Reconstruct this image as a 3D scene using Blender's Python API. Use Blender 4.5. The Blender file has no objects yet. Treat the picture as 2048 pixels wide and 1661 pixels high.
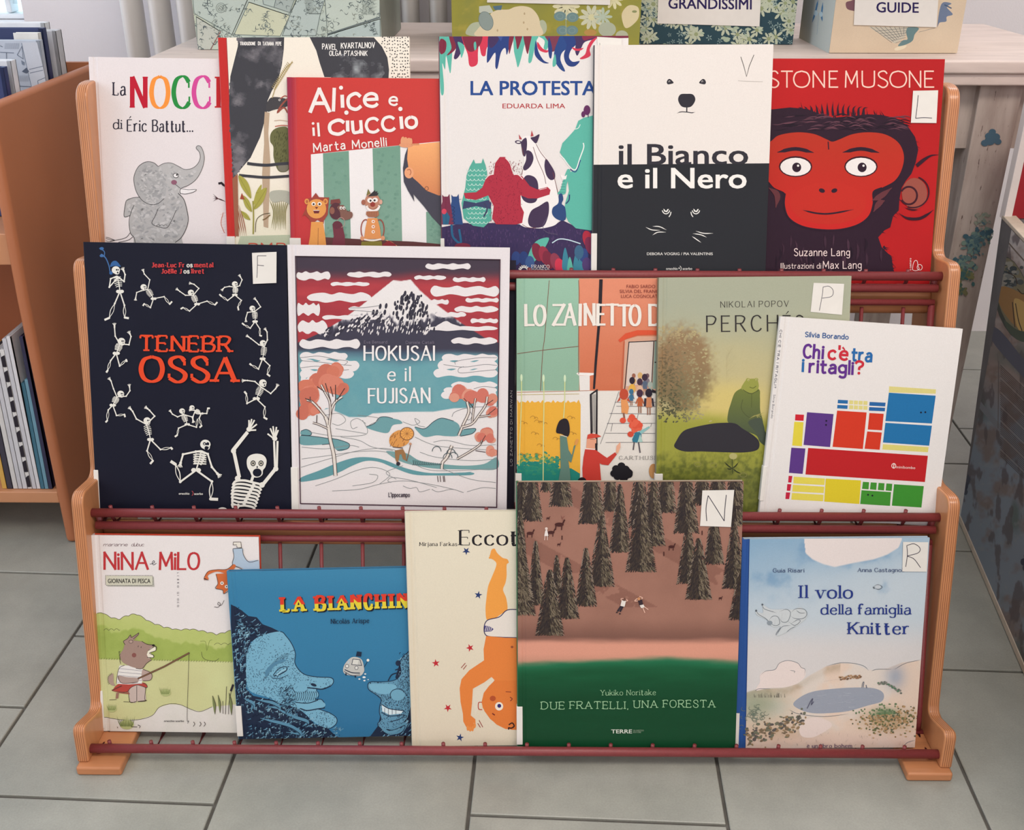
import bpy, bmesh, math, random
import numpy as np
from mathutils import Vector, Matrix
from mathutils.geometry import tessellate_polygon
random.seed(7); NR = np.random.RandomState(11)
S = bpy.context.scene
COL = S.collection
# ---------------- camera ----------------
F = 2098.3; PITCH = math.radians(26.35); YAW = math.radians(.39); ROLL = math.radians(.11); CH = .9611
cam_d = bpy.data.cameras.new('camera'); cam = bpy.data.objects.new('camera', cam_d); COL.objects.link(cam)
RM = Matrix.Rotation(YAW, 3, 'Z') @ Matrix.Rotation(math.pi/2-PITCH, 3, 'X') @ Matrix.Rotation(ROLL, 3, 'Z')
cam.matrix_world = Matrix.Translation((0, 0, CH)) @ RM.to_4x4()
cam_d.sensor_width = 36; cam_d.lens = F/2048*36; cam_d.clip_start = .02; cam_d.clip_end = 60
S.camera = cam
# ---------------- world, lamps, exposure ----------------
w = bpy.data.worlds.new('world'); S.world = w; w.use_nodes = True
bg = w.node_tree.nodes['Background']; bg.inputs[0].default_value = (.62, .88, 1, 1); bg.inputs[1].default_value = 2.2
def area(name, loc, rot, sx, sy, power, col):
    l = bpy.data.lights.new(name, 'AREA'); l.shape = 'RECTANGLE'; l.size = sx; l.size_y = sy; l.energy = power; l.color = col
    o = bpy.data.objects.new(name, l); COL.objects.link(o); o.location = loc; o.rotation_euler = rot
    return o
area('ceiling_lamp', (0.7, -.25, 2.66), (0, 0, 0), 2.0, .8, 50, (1, .91, .82))
area('added_back_light', (.75, 2.3, 2.45), (math.radians(-42), 0, math.radians(-12)), 1.9, .4, 19, (.92, .95, 1))  # added source, aimed to throw rack and crate shadows forward; no window there
area('window_daylight', (-2.05, .9, 1.55), (0, math.radians(-90), 0), 1.3, 2.4, 26, (.68, .83, 1))
area('added_front_fill', (-.3, -1.75, 1.6), (math.radians(84), 0, 0), 2.6, 1.4, 16, (.97, .97, 1))  # added fill from behind the camera; that wall has no window
S.view_settings.view_transform = 'Standard'; S.view_settings.look = 'None'
S.view_settings.exposure = 0; S.view_settings.gamma = 1; S.view_settings.use_curve_mapping = False
S.cycles.use_denoising = True
# ---------------- helpers ----------------
def ray(x, y):
    return np.array(RM @ Vector(((x-1024)/F, -(y-830.5)/F, -1)))
def onp(x, y, n, q):
    n = np.array(n, float); q = np.array(q, float); e = ray(x, y); o = np.array((0, 0, CH))
    return o + e*(((q-o)@n)/(e@n))
def atY(x, y, Y): return onp(x, y, (0, 1, 0), (0, Y, 0))
def atX(x, y, X): return onp(x, y, (1, 0, 0), (X, 0, 0))
def atZ(x, y, Z): return onp(x, y, (0, 0, 1), (0, 0, Z))
def lin(c):
    c = np.array(c, float)/255.
    return np.where(c <= .04045, c/12.92, ((c+.055)/1.055)**2.4)
GAIN = 1.0
def L(r, g, b, k=1.):
    v = np.clip(lin((r, g, b))*GAIN*k, 0, .93); return (v[0], v[1], v[2])
def nt(name):
    m = bpy.data.materials.new(name); m.use_nodes = True; t = m.node_tree
    return m, t, t.nodes['Principled BSDF']
def mat(name, col, rough=.5, noise=0, nscale=40, bump=0, bscale=200, col2=None, spec=.5, metal=0, stretch=(1, 1, 1)):
    m, t, b = nt(name)
    b.inputs['Roughness'].default_value = rough; b.inputs['Specular IOR Level'].default_value = spec; b.inputs['Metallic'].default_value = metal
    b.inputs['Base Color'].default_value = (*col, 1)
    tc = t.nodes.new('ShaderNodeTexCoord'); mp = t.nodes.new('ShaderNodeMapping'); mp.inputs['Scale'].default_value = stretch
    t.links.new(tc.outputs['Object'], mp.inputs['Vector'])
    if noise:
        n = t.nodes.new('ShaderNodeTexNoise'); n.inputs['Scale'].default_value = nscale; n.inputs['Detail'].default_value = 5
        t.links.new(mp.outputs[0], n.inputs['Vector'])
        r = t.nodes.new('ShaderNodeValToRGB'); r.color_ramp.elements[0].position = .3; r.color_ramp.elements[1].position = .7
        c2 = col2 if col2 else tuple(x*(1-noise) for x in col)
        r.color_ramp.elements[0].color = (*c2, 1); r.color_ramp.elements[1].color = (*col, 1)
        t.links.new(n.outputs['Fac'], r.inputs['Fac']); t.links.new(r.outputs[0], b.inputs['Base Color'])
    if bump:
        n = t.nodes.new('ShaderNodeTexNoise'); n.inputs['Scale'].default_value = bscale; n.inputs['Detail'].default_value = 3
        t.links.new(mp.outputs[0], n.inputs['Vector'])
        bp = t.nodes.new('ShaderNodeBump'); bp.inputs['Strength'].default_value = bump; bp.inputs['Distance'].default_value = .001
        t.links.new(n.outputs['Fac'], bp.inputs['Height']); t.links.new(bp.outputs[0], b.inputs['Normal'])
    return m
def print_mat(name, rough, coat=0, bump=.08, bscale=900, grain=.06):
    m, t, b = nt(name)
    a = t.nodes.new('ShaderNodeVertexColor'); a.layer_name = 'Col'
    tc = t.nodes.new('ShaderNodeTexCoord')
    n = t.nodes.new('ShaderNodeTexNoise'); n.inputs['Scale'].default_value = 700; n.inputs['Detail'].default_value = 2
    mr = t.nodes.new('ShaderNodeMapRange'); mr.inputs['To Min'].default_value = 1-grain; mr.inputs['To Max'].default_value = 1+grain
    t.links.new(tc.outputs['Object'], n.inputs['Vector']); t.links.new(n.outputs['Fac'], mr.inputs['Value'])
    mx = t.nodes.new('ShaderNodeVectorMath'); mx.operation = 'SCALE'
    t.links.new(a.outputs['Color'], mx.inputs[0]); t.links.new(mr.outputs[0], mx.inputs['Scale'])
    t.links.new(mx.outputs[0], b.inputs['Base Color'])
    b.inputs['Specular IOR Level'].default_value = .16; b.inputs['Roughness'].default_value = rough; b.inputs['Coat Weight'].default_value = coat; b.inputs['Coat Roughness'].default_value = .25
    n2 = t.nodes.new('ShaderNodeTexNoise'); n2.inputs['Scale'].default_value = bscale
    t.links.new(tc.outputs['Object'], n2.inputs['Vector'])
    bp = t.nodes.new('ShaderNodeBump'); bp.inputs['Strength'].default_value = bump; bp.inputs['Distance'].default_value = .0004
    t.links.new(n2.outputs['Fac'], bp.inputs['Height']); t.links.new(bp.outputs[0], b.inputs['Normal'])
    return m
M_PRINT = print_mat('printed_board', .5, 0)
M_GLOSS = print_mat('laminated_board', .36, .08)
def link(o, parent=None, label=None):
    COL.objects.link(o)
    if parent is not None: o.parent = parent
    if label: o['label'] = label
    return o
def mesh_obj(name, V, Fc, m, parent=None, origin=(0, 0, 0), bevel=0, seg=2, smooth=False, label=None):
    me = bpy.data.meshes.new(name)
    V = np.array(V, float) - np.array(origin, float)
    me.from_pydata([tuple(v) for v in V], [], Fc)
    b = bmesh.new(); b.from_mesh(me); bmesh.ops.recalc_face_normals(b, faces=b.faces)
    b.to_mesh(me); b.free()
    if m: me.materials.append(m)
    o = bpy.data.objects.new(name, me); link(o, parent, label)
    if bevel:
        md = o.modifiers.new('bevel', 'BEVEL'); md.width = bevel; md.segments = seg; md.limit_method = 'ANGLE'; md.angle_limit = math.radians(40)
        smooth = True
    if smooth:
        for p in me.polygons: p.use_smooth = True
        if bevel:
            wn = o.modifiers.new('wn', 'WEIGHTED_NORMAL')
    return o
BF = [(0, 1, 2, 3), (4, 7, 6, 5), (0, 4, 5, 1), (1, 5, 6, 2), (2, 6, 7, 3), (3, 7, 4, 0)]
def box(name, a, b, m, parent=None, origin=(0, 0, 0), bevel=0, seg=2, label=None):
    x0, y0, z0 = a; x1, y1, z1 = b
    V = [(x0, y0, z0), (x1, y0, z0), (x1, y1, z0), (x0, y1, z0), (x0, y0, z1), (x1, y0, z1), (x1, y1, z1), (x0, y1, z1)]
    return mesh_obj(name, V, BF, m, parent, origin, bevel, seg, label=label)
def hexa(name, V, m, parent=None, origin=(0, 0, 0), bevel=0, label=None):
    return mesh_obj(name, V, BF, m, parent, origin, bevel, label=label)
def tube_geo(pts, r, n=10, V=None, Fc=None, cap=True):
    V = [] if V is None else V; Fc = [] if Fc is None else Fc
    pts = [Vector(p) for p in pts]; b0 = len(V)
    ref = None
    for i, p in enumerate(pts):
        t = ((pts[min(i+1, len(pts)-1)]-p).normalized() + (p-pts[max(i-1, 0)]).normalized()).normalized()
        if ref is None: ref = Vector((0, 0, 1)) if abs(t.z) < .9 else Vector((0, 1, 0))
        u = t.cross(ref).normalized(); v = t.cross(u).normalized()
        for k in range(n):
            a = 2*math.pi*k/n; V.append(tuple(p + (u*math.cos(a)+v*math.sin(a))*r))
    for i in range(len(pts)-1):
        for k in range(n):
            a = b0+i*n+k; c = b0+i*n+(k+1) % n; Fc.append((a, c, c+n, a+n))
    if cap:
        Fc.append(tuple(b0+k for k in range(n))[::-1]); Fc.append(tuple(b0+(len(pts)-1)*n+k for k in range(n)))
    return V, Fc
def tube(name, pts, r, m, parent=None, origin=(0, 0, 0), n=12, label=None):
    V, Fc = tube_geo(pts, r, n)
    o = mesh_obj(name, V, Fc, m, parent, origin, smooth=False, label=label)
    for p in o.data.polygons: p.use_smooth = len(p.vertices) == 4
    return o
def empty(name, loc, label, cat, group=None):
    o = bpy.data.objects.new(name, None); COL.objects.link(o); o.location = loc; o.empty_display_size = .02
    o['label'] = label; o['category'] = cat
    if group: o['group'] = group
    return o
def tag(o, label, cat, group=None):
    o['label'] = label; o['category'] = cat
    if group: o['group'] = group
    return o
def struct(o): o['kind'] = 'structure'; return o
# ---------------- room ----------------
PHI = math.radians(-2.4); U0 = -.693; V0 = 1.036; TS = .3
cph, sph = math.cos(PHI), math.sin(PHI)
def uvw(u, v, z=0): return (u*cph - v*sph, u*sph + v*cph, z)
m_grout = mat('grout', (.12, .11, .095), .9, .3, 60)
floor = struct(mesh_obj('floor', [(-2.2, -2, -.02), (2.2, -2, -.02), (2.2, 2.5, -.02), (-2.2, 2.5, -.02), (-2.2, -2, -.0035), (2.2, -2, -.0035), (2.2, 2.5, -.0035), (-2.2, 2.5, -.0035)], BF, m_grout))
def tile_mat():
    m, t, b = nt('grey_ceramic_tile')
    tc = t.nodes.new('ShaderNodeTexCoord'); oi = t.nodes.new('ShaderNodeObjectInfo')
    n = t.nodes.new('ShaderNodeTexNoise'); n.inputs['Scale'].default_value = 9; n.inputs['Detail'].default_value = 8; n.inputs['Roughness'].default_value = .65
    ge = t.nodes.new('ShaderNodeNewGeometry'); t.links.new(ge.outputs['Position'], n.inputs['Vector'])
    r = t.nodes.new('ShaderNodeValToRGB'); r.color_ramp.elements[0].position = .3; r.color_ramp.elements[1].position = .72
    r.color_ramp.elements[0].color = (*L(142, 142, 133), 1); r.color_ramp.elements[1].color = (*L(163, 162, 152), 1)
    t.links.new(n.outputs['Fac'], r.inputs['Fac'])
    n2 = t.nodes.new('ShaderNodeTexNoise'); n2.inputs['Scale'].default_value = 420; n2.inputs['Detail'].default_value = 2
    t.links.new(ge.outputs['Position'], n2.inputs['Vector'])
    mr = t.nodes.new('ShaderNodeMapRange'); mr.inputs['To Min'].default_value = .86; mr.inputs['To Max'].default_value = 1.12
    t.links.new(n2.outputs['Fac'], mr.inputs['Value'])
    mo = t.nodes.new('ShaderNodeMapRange'); mo.inputs['To Min'].default_value = .97; mo.inputs['To Max'].default_value = 1.03
    t.links.new(oi.outputs['Random'], mo.inputs['Value'])
    mu = t.nodes.new('ShaderNodeMath'); mu.operation = 'MULTIPLY'; t.links.new(mr.outputs[0], mu.inputs[0]); t.links.new(mo.outputs[0], mu.inputs[1])
    s = t.nodes.new('ShaderNodeVectorMath'); s.operation = 'SCALE'; t.links.new(r.outputs[0], s.inputs[0]); t.links.new(mu.outputs[0], s.inputs['Scale'])
    t.links.new(s.outputs[0], b.inputs['Base Color']); b.inputs['Roughness'].default_value = .42
    bp = t.nodes.new('ShaderNodeBump'); bp.inputs['Strength'].default_value = .15; bp.inputs['Distance'].default_value = .0005
    t.links.new(n2.outputs['Fac'], bp.inputs['Height']); t.links.new(bp.outputs[0], b.inputs['Normal'])
    return m
m_tile = tile_mat()
g = .0022; h = TS/2-g
tv = []
for (z, q) in ((-.0035, h), (-.0008, h), (0, h-.001)):
    tv += [(-q, -q, z), (q, -q, z), (q, q, z), (-q, q, z)]
tf = []
for k in (0, 4): tf += [(k+i, k+(i+1) % 4, k+4+(i+1) % 4, k+4+i) for i in range(4)]
tf.append((8, 9, 10, 11))
tme = bpy.data.meshes.new('floor_tile'); tme.from_pydata(tv, [], tf); tme.materials.append(m_tile)
# column index -> row phase, read off the photograph's joints
for c in range(-4, 7):
    if c == -1: ph = V0
    elif c == 5 or c == 4: ph = 1.176 + (0 if c == 4 else -.15)
    else: ph = V0 - (.15 if c % 2 == 0 else 0)
    for r_ in range(-5, 7):
        u = U0 + TS*(c+.5); v = ph + TS*(r_+.5)
        if v > 2.5 or v < .1: continue
        o = bpy.data.objects.new('floor_tile', tme); COL.objects.link(o); o.parent = floor
        o.location = uvw(u, v); o.rotation_euler = (0, 0, PHI)
YW = 2.42
m_wall = mat('wall_paint', L(240, 234, 235), .9, .05, 3, .3, 260)
m_frame = mat('white_frame', (.8, .82, .84), .4, bump=.05)
# back wall with the window opening
wx = atY(45, 20, YW)[0]; wz = atY(20, 44, YW)[2]
def quadbox(name, x0, x1, y0, y1, z0, z1, m, parent=None): return box(name, (x0, y0, z0), (x1, y1, z1), m, parent)
wb = struct(mesh_obj('wall_back', *(lambda P: (P, [(0,1,2,3),(4,5,6,7),(8,9,10,11),(12,13,14,15),(16,17,18,19),(20,21,22,23),(24,25,26,27)]))(
    [(wx, YW, 0), (2.2, YW, 0), (2.2, YW, 2.7), (wx, YW, 2.7)] +
    [(-2.2, YW, 0), (wx, YW, 0), (wx, YW, wz), (-2.2, YW, wz)] +
    [(-2.2, YW, 2.1), (wx, YW, 2.1), (wx, YW, 2.7), (-2.2, YW, 2.7)] +
    [(wx, YW, wz), (wx, YW+.14, wz), (wx, YW+.14, 2.1), (wx, YW, 2.1)] +
    [(-2.2, YW, wz), (wx, YW, wz), (wx, YW+.14, wz), (-2.2, YW+.14, wz)] +
    [(-2.2, YW, 2.1), (wx, YW, 2.1), (wx, YW+.14, 2.1), (-2.2, YW+.14, 2.1)] +
    [(-2.2, YW, wz), (-2.2, YW+.14, wz), (-2.2, YW+.14, 2.1), (-2.2, YW, 2.1)]), m_wall))
win = empty('window_1', (wx-.5, YW+.1, wz), 'window', 'window'); del win['label']; del win['category']; struct(win)
wo = (wx-.5, YW+.1, wz)
mx0 = atY(20, 20, YW+.08)[0]; mx1 = atY(31, 20, YW+.08)[0]
for nm, a, b in (('window_frame', (wx-.02, YW+.05, wz), (wx-.001, YW+.11, 2.09)), ('window_frame', (-2.19, YW+.05, wz+.001), (wx-.021, YW+.11, wz+.012)),
                 ('window_mullion', (mx0, YW+.06, wz+.013), (mx1, YW+.1, 2.09))):
    box(nm, a, b, m_frame, win, wo, .003)
mg, t_, b_ = nt('window_glass'); b_.inputs['Transmission Weight'].default_value = 1; b_.inputs['Roughness'].default_value = 0; b_.inputs['IOR'].default_value = 1.02
box('pane', (-2.18, YW+.075, wz+.031), (wx-.036, YW+.079, 2.08), mg, win, wo)
struct(box('wall_left', (-2.3, -2, 0), (-2.2, YW, 2.7), m_wall))
struct(box('wall_right', (2.2, -2, 0), (2.3, YW, 2.7), m_wall))
struct(box('wall_front', (-2.3, -2.1, 0), (2.3, -2, 2.7), m_wall))
struct(box('ceiling', (-2.3, -2.1, 2.7), (2.3, YW+.14, 2.75), mat('ceiling_paint', (.8, .79, .77), .9, .03, 3)))
# column radiator standing against the back wall, behind the table
m_rad = mat('radiator_enamel', L(232, 226, 220), .3, bump=.03)
YR = 2.27
xr0 = atY(262, 0, YR)[0]
rad = empty('column_radiator', (xr0+.5, YR, .1), 'white tubular column radiator on the wall behind the table', 'radiator')
ro = (xr0+.5, YR, .1)
for k in range(20):
    cx = xr0+k*.0565; V = []; Fc = []; n = 16
    for z in (.14, .16, 1.28, 1.30):
        s = .82 if z in (.14, 1.30) else 1
        for i in range(n):
            a = 2*math.pi*i/n; V.append((cx+math.cos(a)*.0185*s, YR+math.sin(a)*.045*s, z))
    for j in range(3): Fc += [(j*n+i, j*n+(i+1) % n, (j+1)*n+(i+1) % n, (j+1)*n+i) for i in range(n)]
    Fc += [tuple(range(n)), tuple(range(3*n, 4*n))]
    mesh_obj('radiator_column', V, Fc, m_rad, rad, ro, smooth=True)
tube('header_pipe', [(xr0-.02, YR, .2), (xr0+19.4*.0565, YR, .2)], .016, m_rad, rad, ro)
tube('header_pipe', [(xr0-.02, YR, 1.24), (xr0+19.4*.0565, YR, 1.24)], .016, m_rad, rad, ro)
for sx in (.12, .95): box('wall_bracket', (xr0+sx, YR+.03, .9), (xr0+sx+.02, YW, .93), m_rad, rad, ro)
# ---------------- display rack ----------------
RY = [.9665, 1.0947, 1.222]; RZ = [.0237, .2824, .547]; RW = .532; RC = -.004; TW = .0145
RODZ = [.016, .267, .533]
def ply_mat():
    m, t, b = nt('birch_plywood')
    tc = t.nodes.new('ShaderNodeTexCoord'); sp = t.nodes.new('ShaderNodeSeparateXYZ'); t.links.new(tc.outputs['Object'], sp.inputs[0])
    mu = t.nodes.new('ShaderNodeMath'); mu.operation = 'MULTIPLY_ADD'; mu.inputs[1].default_value = 1/TW; mu.inputs[2].default_value = .5
    t.links.new(sp.outputs['X'], mu.inputs[0])
    r = t.nodes.new('ShaderNodeValToRGB'); cr = r.color_ramp
    a = (*L(203, 138, 92), 1); d = (*L(128, 72, 42), 1)
    cr.elements[0].position = 0; cr.elements[0].color = a; cr.elements[1].position = 1; cr.elements[1].color = a
    for i in range(1, 6):
        for off, c in ((-.045, a), (0, d), (.045, a)):
            e = cr.elements.new(i/6+off); e.color = c
    t.links.new(mu.outputs[0], r.inputs['Fac'])
    mp = t.nodes.new('ShaderNodeMapping'); mp.inputs['Scale'].default_value = (10, 6, 1.2); t.links.new(tc.outputs['Object'], mp.inputs['Vector'])
    n = t.nodes.new('ShaderNodeTexNoise'); n.inputs['Scale'].default_value = 14; n.inputs['Detail'].default_value = 6; t.links.new(mp.outputs[0], n.inputs['Vector'])
    mr = t.nodes.new('ShaderNodeMapRange'); mr.inputs['To Min'].default_value = .82; mr.inputs['To Max'].default_value = 1.12; t.links.new(n.outputs['Fac'], mr.inputs['Value'])
    s = t.nodes.new('ShaderNodeVectorMath'); s.operation = 'SCALE'; t.links.new(r.outputs[0], s.inputs[0]); t.links.new(mr.outputs[0], s.inputs['Scale'])
    t.links.new(s.outputs[0], b.inputs['Base Color']); b.inputs['Roughness'].default_value = .36; b.inputs['Coat Weight'].default_value = .25
    return m
m_ply = ply_mat()
m_birch = mat('birch_veneer', L(198, 132, 88), .4, .2, 14, stretch=(1, 8, 8))
m_maroon = mat('maroon_powder_coat', L(132, 56, 58), .4, .12, 300, .25, 900)
rack = empty('display_rack', (RC, 1.1, 0), 'three tier birch and maroon wire rack holding the picture books face out', 'book rack')
ro = (RC, 1.1, 0)
def rnd(P, idx, r):  # round chosen corners of a YZ outline
    out = []
    for i, p in enumerate(P):
        if i not in idx: out.append(p); continue
        a = np.array(P[i-1], float); b = np.array(p, float); c = np.array(P[(i+1) % len(P)], float)
        rr = idx[i] if isinstance(idx, dict) else r
        d0 = (a-b); d0 /= np.linalg.norm(d0); d1 = (c-b); d1 /= np.linalg.norm(d1)
        p0 = b+d0*rr; p1 = b+d1*rr
        for k in range(7):
            t = k/6; out.append(tuple((1-t)**2*p0+2*t*(1-t)*b+t*t*p1))
    return out
prof = [(.954, .012), (.960, .064), (1.014, .044), (1.078, .319), (1.141, .309), (1.204, .569), (1.262, .560), (1.300, .757), (1.362, .757), (1.215, .16), (1.20, .012)]
prof = rnd(prof, {1: .013, 2: .014, 3: .016, 4: .016, 5: .016, 6: .016, 7: .022, 8: .03, 9: .1}, 0)
for s in (-1, 1):
    x0 = s*RW if s < 0 else RW-TW; V = []; n = len(prof)
    for x in (x0, x0+TW):
        V += [(RC+x, y, z) for y, z in prof]
    Fc = [tuple(range(n)), tuple(range(n, 2*n))] + [(i, (i+1) % n, n+(i+1) % n, n+i) for i in range(n)]
    oo = (RC+x0+TW/2, 1.1, 0)
    o = mesh_obj('side_panel', V, Fc, m_ply, rack, oo, bevel=.0028, seg=3); o.location = (x0+TW/2, 0, 0)
    # foot: a plank lying on its face, its plies run level
    fx0, fx1 = (s*RW+.001, s*RW+.056) if s < 0 else (RW-.056, RW-.001)
    fo = box('foot', (RC+fx0, .945, 0), (RC+fx1, 1.36, .0125), m_birch, rack, ro, bevel=.003, seg=3)
for k in range(3):
    y, z = RY[k], RZ[k]; rz = RODZ[k]; xi = RW-TW
    by = y+.056 if k else y+.050
    tube('front_rail', [(RC-xi, y, z), (RC+xi, y, z)], .0056, m_maroon, rack, ro, 16)
    if k:
        # the lattice behind the tier below hangs from this rod
        tube('lattice_rod', [(RC-xi+.004, y-.004, rz), (RC+xi-.004, y-.004, rz)], .0052, m_maroon, rack, ro, 14)
        tube('lattice_rod', [(RC-xi+.004, y-.002, rz-.019), (RC+xi-.004, y-.002, rz-.019)], .004, m_maroon, rack, ro, 14)
        box('cross_bar', (RC-xi-.001, y+.016, rz-.042), (RC+xi+.001, y+.034, rz-.012), m_birch, rack, ro, bevel=.006, seg=4)
    tube('tray_rod', [(RC-xi, by, rz-.005), (RC+xi, by, rz-.005)], .0045, m_maroon, rack, ro, 12)
    wr = .0024
    ty, tz = ((RY[k+1]-.0035, RODZ[k+1]-.0265) if k < 2 else (by+.062, .735))
    if k == 2: tube('lattice_rod', [(RC-xi, ty, tz), (RC+xi, ty, tz)], .0045, m_maroon, rack, ro, 12)
    for i in range(-10, 11):
        x = RC-.0015+i*.0513+.018
        if abs(x-RC) > xi-.012: continue
        V, Fc = tube_geo([(x, y+.0062, z+.0062), (x, y+.0068, z), (x, y+.0055, z-.008), (x, y+.014, rz-.0075), (x, by-.004, rz-.011), (x, by+.0005, rz-.004),
                          (x, by+.004, rz+.012), (x, ty+.004, tz), ], wr, 8)
        o = mesh_obj('tray_wire', V, Fc, m_maroon, rack, ro, smooth=True)
    for sx in (-1, 1):
        x = RC+sx*(xi-.006)
        tube('lattice_side_rod', [(x, y+.002, z), (x, y+.006, rz-.004), (x, by, rz-.006), (x, by+.005, rz+.012), (x, ty+.002, tz+.004)], .0042, m_maroon, rack, ro, 10)
    if k == 0:
        for x in (RC-.338, RC-.325): tube('lattice_side_rod', [(x, by+.005, rz+.008), (x, ty+.002, tz+.004)], .0042, m_maroon, rack, ro, 10)
# ---------------- flat print: coloured shapes laid on a board, one mesh per cover ----------------
RMn = np.array(RM)
def catm(P, closed=False, n=6):
    P = np.array(P, float); m = len(P)
    if m < 3: return P
    out = []
    rng = range(m) if closed else range(m-1)
    for i in rng:
        p1 = P[i]; p2 = P[(i+1) % m]
        p0 = P[i-1] if (closed or i > 0) else 2*p1-p2
        p3 = P[(i+2) % m] if (closed or i+2 < m) else 2*p2-p1
        for k in range(n):
            t = k/n
            out.append(.5*((2*p1)+(-p0+p2)*t+(2*p0-5*p1+4*p2-p3)*t*t+(-p0+3*p1-3*p2+p3)*t**3))
    if not closed: out.append(P[-1])
    return np.array(out)
_H = {}
def hsh(ix, iy, seed):
    n = (ix*374761393 + iy*668265263 + seed*1442695041) & 0xffffffff
    n = ((n ^ (n >> 13))*1274126177) & 0xffffffff
    return ((n ^ (n >> 16)) & 0xffff)/65535.
def vn(x, y, sc, seed=1, octv=3, gain=.5):
    x = np.asarray(x, float)/sc; y = np.asarray(y, float)/sc; r = 0; a = 1; tot = 0
    for o in range(octv):
        ix = np.floor(x).astype(np.int64); iy = np.floor(y).astype(np.int64); fx = x-ix; fy = y-iy
        fx = fx*fx*(3-2*fx); fy = fy*fy*(3-2*fy); sd = seed+o*17
        v = (hsh(ix, iy, sd)*(1-fx)+hsh(ix+1, iy, sd)*fx)*(1-fy)+(hsh(ix, iy+1, sd)*(1-fx)+hsh(ix+1, iy+1, sd)*fx)*fy
        r = r+a*v; tot += a; a *= gain; x = x*2.03; y = y*2.03
    return r/tot
def sstep(a, b, x): t = np.clip((x-a)/(b-a), 0, 1); return t*t*(3-2*t)
def mixc(c, d, m): m = np.asarray(m)[..., None]; return c*(1-m)+np.array(d, float)*m
def flatc(c, X): return np.zeros(X.shape+(3,))+np.array(c, float)
def yat(pts, X): pts = sorted(pts); return np.interp(X, [p[0] for p in pts], [p[1] for p in pts])
_TX = {}
def textmesh(s, off):
    k = (s, off)
    if k in _TX: return _TX[k]
    c = bpy.data.curves.new('t', 'FONT'); c.body = s; c.offset = off; c.resolution_u = 3; c.fill_mode = 'FRONT'
    o = bpy.data.objects.new('t', c); COL.objects.link(o); bpy.context.view_layer.update()
    me = bpy.data.meshes.new_from_object(o.evaluated_get(bpy.context.evaluated_depsgraph_get()))
    me.calc_loop_triangles()
    V = np.array([v.co[:2] for v in me.vertices]); T = [tuple(t.vertices) for t in me.loop_triangles]
    bpy.data.objects.remove(o); bpy.data.curves.remove(c); bpy.data.meshes.remove(me)
    _TX[k] = (V, T); return V, T
G = {}
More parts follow.
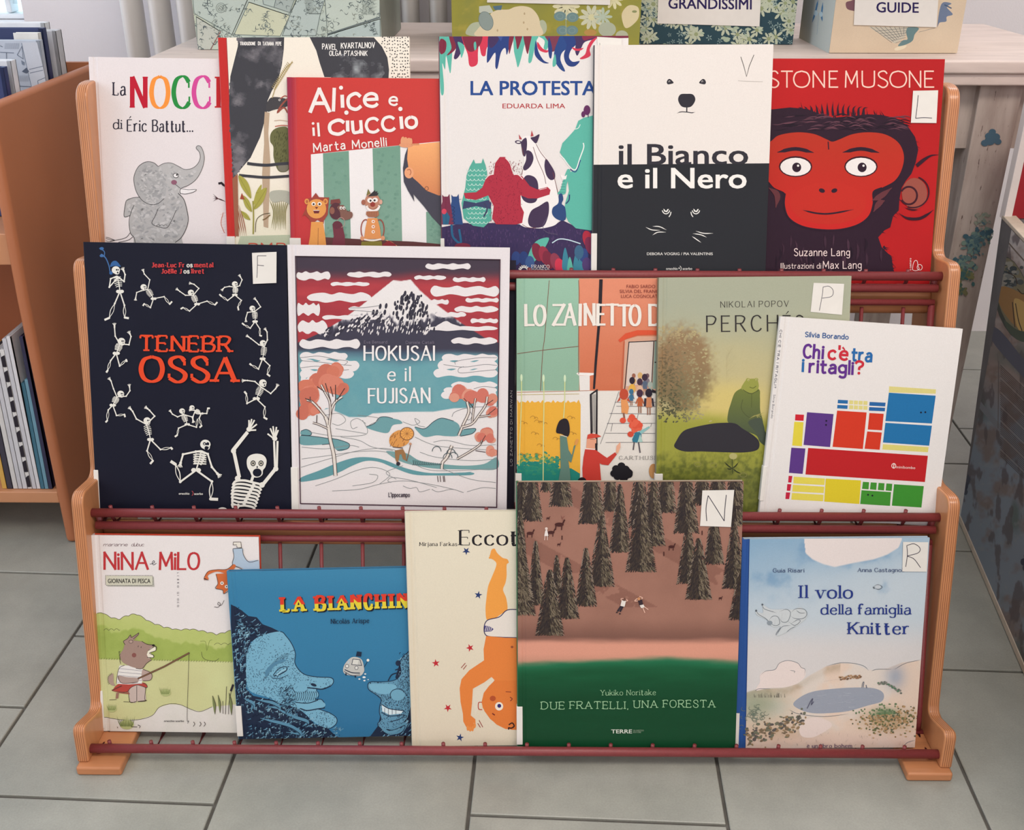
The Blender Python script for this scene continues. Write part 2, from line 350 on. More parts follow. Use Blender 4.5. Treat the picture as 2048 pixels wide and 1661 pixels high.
def _g():
    src = '''A 68 L0,0 34,100;L34,100 68,0;L13,36 55,36
B 56 L0,0 0,100;C0,100 30,100 50,90 50,74 34,54 0,53;C0,53 36,52 56,40 56,22 44,4 0,0
C 62 C60,82 48,97 32,101 10,88 0,50 10,12 32,-1 50,4 62,18
D 66 L0,0 0,100;C0,100 32,100 58,82 66,50 58,18 32,0 0,0
E 50 L0,0 0,100;L0,100 48,100;L0,53 40,53;L0,0 50,0
F 46 L0,0 0,100;L0,100 48,100;L0,52 40,52
G 66 C60,84 48,98 32,101 10,88 0,50 10,12 32,-1 52,4 64,16;L64,16 64,46;L64,46 42,46
H 64 L0,0 0,100;L64,0 64,100;L0,52 64,52
I 0 L0,0 0,100
J 34 L34,100 34,25;C34,25 28,4 14,-1 0,8
K 58 L0,0 0,100;L56,100 0,42;L18,58 58,0
L 48 L0,0 0,100;L0,0 48,0
M 80 L0,0 4,100;L4,100 40,22;L40,22 76,100;L76,100 80,0
N 62 L0,0 0,100;L0,100 62,0;L62,0 62,100
O 70 C35,101 10,88 0,50 10,12 35,-1 60,12 70,50 60,88 35,101
P 54 L0,0 0,100;C0,100 36,100 54,88 54,72 38,48 0,46
R 60 L0,0 0,100;C0,100 36,100 54,90 54,74 38,52 0,50;L28,50 60,0
S 52 C50,84 40,98 26,101 8,92 4,76 14,60 38,46 52,30 50,12 38,0 22,-1 0,14
T 64 L0,100 64,100;L32,100 32,0
U 60 L0,100 0,34;C0,34 5,8 30,-1 55,8 60,34;L60,34 60,100
V 64 L0,100 32,0;L32,0 64,100
W 92 L0,100 22,0;L22,0 46,92;L46,92 70,0;L70,0 92,100
X 60 L0,100 60,0;L60,100 0,0
Y 62 L0,100 31,48;L62,100 31,48;L31,48 31,0
Z 56 L2,100 56,100;L56,100 0,0;L0,0 58,0
a 44 C4,54 18,66 34,65 42,50;L42,50 42,0;C42,40 20,38 3,30 1,12 12,-1 28,2 42,16
b 50 L0,0 0,104;C0,44 12,62 30,66 46,54 50,32 46,12 30,-1 12,4 0,18
c 46 C45,52 34,65 22,66 5,54 0,33 5,10 22,-1 34,1 46,12
d 50 L50,0 50,104;C50,46 38,64 20,66 4,54 0,32 4,10 20,-1 38,4 50,18
e 47 L2,36 46,36;C46,36 42,58 25,67 7,56 0,33 6,10 24,-1 38,2 47,13
f 34 C42,98 30,105 16,97 12,80;L12,80 12,0;L0,64 32,64
g 47 C46,48 34,64 18,66 3,52 0,36 6,16 20,8 36,12 46,22;L46,66 46,-8;C46,-8 40,-28 20,-32 2,-22
h 44 L0,0 0,104;C0,42 12,62 28,67 42,58 44,42;L44,42 44,0
i 0 L0,0 0,66;D0,88
j 10 L8,66 8,-14;C8,-14 4,-30 -8,-30;D8,88
k 46 L0,0 0,104;L42,66 0,26;L14,38 46,0
l 0 L0,0 0,104
m 72 L0,0 0,66;C0,42 10,62 24,67 34,58 36,42;L36,42 36,0;C36,42 46,62 60,67 70,58 72,42;L72,42 72,0
n 44 L0,0 0,66;C0,42 12,62 28,67 42,58 44,42;L44,42 44,0
o 52 C26,67 6,56 0,33 6,10 26,-1 46,10 52,33 46,56 26,67
p 50 L0,66 0,-32;C0,44 12,62 30,66 46,54 50,32 46,12 30,-1 12,4 0,18
q 50 L50,66 50,-32;C50,46 38,64 20,66 4,54 0,32 4,10 20,-1 38,4 50,18
r 32 L0,0 0,66;C0,40 8,58 20,67 32,64
s 40 C38,56 28,66 14,66 3,56 6,42 20,34 36,26 40,12 28,-1 12,-1 0,10
t 34 L12,92 12,18;C12,18 16,0 26,-1 36,4;L0,64 32,64
u 44 L0,66 0,22;C0,22 4,0 18,-1 34,4 44,22;L44,66 44,0
v 44 L0,66 22,0;L22,0 44,66
w 66 L0,66 18,0;L18,0 33,60;L33,60 48,0;L48,0 66,66
x 44 L0,66 44,0;L44,66 0,0
y 46 L0,66 24,2;L48,66 14,-30
z 42 L0,66 42,66;L42,66 0,0;L0,0 42,0
, 6 L4,6 0,-14
. 4 D2,3
- 30 L0,36 30,36
/ 26 L0,-10 26,106
' 2 L0,104 0,82
? 44 C0,80 10,97 26,101 42,88 40,66 24,50 22,30;D22,4'''
    for ln in src.split('\n'):
        p = ln.split(' ', 2); S_ = []
        for st in p[2].split(';'):
            S_.append((st[0], [tuple(float(v)/100 for v in q.split(',')) for q in st[1:].split(' ')]))
        G[p[0]] = (float(p[1])/100, S_)
    for a, bse, up in (('\xc8', 'E', 1), ('\xc9', 'E', 1), ('\xe9', 'e', 0), ('\xe8', 'e', 0), ('\xe1', 'a', 0)):
        w_, s_ = G[bse]; y0 = 1.1 if up else .78
        acc = ('A', [(w_*.4, y0), (w_*.75, y0+.2)]) if a in '\xc9\xe9\xe1' else ('A', [(w_*.6, y0), (w_*.25, y0+.2)])
        G[a] = (w_, s_+[acc])
    w_, s_ = G['e']; G['\xeb'] = (w_, s_+[('D', [(.1, .86)]), ('D', [(.38, .86)])])
_g()
class Print:
    def __init__(s, O, U, V, N, w, h, hinge=None):
        s.O = np.array(O, float); s.U = np.array(U, float); s.V = np.array(V, float); s.N = np.array(N, float)
        s.w = w; s.h = h; s.z = 2e-5; s.T = []; s.C = []; s.Z = []; s.f = (0, 0, 1); s.hinge = hinge; s.dz = 3e-6; s.clipr = None
    def frame(s, ox, oy, sc): s.f = (ox, oy, sc); return s
    def P(s, pts):
        p = np.atleast_2d(np.array(pts, float)); x = s.f[0]+p[:, 0]*s.f[2]; y = s.f[1]+p[:, 1]*s.f[2]
        e = np.c_[(x-1024)/F, -(y-830.5)/F, -np.ones(len(x))]@RMn.T; o = np.array((0, 0, CH))
        t = ((s.O-o)@s.N)/(e@s.N); W = o+e*t[:, None]-s.O
        return np.c_[W@s.U, W@s.V]
    def inv(s, ab):
        W = s.O+ab[:, :1]*s.U+ab[:, 1:2]*s.V-np.array((0, 0, CH)); q = W@RMn
        x = 1024-F*q[:, 0]/q[:, 2]; y = 830.5+F*q[:, 1]/q[:, 2]
        return (x-s.f[0])/s.f[2], (y-s.f[1])/s.f[2]
    def add(s, ab, tris, cols):
        ab = np.asarray(ab); tris = np.asarray(tris, int)
        if len(tris) == 0: return
        s.T.append(ab[tris]); cols = np.asarray(cols, float)
        if cols.ndim == 1: s.C.append(np.broadcast_to(cols, (len(tris), 3, 3)))
        else: s.C.append(cols[tris])
        s.Z.append(np.full(len(tris), s.z)); s.z += s.dz
    def bgrid(s, fn, step=4, x0=0, y0=0, x1=None, y1=None):
        st = step*s.f[2]*.0006; x1 = s.w if x1 is None else x1; y1 = s.h if y1 is None else y1
        xs = np.linspace(x0, x1, max(2, int((x1-x0)/st))); ys = np.linspace(y0, y1, max(2, int((y1-y0)/st)))
        if s.hinge: xs = np.unique(np.r_[xs, [b for b in s.hinge if x0 < b < x1]])
        A, B = np.meshgrid(xs, ys); ab = np.c_[A.ravel(), B.ravel()]; cx, cy = s.inv(ab)
        c = lin(np.clip(fn(cx, cy), 0, 255))*GAIN
        n = len(xs); i = (np.arange(len(ys)-1)[:, None]*n+np.arange(n-1)).ravel()
        s.add(ab, np.r_[np.c_[i, i+1, i+n+1], np.c_[i, i+n+1, i+n]], np.clip(c, 0, .93))
    def bg(s, *c): s.add(np.array([(0, 0), (s.w, 0), (s.w, s.h), (0, s.h)]), [(0, 1, 2), (0, 2, 3)], L(*c))
    def poly(s, pts, c, sm=False, n=5, c2=None):
        P = catm(pts, True, n) if sm else np.array(pts, float)
        t = tessellate_polygon([[Vector((a, b, 0)) for a, b in P]])
        if c2 is None: col = L(*c)
        else:  # linear blend from top to bottom of the shape
            k = (P[:, 1]-P[:, 1].min())/max(1e-6, np.ptp(P[:, 1])); col = np.clip(lin(np.array(c)*(1-k[:, None])+np.array(c2)*k[:, None])*GAIN, 0, .93)
        s.add(s.P(P), t, col)
    def ell(s, cx, cy, rx, ry, c, rot=0, n=20):
        a = np.linspace(0, 2*np.pi, n, endpoint=False); r = math.radians(rot); x = rx*np.cos(a); y = ry*np.sin(a)
        P = np.c_[cx+x*math.cos(r)-y*math.sin(r), cy+x*math.sin(r)+y*math.cos(r)]
        s.add(s.P(P), [(0, i, i+1) for i in range(1, n-1)], L(*c))
    def ring(s, cx, cy, rx, ry, w_, c, rot=0, a0=0, a1=360):
        a = np.radians(np.linspace(a0, a1, 28)); r = math.radians(rot); x = rx*np.cos(a); y = ry*np.sin(a)
        s.line(np.c_[cx+x*math.cos(r)-y*math.sin(r), cy+x*math.sin(r)+y*math.cos(r)], w_, c, sm=False)
    def rib(s, P, w_, c):
        P = np.asarray(P, float)
        if len(P) < 2: return
        keep = np.r_[True, np.abs(np.diff(P, axis=0)).sum(1) > 1e-9]; w_ = np.broadcast_to(w_, (len(P),))[keep]; P = P[keep]
        if len(P) < 2: return
        d = np.diff(P, axis=0); d /= np.linalg.norm(d, axis=1)[:, None]+1e-12; nrm = np.c_[-d[:, 1], d[:, 0]]
        n0 = np.r_[nrm[:1], nrm]; n1 = np.r_[nrm, nrm[-1:]]; m = n0+n1; l = np.linalg.norm(m, axis=1)[:, None]; m = np.where(l > 1e-6, m/np.maximum(l, 1e-6), n1)
        k = 1/np.clip((m*n1).sum(1), .5, 1); off = m*(w_/2*k)[:, None]
        V = np.r_[P+off, P-off]; n = len(P); i = np.arange(n-1)
        s.add(s.P(V), np.r_[np.c_[i, i+1, n+i+1], np.c_[i, n+i+1, n+i]], c)
    def line(s, pts, w_, c, sm=True, closed=False, taper=0, n=5):
        P = np.array(pts, float)
        if sm and len(P) > 2: P = catm(P, closed, n)
        if closed: P = np.r_[P, P[:1], P[1:2]]
        if taper:
            t = np.linspace(0, 1, len(P)); w_ = w_*np.clip(np.minimum(t, 1-t)/taper, .12, 1) if taper > 0 else w_*np.clip((1-t)*1.3, .1, 1)
        s.rib(P, w_, L(*c))
    def lines(s, many, w_, c, **k):
        for p in many: s.line(p, w_, c, **k)
    def text(s, t, x, y, cap, c, width=None, ang=0, bold=0, dy=0, shear=0):
        V, T = textmesh(t, 0); x0 = V[:, 0].min(); wd = np.ptp(V[:, 0]); k = cap/.7
        kx = (width/wd) if width else k; a = math.radians(ang); e = bold*.8*k
        for ox, oy in (((0, 0),) if not bold else ((-e, -e*.6), (e, -e*.6), (-e, e*.6), (e, e*.6), (0, 0))):
            gx = (V[:, 0]-x0)*kx+ox; gy = -V[:, 1]*k+oy; gx = gx-gy*shear
            s.add(s.P(np.c_[x+gx*math.cos(a)-gy*math.sin(a), y+gx*math.sin(a)+gy*math.cos(a)]), T, L(*c))
    def stext(s, t, x, y, cap, c, width=None, ang=0, wv=.16, wh=None, serif=0, sp=.2, slant=0, jit=0, sw=.3, curve=None):
        wh = wv if wh is None else wh; cl = L(*c) if np.ndim(c[0]) == 0 else None
        adv = 0; items = []
        for ch in t:
            if ch == ' ': adv += .42; continue
            w_, st = G[ch]; items.append((ch, adv, w_, st, len(items))); adv += w_+sp+(wv*.5)
        tot = max(adv-sp-wv*.5, .01); kx = (width/cap/tot) if width else 1
        a = math.radians(ang); ca, sa = math.cos(a), math.sin(a); zz = s.z
        def out(P, jx, jy, rot):
            P = np.array(P, float); gx = (P[:, 0]*kx+P[:, 1]*slant+jx*P[:, 1])*cap; gy = -(P[:, 1]+jy)*cap
            return np.c_[x+gx*ca-gy*sa, y+gx*sa+gy*ca]
        for ch, ax, w_, st, idx in items:
            col = cl if cl is not None else L(*c[idx % len(c)])
            jx = NR.uniform(-jit, jit); jy = NR.uniform(-jit, jit)*.4; ends = []
            for ty, pp in st:
                if ty in 'LC': ends += [tuple(np.round(pp[0], 3)), tuple(np.round(pp[-1], 3))]
            s.z = zz+s.dz*(1+idx % 2)
            for j, (ty, pp) in enumerate(st):
                s.z = zz+s.dz*(2+j)
                if ty == 'D':
                    q = out([(pp[0][0]+ax, pp[0][1])], jx, jy, 0)[0]; s.ell(q[0], q[1], wv*cap*.6, wv*cap*.6, (0, 0, 0), n=10); s.C[-1] = np.broadcast_to(np.array(col), s.C[-1].shape); continue
                P = catm(pp, False, 7) if ty == 'C' else np.array(pp, float)
                Q = P+np.array((ax, 0)); d = np.gradient(Q, axis=0)*np.array((kx, 1)); l = np.linalg.norm(d, axis=1)+1e-9
                vert = np.abs(d[:, 1])/l; ww = (max(wh, .1 if ch in 'tf' else 0)+(wv-wh)*vert)*cap
                if ty == 'L' and wh < wv and len(pp) == 2 and d[0, 0] > .05 and d[0, 1] > .1: ww = ww*0+(wh*1.1)*cap
                if ty == 'A': ww = ww*.8; ww[0] *= .5
                Ex = Q.copy(); u = (Q[-1]-Q[-2])/np.linalg.norm(Q[-1]-Q[-2]); v = (Q[0]-Q[1])/np.linalg.norm(Q[0]-Q[1])
                if not serif and ty == 'L': Ex[-1] += u*wv*.42*np.array((1/kx, 1)); Ex[0] += v*wv*.42*np.array((1/kx, 1))
                s.rib(out(Ex, jx, jy, 0), ww, col)
                if serif and ty in 'LC':
                    for e, dd in ((pp[0], v), (pp[-1], u)):
                        if ends.count(tuple(np.round(e, 3))) > 1 and not (ch in 'BDEFLPRhbmnru' and ty == 'L' and e[0] < .05 and abs(dd[1]) > .9): continue
                        if ty == 'C' and ch not in 'CGSs': continue
                        ex, ey = e[0]+ax, e[1]
                        if abs(dd[1]) > .55 and ty == 'L' and ch not in ",'-/":
                            hw = sw/2/kx*min(max(kx, .7), 1.1); lo, hi = (-hw, hw)
                            if ch in 'hbklndimpru' and ey > .6: lo, hi = (-hw, wv*.3/kx)
                            s.rib(out([(ex+lo, ey+(-wh*.5 if ey > .3 else wh*.5)), (ex+hi, ey+(-wh*.5 if ey > .3 else wh*.5))], jx, jy, 0), wh*cap, col)
                        elif abs(dd[0]) > .55 and ch in 'EFLTZCGSs':
                            k = .09 if ch in 'EF' and .4 < ey < .6 else .15
                            up = -1 if ey > .5 or (ch in 'EF' and .4 < ey < .6) else 1
                            s.rib(out([(ex, ey), (ex, ey+up*k*1.2)], jx, jy, 0), wh*1.1*cap, col)
        s.z = zz+s.dz*8
    def build(s, name, m, parent, origin, label=None):
        if not s.T: return None
        T = np.concatenate(s.T); C = np.concatenate(s.C); Z = np.concatenate(s.Z)
        e = 1e-7
        inside = ((T[..., 0] >= -e) & (T[..., 0] <= s.w+e) & (T[..., 1] >= -e) & (T[..., 1] <= s.h+e)).all(1)
        cross = np.zeros(len(T), bool)
        for b in (s.hinge or []):
            cross |= (T[..., 0].min(1) < b-1e-7) & (T[..., 0].max(1) > b+1e-7)
        ok = inside & ~cross
        outside = (T[..., 0].max(1) < 0) | (T[..., 0].min(1) > s.w) | (T[..., 1].max(1) < 0) | (T[..., 1].min(1) > s.h)
        todo = np.where(~ok & ~outside)[0]
        polys = []; pc = []; pz = []
        def clip(P, ax, v, keep):
            out = []; n = len(P)
            for i in range(n):
                a = P[i]; b = P[(i+1) % n]; da = (a[ax]-v)*keep; db = (b[ax]-v)*keep
                if da >= 0: out.append(a)
                if (da > 0 and db < 0) or (da < 0 and db > 0):
                    t = da/(da-db); out.append(a+(b-a)*t)
            return out
        for i in todo:
            P = [np.r_[T[i, k], C[i, k]] for k in range(3)]
            for ax, v, kp in ((0, 0., 1), (0, s.w, -1), (1, 0., 1), (1, s.h, -1)):
                P = clip(P, ax, v, kp)
                if len(P) < 3: break
            if len(P) < 3: continue
            parts = [P]
            for b in (s.hinge or []):
                nx = []
                for q in parts:
                    for kp in (1, -1):
                        r_ = clip(q, 0, b, kp)
                        if len(r_) > 2 and max(v[0] for v in r_)-min(v[0] for v in r_) > 1e-7: nx.append(r_)
                parts = nx
            for q in parts: polys.append(np.array(q)); pz.append(Z[i])
        Tk = T[ok]; nt_ = len(Tk)
        V2 = Tk.reshape(-1, 2); zz = np.repeat(Z[ok], 3); cc = C[ok].reshape(-1, 3)
        sizes = [3]*nt_+[len(p) for p in polys]
        if polys:
            Q = np.concatenate(polys); V2 = np.r_[V2, Q[:, :2]]; cc = np.r_[cc, Q[:, 2:]]; zz = np.r_[zz, np.repeat(pz, [len(p) for p in polys])]
        if s.hinge:
            h0, h1, h2, h3 = s.hinge; zz = zz + np.interp(V2[:, 0], [h0, h1, h2, h3], [0, -.0007, -.0007, 0])
        W = s.O+V2[:, :1]*s.U+V2[:, 1:]*s.V+zz[:, None]*s.N-np.array(origin, float)
        me = bpy.data.meshes.new(name); nv = len(W)
        me.vertices.add(nv); me.vertices.foreach_set('co', W.astype(np.float32).ravel())
        me.loops.add(nv); me.loops.foreach_set('vertex_index', np.arange(nv, dtype=np.int32))
        me.polygons.add(len(sizes)); st = np.r_[0, np.cumsum(sizes)[:-1]].astype(np.int32)
        me.polygons.foreach_set('loop_start', st)
        me.update(calc_edges=True)
        # all faces look along N
        ca = me.color_attributes.new('Col', 'FLOAT_COLOR', 'POINT')
        ca.data.foreach_set('color', np.c_[cc, np.ones(nv)].astype(np.float32).ravel())
        me.validate()
        bm = bmesh.new(); bm.from_mesh(me); NN = Vector(s.N)
        fl = [f for f in bm.faces if f.normal.dot(NN) < 0]; bmesh.ops.reverse_faces(bm, faces=fl); bm.to_mesh(me); bm.free()
        me.materials.append(m)
        o = bpy.data.objects.new(name, me); link(o, parent, label); return o
# ---------------- books ----------------
m_page = mat('page_paper', (.8, .76, .68), .8, .25, 6, .3, 30, stretch=(1, 1, 220))
m_sticker = mat('sticker_paper', L(226, 222, 214), .55, .04, 80)
def solid(name, col, rough=.42): return mat(name, L(*col), rough, .06, 300, .05, 900)
def frame3(O, a, b, n, U, V, N): return O+U*a+V*b+N*n
def obox(name, O, U, V, N, a0, a1, b0, b1, n0, n1, m, parent, origin, bevel=0, label=None):
    P = [frame3(O, a, b, n, U, V, N) for n in (n0, n1) for a, b in ((a0, b0), (a1, b0), (a1, b1), (a0, b1))]
    return mesh_obj(name, P, BF, m, parent, origin, bevel, label=label)
def book(label, tier, off, TL, TR, BR=None, BL=None, lean=17, th=.010, board=(220, 215, 210), spine=None, back=None, group='picture books on the display rack',
         lab=None, gloss=False, width=None, dv=0, hinge=True, ztray=None):
    l = math.radians(lean); N = np.array([0, -math.cos(l), math.sin(l)]); D = np.array([0, math.sin(l), math.cos(l)]); X = np.array([1., 0, 0])
    Q = np.array([0, RY[tier]+off, RODZ[tier]-.003]); o = np.array((0, 0, CH))
    def loc(p): e = ray(*p); W = o+e*(((Q-o)@N)/(e@N))-Q; return np.array((W[0], W@D))
    tl, tr = loc(TL), loc(TR)
    th1 = math.atan2(*(tr-tl)[::-1]); angs = [th1]
    if BL: bl = loc(BL); d = tl-bl; angs.append(math.atan2(-d[0], d[1]))
    if BR: br = loc(BR); d = tr-br; angs.append(math.atan2(-d[0], d[1]))
    an = np.mean([angs[0]]*2+angs[1:]) if len(angs) > 1 else angs[0]
    u2 = np.array((math.cos(an), math.sin(an))); v2 = np.array((-math.sin(an), math.cos(an)))
    c = [tl, tr]+([bl] if BL else [])+([br] if BR else [])
    left = np.mean([tl@u2]+([bl@u2] if BL else [])); right = np.mean([tr@u2]+([br@u2] if BR else []))
    if width: right = left+width
    top = np.mean([tl@v2, tr@v2])
    # bottom corners come to rest on the tray: lowest corner at height 0
    bot = max(-(left*u2[1])/v2[1], -(right*u2[1])/v2[1])+.0005
    U = X*u2[0]+D*u2[1]; V = X*v2[0]+D*v2[1]; O = Q+U*left+V*bot; w_, h_ = right-left, top-bot
    base = O+U*w_/2-N*th/2
    print('BOOK %-28s w %.3f h %.3f rot %.2f' % (label[:28], w_, h_, math.degrees(an)))
    t = empty('picture_book', tuple(base), label, 'book', group); og = tuple(base)
    bt = .0022; sc = spine or board
    mb = solid('cover_board', board); msn = solid('spine_cloth', sc) if spine else mb; mbk = solid('back_board', back) if back else mb
    hg = (.0045, .0062, .0086, .0105)
    if hinge:
        pr = [(0, 0), (hg[0], 0), (hg[1], -.0007), (hg[2], -.0007), (hg[3], 0), (w_, 0), (w_, -bt), (0, -bt)]
        n = len(pr); VV = [frame3(O, a, b, nn, U, V, N) for b in (0, h_) for a, nn in pr]
        Fc = [tuple(range(n)), tuple(range(n, 2*n))]+[(i, (i+1) % n, n+(i+1) % n, n+i) for i in range(n)]
        fc = mesh_obj('front_cover', VV, Fc, mb, t, og)
    else: fc = obox('front_cover', O, U, V, N, 0, w_, 0, h_, -bt, 0, mb, t, og)
    obox('back_cover', O, U, V, N, 0, w_, 0, h_, -th, -th+bt, mbk, t, og, .0004)
    obox('page_block', O, U, V, N, .002, w_-.0035, .003, h_-.0035, -th+bt, -bt, m_page, t, og)
    # rounded spine
    VV = []; k = 9; r2 = th/2
    for b in (0, h_):
        for i in range(k):
            a = math.pi*i/(k-1); VV.append(frame3(O, -math.sin(a)*.0014, b, -r2+math.cos(a)*(r2), U, V, N))
        VV.append(frame3(O, .0015, b, -th, U, V, N)); VV.append(frame3(O, .0015, b, 0, U, V, N))
    n = k+2; Fc = [tuple(range(n)), tuple(range(n, 2*n))]+[(i, (i+1) % n, n+(i+1) % n, n+i) for i in range(n)]
    sp_ = mesh_obj('spine', VV, Fc, msn, t, og, smooth=False)
    if lab:  # library label folded round the foot of the spine: top pixel row, width on the cover
        ly = loc((TL[0], lab[0]))@v2-bot; lb = .004 if len(lab) < 3 else max(.002, loc((TL[0], lab[2]))@v2-bot); lw = lab[1]
        obox('spine_label', O, U, V, N, -.0019, lw, lb, ly, -th*.98, .0009, m_sticker, t, og, .0006)
    p = Print(O, U, V, N, w_, h_, hg if hinge else None)
    return t, p, og, dict(O=O, U=U, V=V, N=N, w=w_, h=h_, th=th)
def sticker(b, corners, letter, strokes, wd=2.2, pen=(60, 56, 70), col=(228, 225, 218)):
    t, p, og, d = b; f0 = p.f; p.frame(0, 0, 1)
    ab = p.P(corners); a0, b0 = ab.min(0); a1, b1 = ab.max(0)
    z = p.z+.0001
    VV = [frame3(d['O'], a, bb, n, d['U'], d['V'], d['N']) for n in (p.z+1e-5, p.z+.00028) for a, bb in ab]
    ob = mesh_obj('letter_sticker', VV, BF, m_sticker, t, og)
    q = Print(d['O'], d['U'], d['V'], d['N'], d['w'], d['h']); q.z = p.z+.0003
    q.frame(*f0)
    for st in strokes: q.line(st, wd, pen)
    o = q.build('pen_letter', M_PRINT, ob, og, label=('handwritten letter ' + letter) if letter else None)
    p.frame(*f0)
# =============== top tier covers ===============
R_ = random.Random(5)
# ---- La nocciolina (white, grey elephant) ----
b = book('white cover with a drawn grey elephant and coloured title letters, leftmost on the top tier', 2, .041, (179.3, 114.5), (549, 119), None, (193.7, 485), board=(226, 218, 217), th=.008, hinge=True)
t, p, og, d = b; p.frame(160, 100, 440/1827)
p.bg(226, 218, 217)
ink = (48, 44, 58)
p.stext('La', 278, 376, 108, ink, 96, wv=.13, wh=.07, serif=1, sw=.3)
for ch, x, wd, c in (('N', 434, 108, (186, 26, 48)), ('O', 594, 138, (240, 146, 60)), ('C', 778, 130, (38, 138, 62)), ('C', 946, 132, (208, 74, 148)), ('I', 1150, None, (190, 34, 40)), ('O', 1250, 138, (240, 146, 60))):
    p.stext(ch, x, 480, 258, c, wd, wv=.15 if ch != 'I' else .14, wh=.05, serif=1, sw=.24)
p.stext('di', 278, 656, 78, ink, 66, wv=.13, wh=.08, serif=1, sw=.26)
p.stext('\xc9ric', 394, 676, 96, ink, 158, wv=.12, wh=.07, serif=1, sw=.26)
p.stext('Battut...', 604, 678, 96, ink, 332, wv=.12, wh=.07, serif=1, sw=.22)
gr = (176, 174, 172)
body = [(500, 1218), (440, 1228), (384, 1252), (368, 1380), (416, 1378), (410, 1450), (420, 1530), (445, 1560), (470, 1640), (700, 1670), (850, 1640), (846, 1560), (884, 1480), (900, 1410), (886, 1300), (862, 1240), (815, 1188), (700, 1150), (560, 1180)]
p.poly(body, gr, sm=True)
head = [(650, 968), (700, 942), (760, 940), (820, 968), (870, 992), (930, 984), (975, 950), (998, 900), (992, 850), (965, 815), (982, 795), (1010, 812), (1032, 880), (1026, 950), (1000, 1020), (960, 1080), (900, 1125), (842, 1148), (815, 1200), (740, 1230), (640, 1240), (560, 1180), (560, 1000)]
p.poly(head, (182, 180, 178), sm=True)
ear = [(650, 968), (610, 936), (550, 930), (490, 965), (455, 1030), (448, 1090), (470, 1180), (520, 1252), (590, 1285), (650, 1275), (700, 1235), (716, 1160), (700, 1060)]
p.poly(ear, (172, 171, 170), sm=True)
def scrub(P_, c1, c2, n, r0, r1):  # crayon grain inside an outline
    P_ = catm(P_, True, 4); x0, y0 = P_.min(0); x1, y1 = P_.max(0); X, Y = P_[:, 0], P_[:, 1]; z0 = p.z
    for i in range(n):
        x = R_.uniform(x0, x1); y = R_.uniform(y0, y1)
        ins = np.sum(((Y > y) != (np.roll(Y, 1) > y)) & (x < (np.roll(X, 1)-X)*(y-Y)/(np.roll(Y, 1)-Y+1e-9)+X)) % 2
        if not ins or np.min(np.hypot(X-x, Y-y)) < r1*1.2: continue
        r = R_.uniform(r0, r1); k = R_.random(); p.z = z0+(i % 30)*1.5e-6
        p.ell(x, y, r, r*R_.uniform(.3, .7), tuple(np.array(c1)*(1-k)+np.array(c2)*k), rot=R_.uniform(-60, 60), n=8)
    p.z = z0+31*1.5e-6
scrub(body, (152, 152, 152), (196, 194, 192), 520, 8, 26); scrub(head, (158, 158, 158), (200, 198, 196), 330, 8, 22); scrub(ear, (150, 150, 150), (194, 192, 190), 330, 8, 24)
bl = (52, 50, 52)
p.line(ear[:11], 4, bl); p.line(head[:18], 3.6, bl); p.line([(384, 1252), (440, 1228), (500, 1222)], 4, bl); p.line([(416, 1376), (368, 1384), (374, 1300), (384, 1254)], 4.5, bl)
p.line([(450, 1290), (424, 1350), (408, 1430), (420, 1520), (450, 1560), (466, 1640)], 4, bl); p.line([(815, 1190), (862, 1240), (886, 1320), (900, 1410), (880, 1490), (840, 1560), (790, 1600)], 5, bl)
p.line([(650, 1318), (625, 1380), (598, 1440), (650, 1468), (720, 1478), (760, 1420), (800, 1330)], 4, bl)
for x in (650, 680, 712): p.ring(x, 1464, 14, 12, 3, bl, a0=180, a1=360)
p.poly([(836, 1152), (960, 1160), (940, 1180), (880, 1194), (832, 1192)], (232, 228, 226), sm=True); p.line([(836, 1152), (900, 1162), (966, 1160), (940, 1182), (880, 1196), (834, 1192)], 4, bl); p.line([(838, 1150), (830, 1172), (836, 1196)], 6, bl)
p.ell(797, 1043, 25, 21, bl); p.ell(797, 1043, 20, 16, (235, 232, 230)); p.ell(806, 1038, 8, 8, bl); p.ell(782, 1100, 24, 20, (142, 92, 110)); p.line([(790, 1115), (812, 1132), (832, 1148)], 3.5, bl)
p.line([(418, 1518), (380, 1560), (300, 1580), (250, 1592)], 4, bl); p.line([(440, 1552), (400, 1580), (320, 1598)], 4, bl)
for a in (1560, 1572, 1590): p.line([(290, 1580), (240, a), (216, a-6)], 3, bl)
p.line([(1150, 1110), (1175, 1105), (1205, 1135)], 18, (40, 30, 36), sm=False); p.line([(1172, 1128), (1200, 1140)], 6, (225, 218, 217))
for a in (1200, 1220, 1240, 1262): p.line([(1105, a-4), (1150, 1236), (1215, 1262)], 5, (70, 36, 40), taper=.3)
for i in range(9): p.line([(1160+i % 3*8, 1370+i*22), (1215, 1350+i*24)], 5, (184, 88, 52), taper=.2)
p.line([(1190, 1350), (1172, 1440), (1200, 1520)], 4, (190, 90, 50))
p.build('cover_print', M_PRINT, t, og)
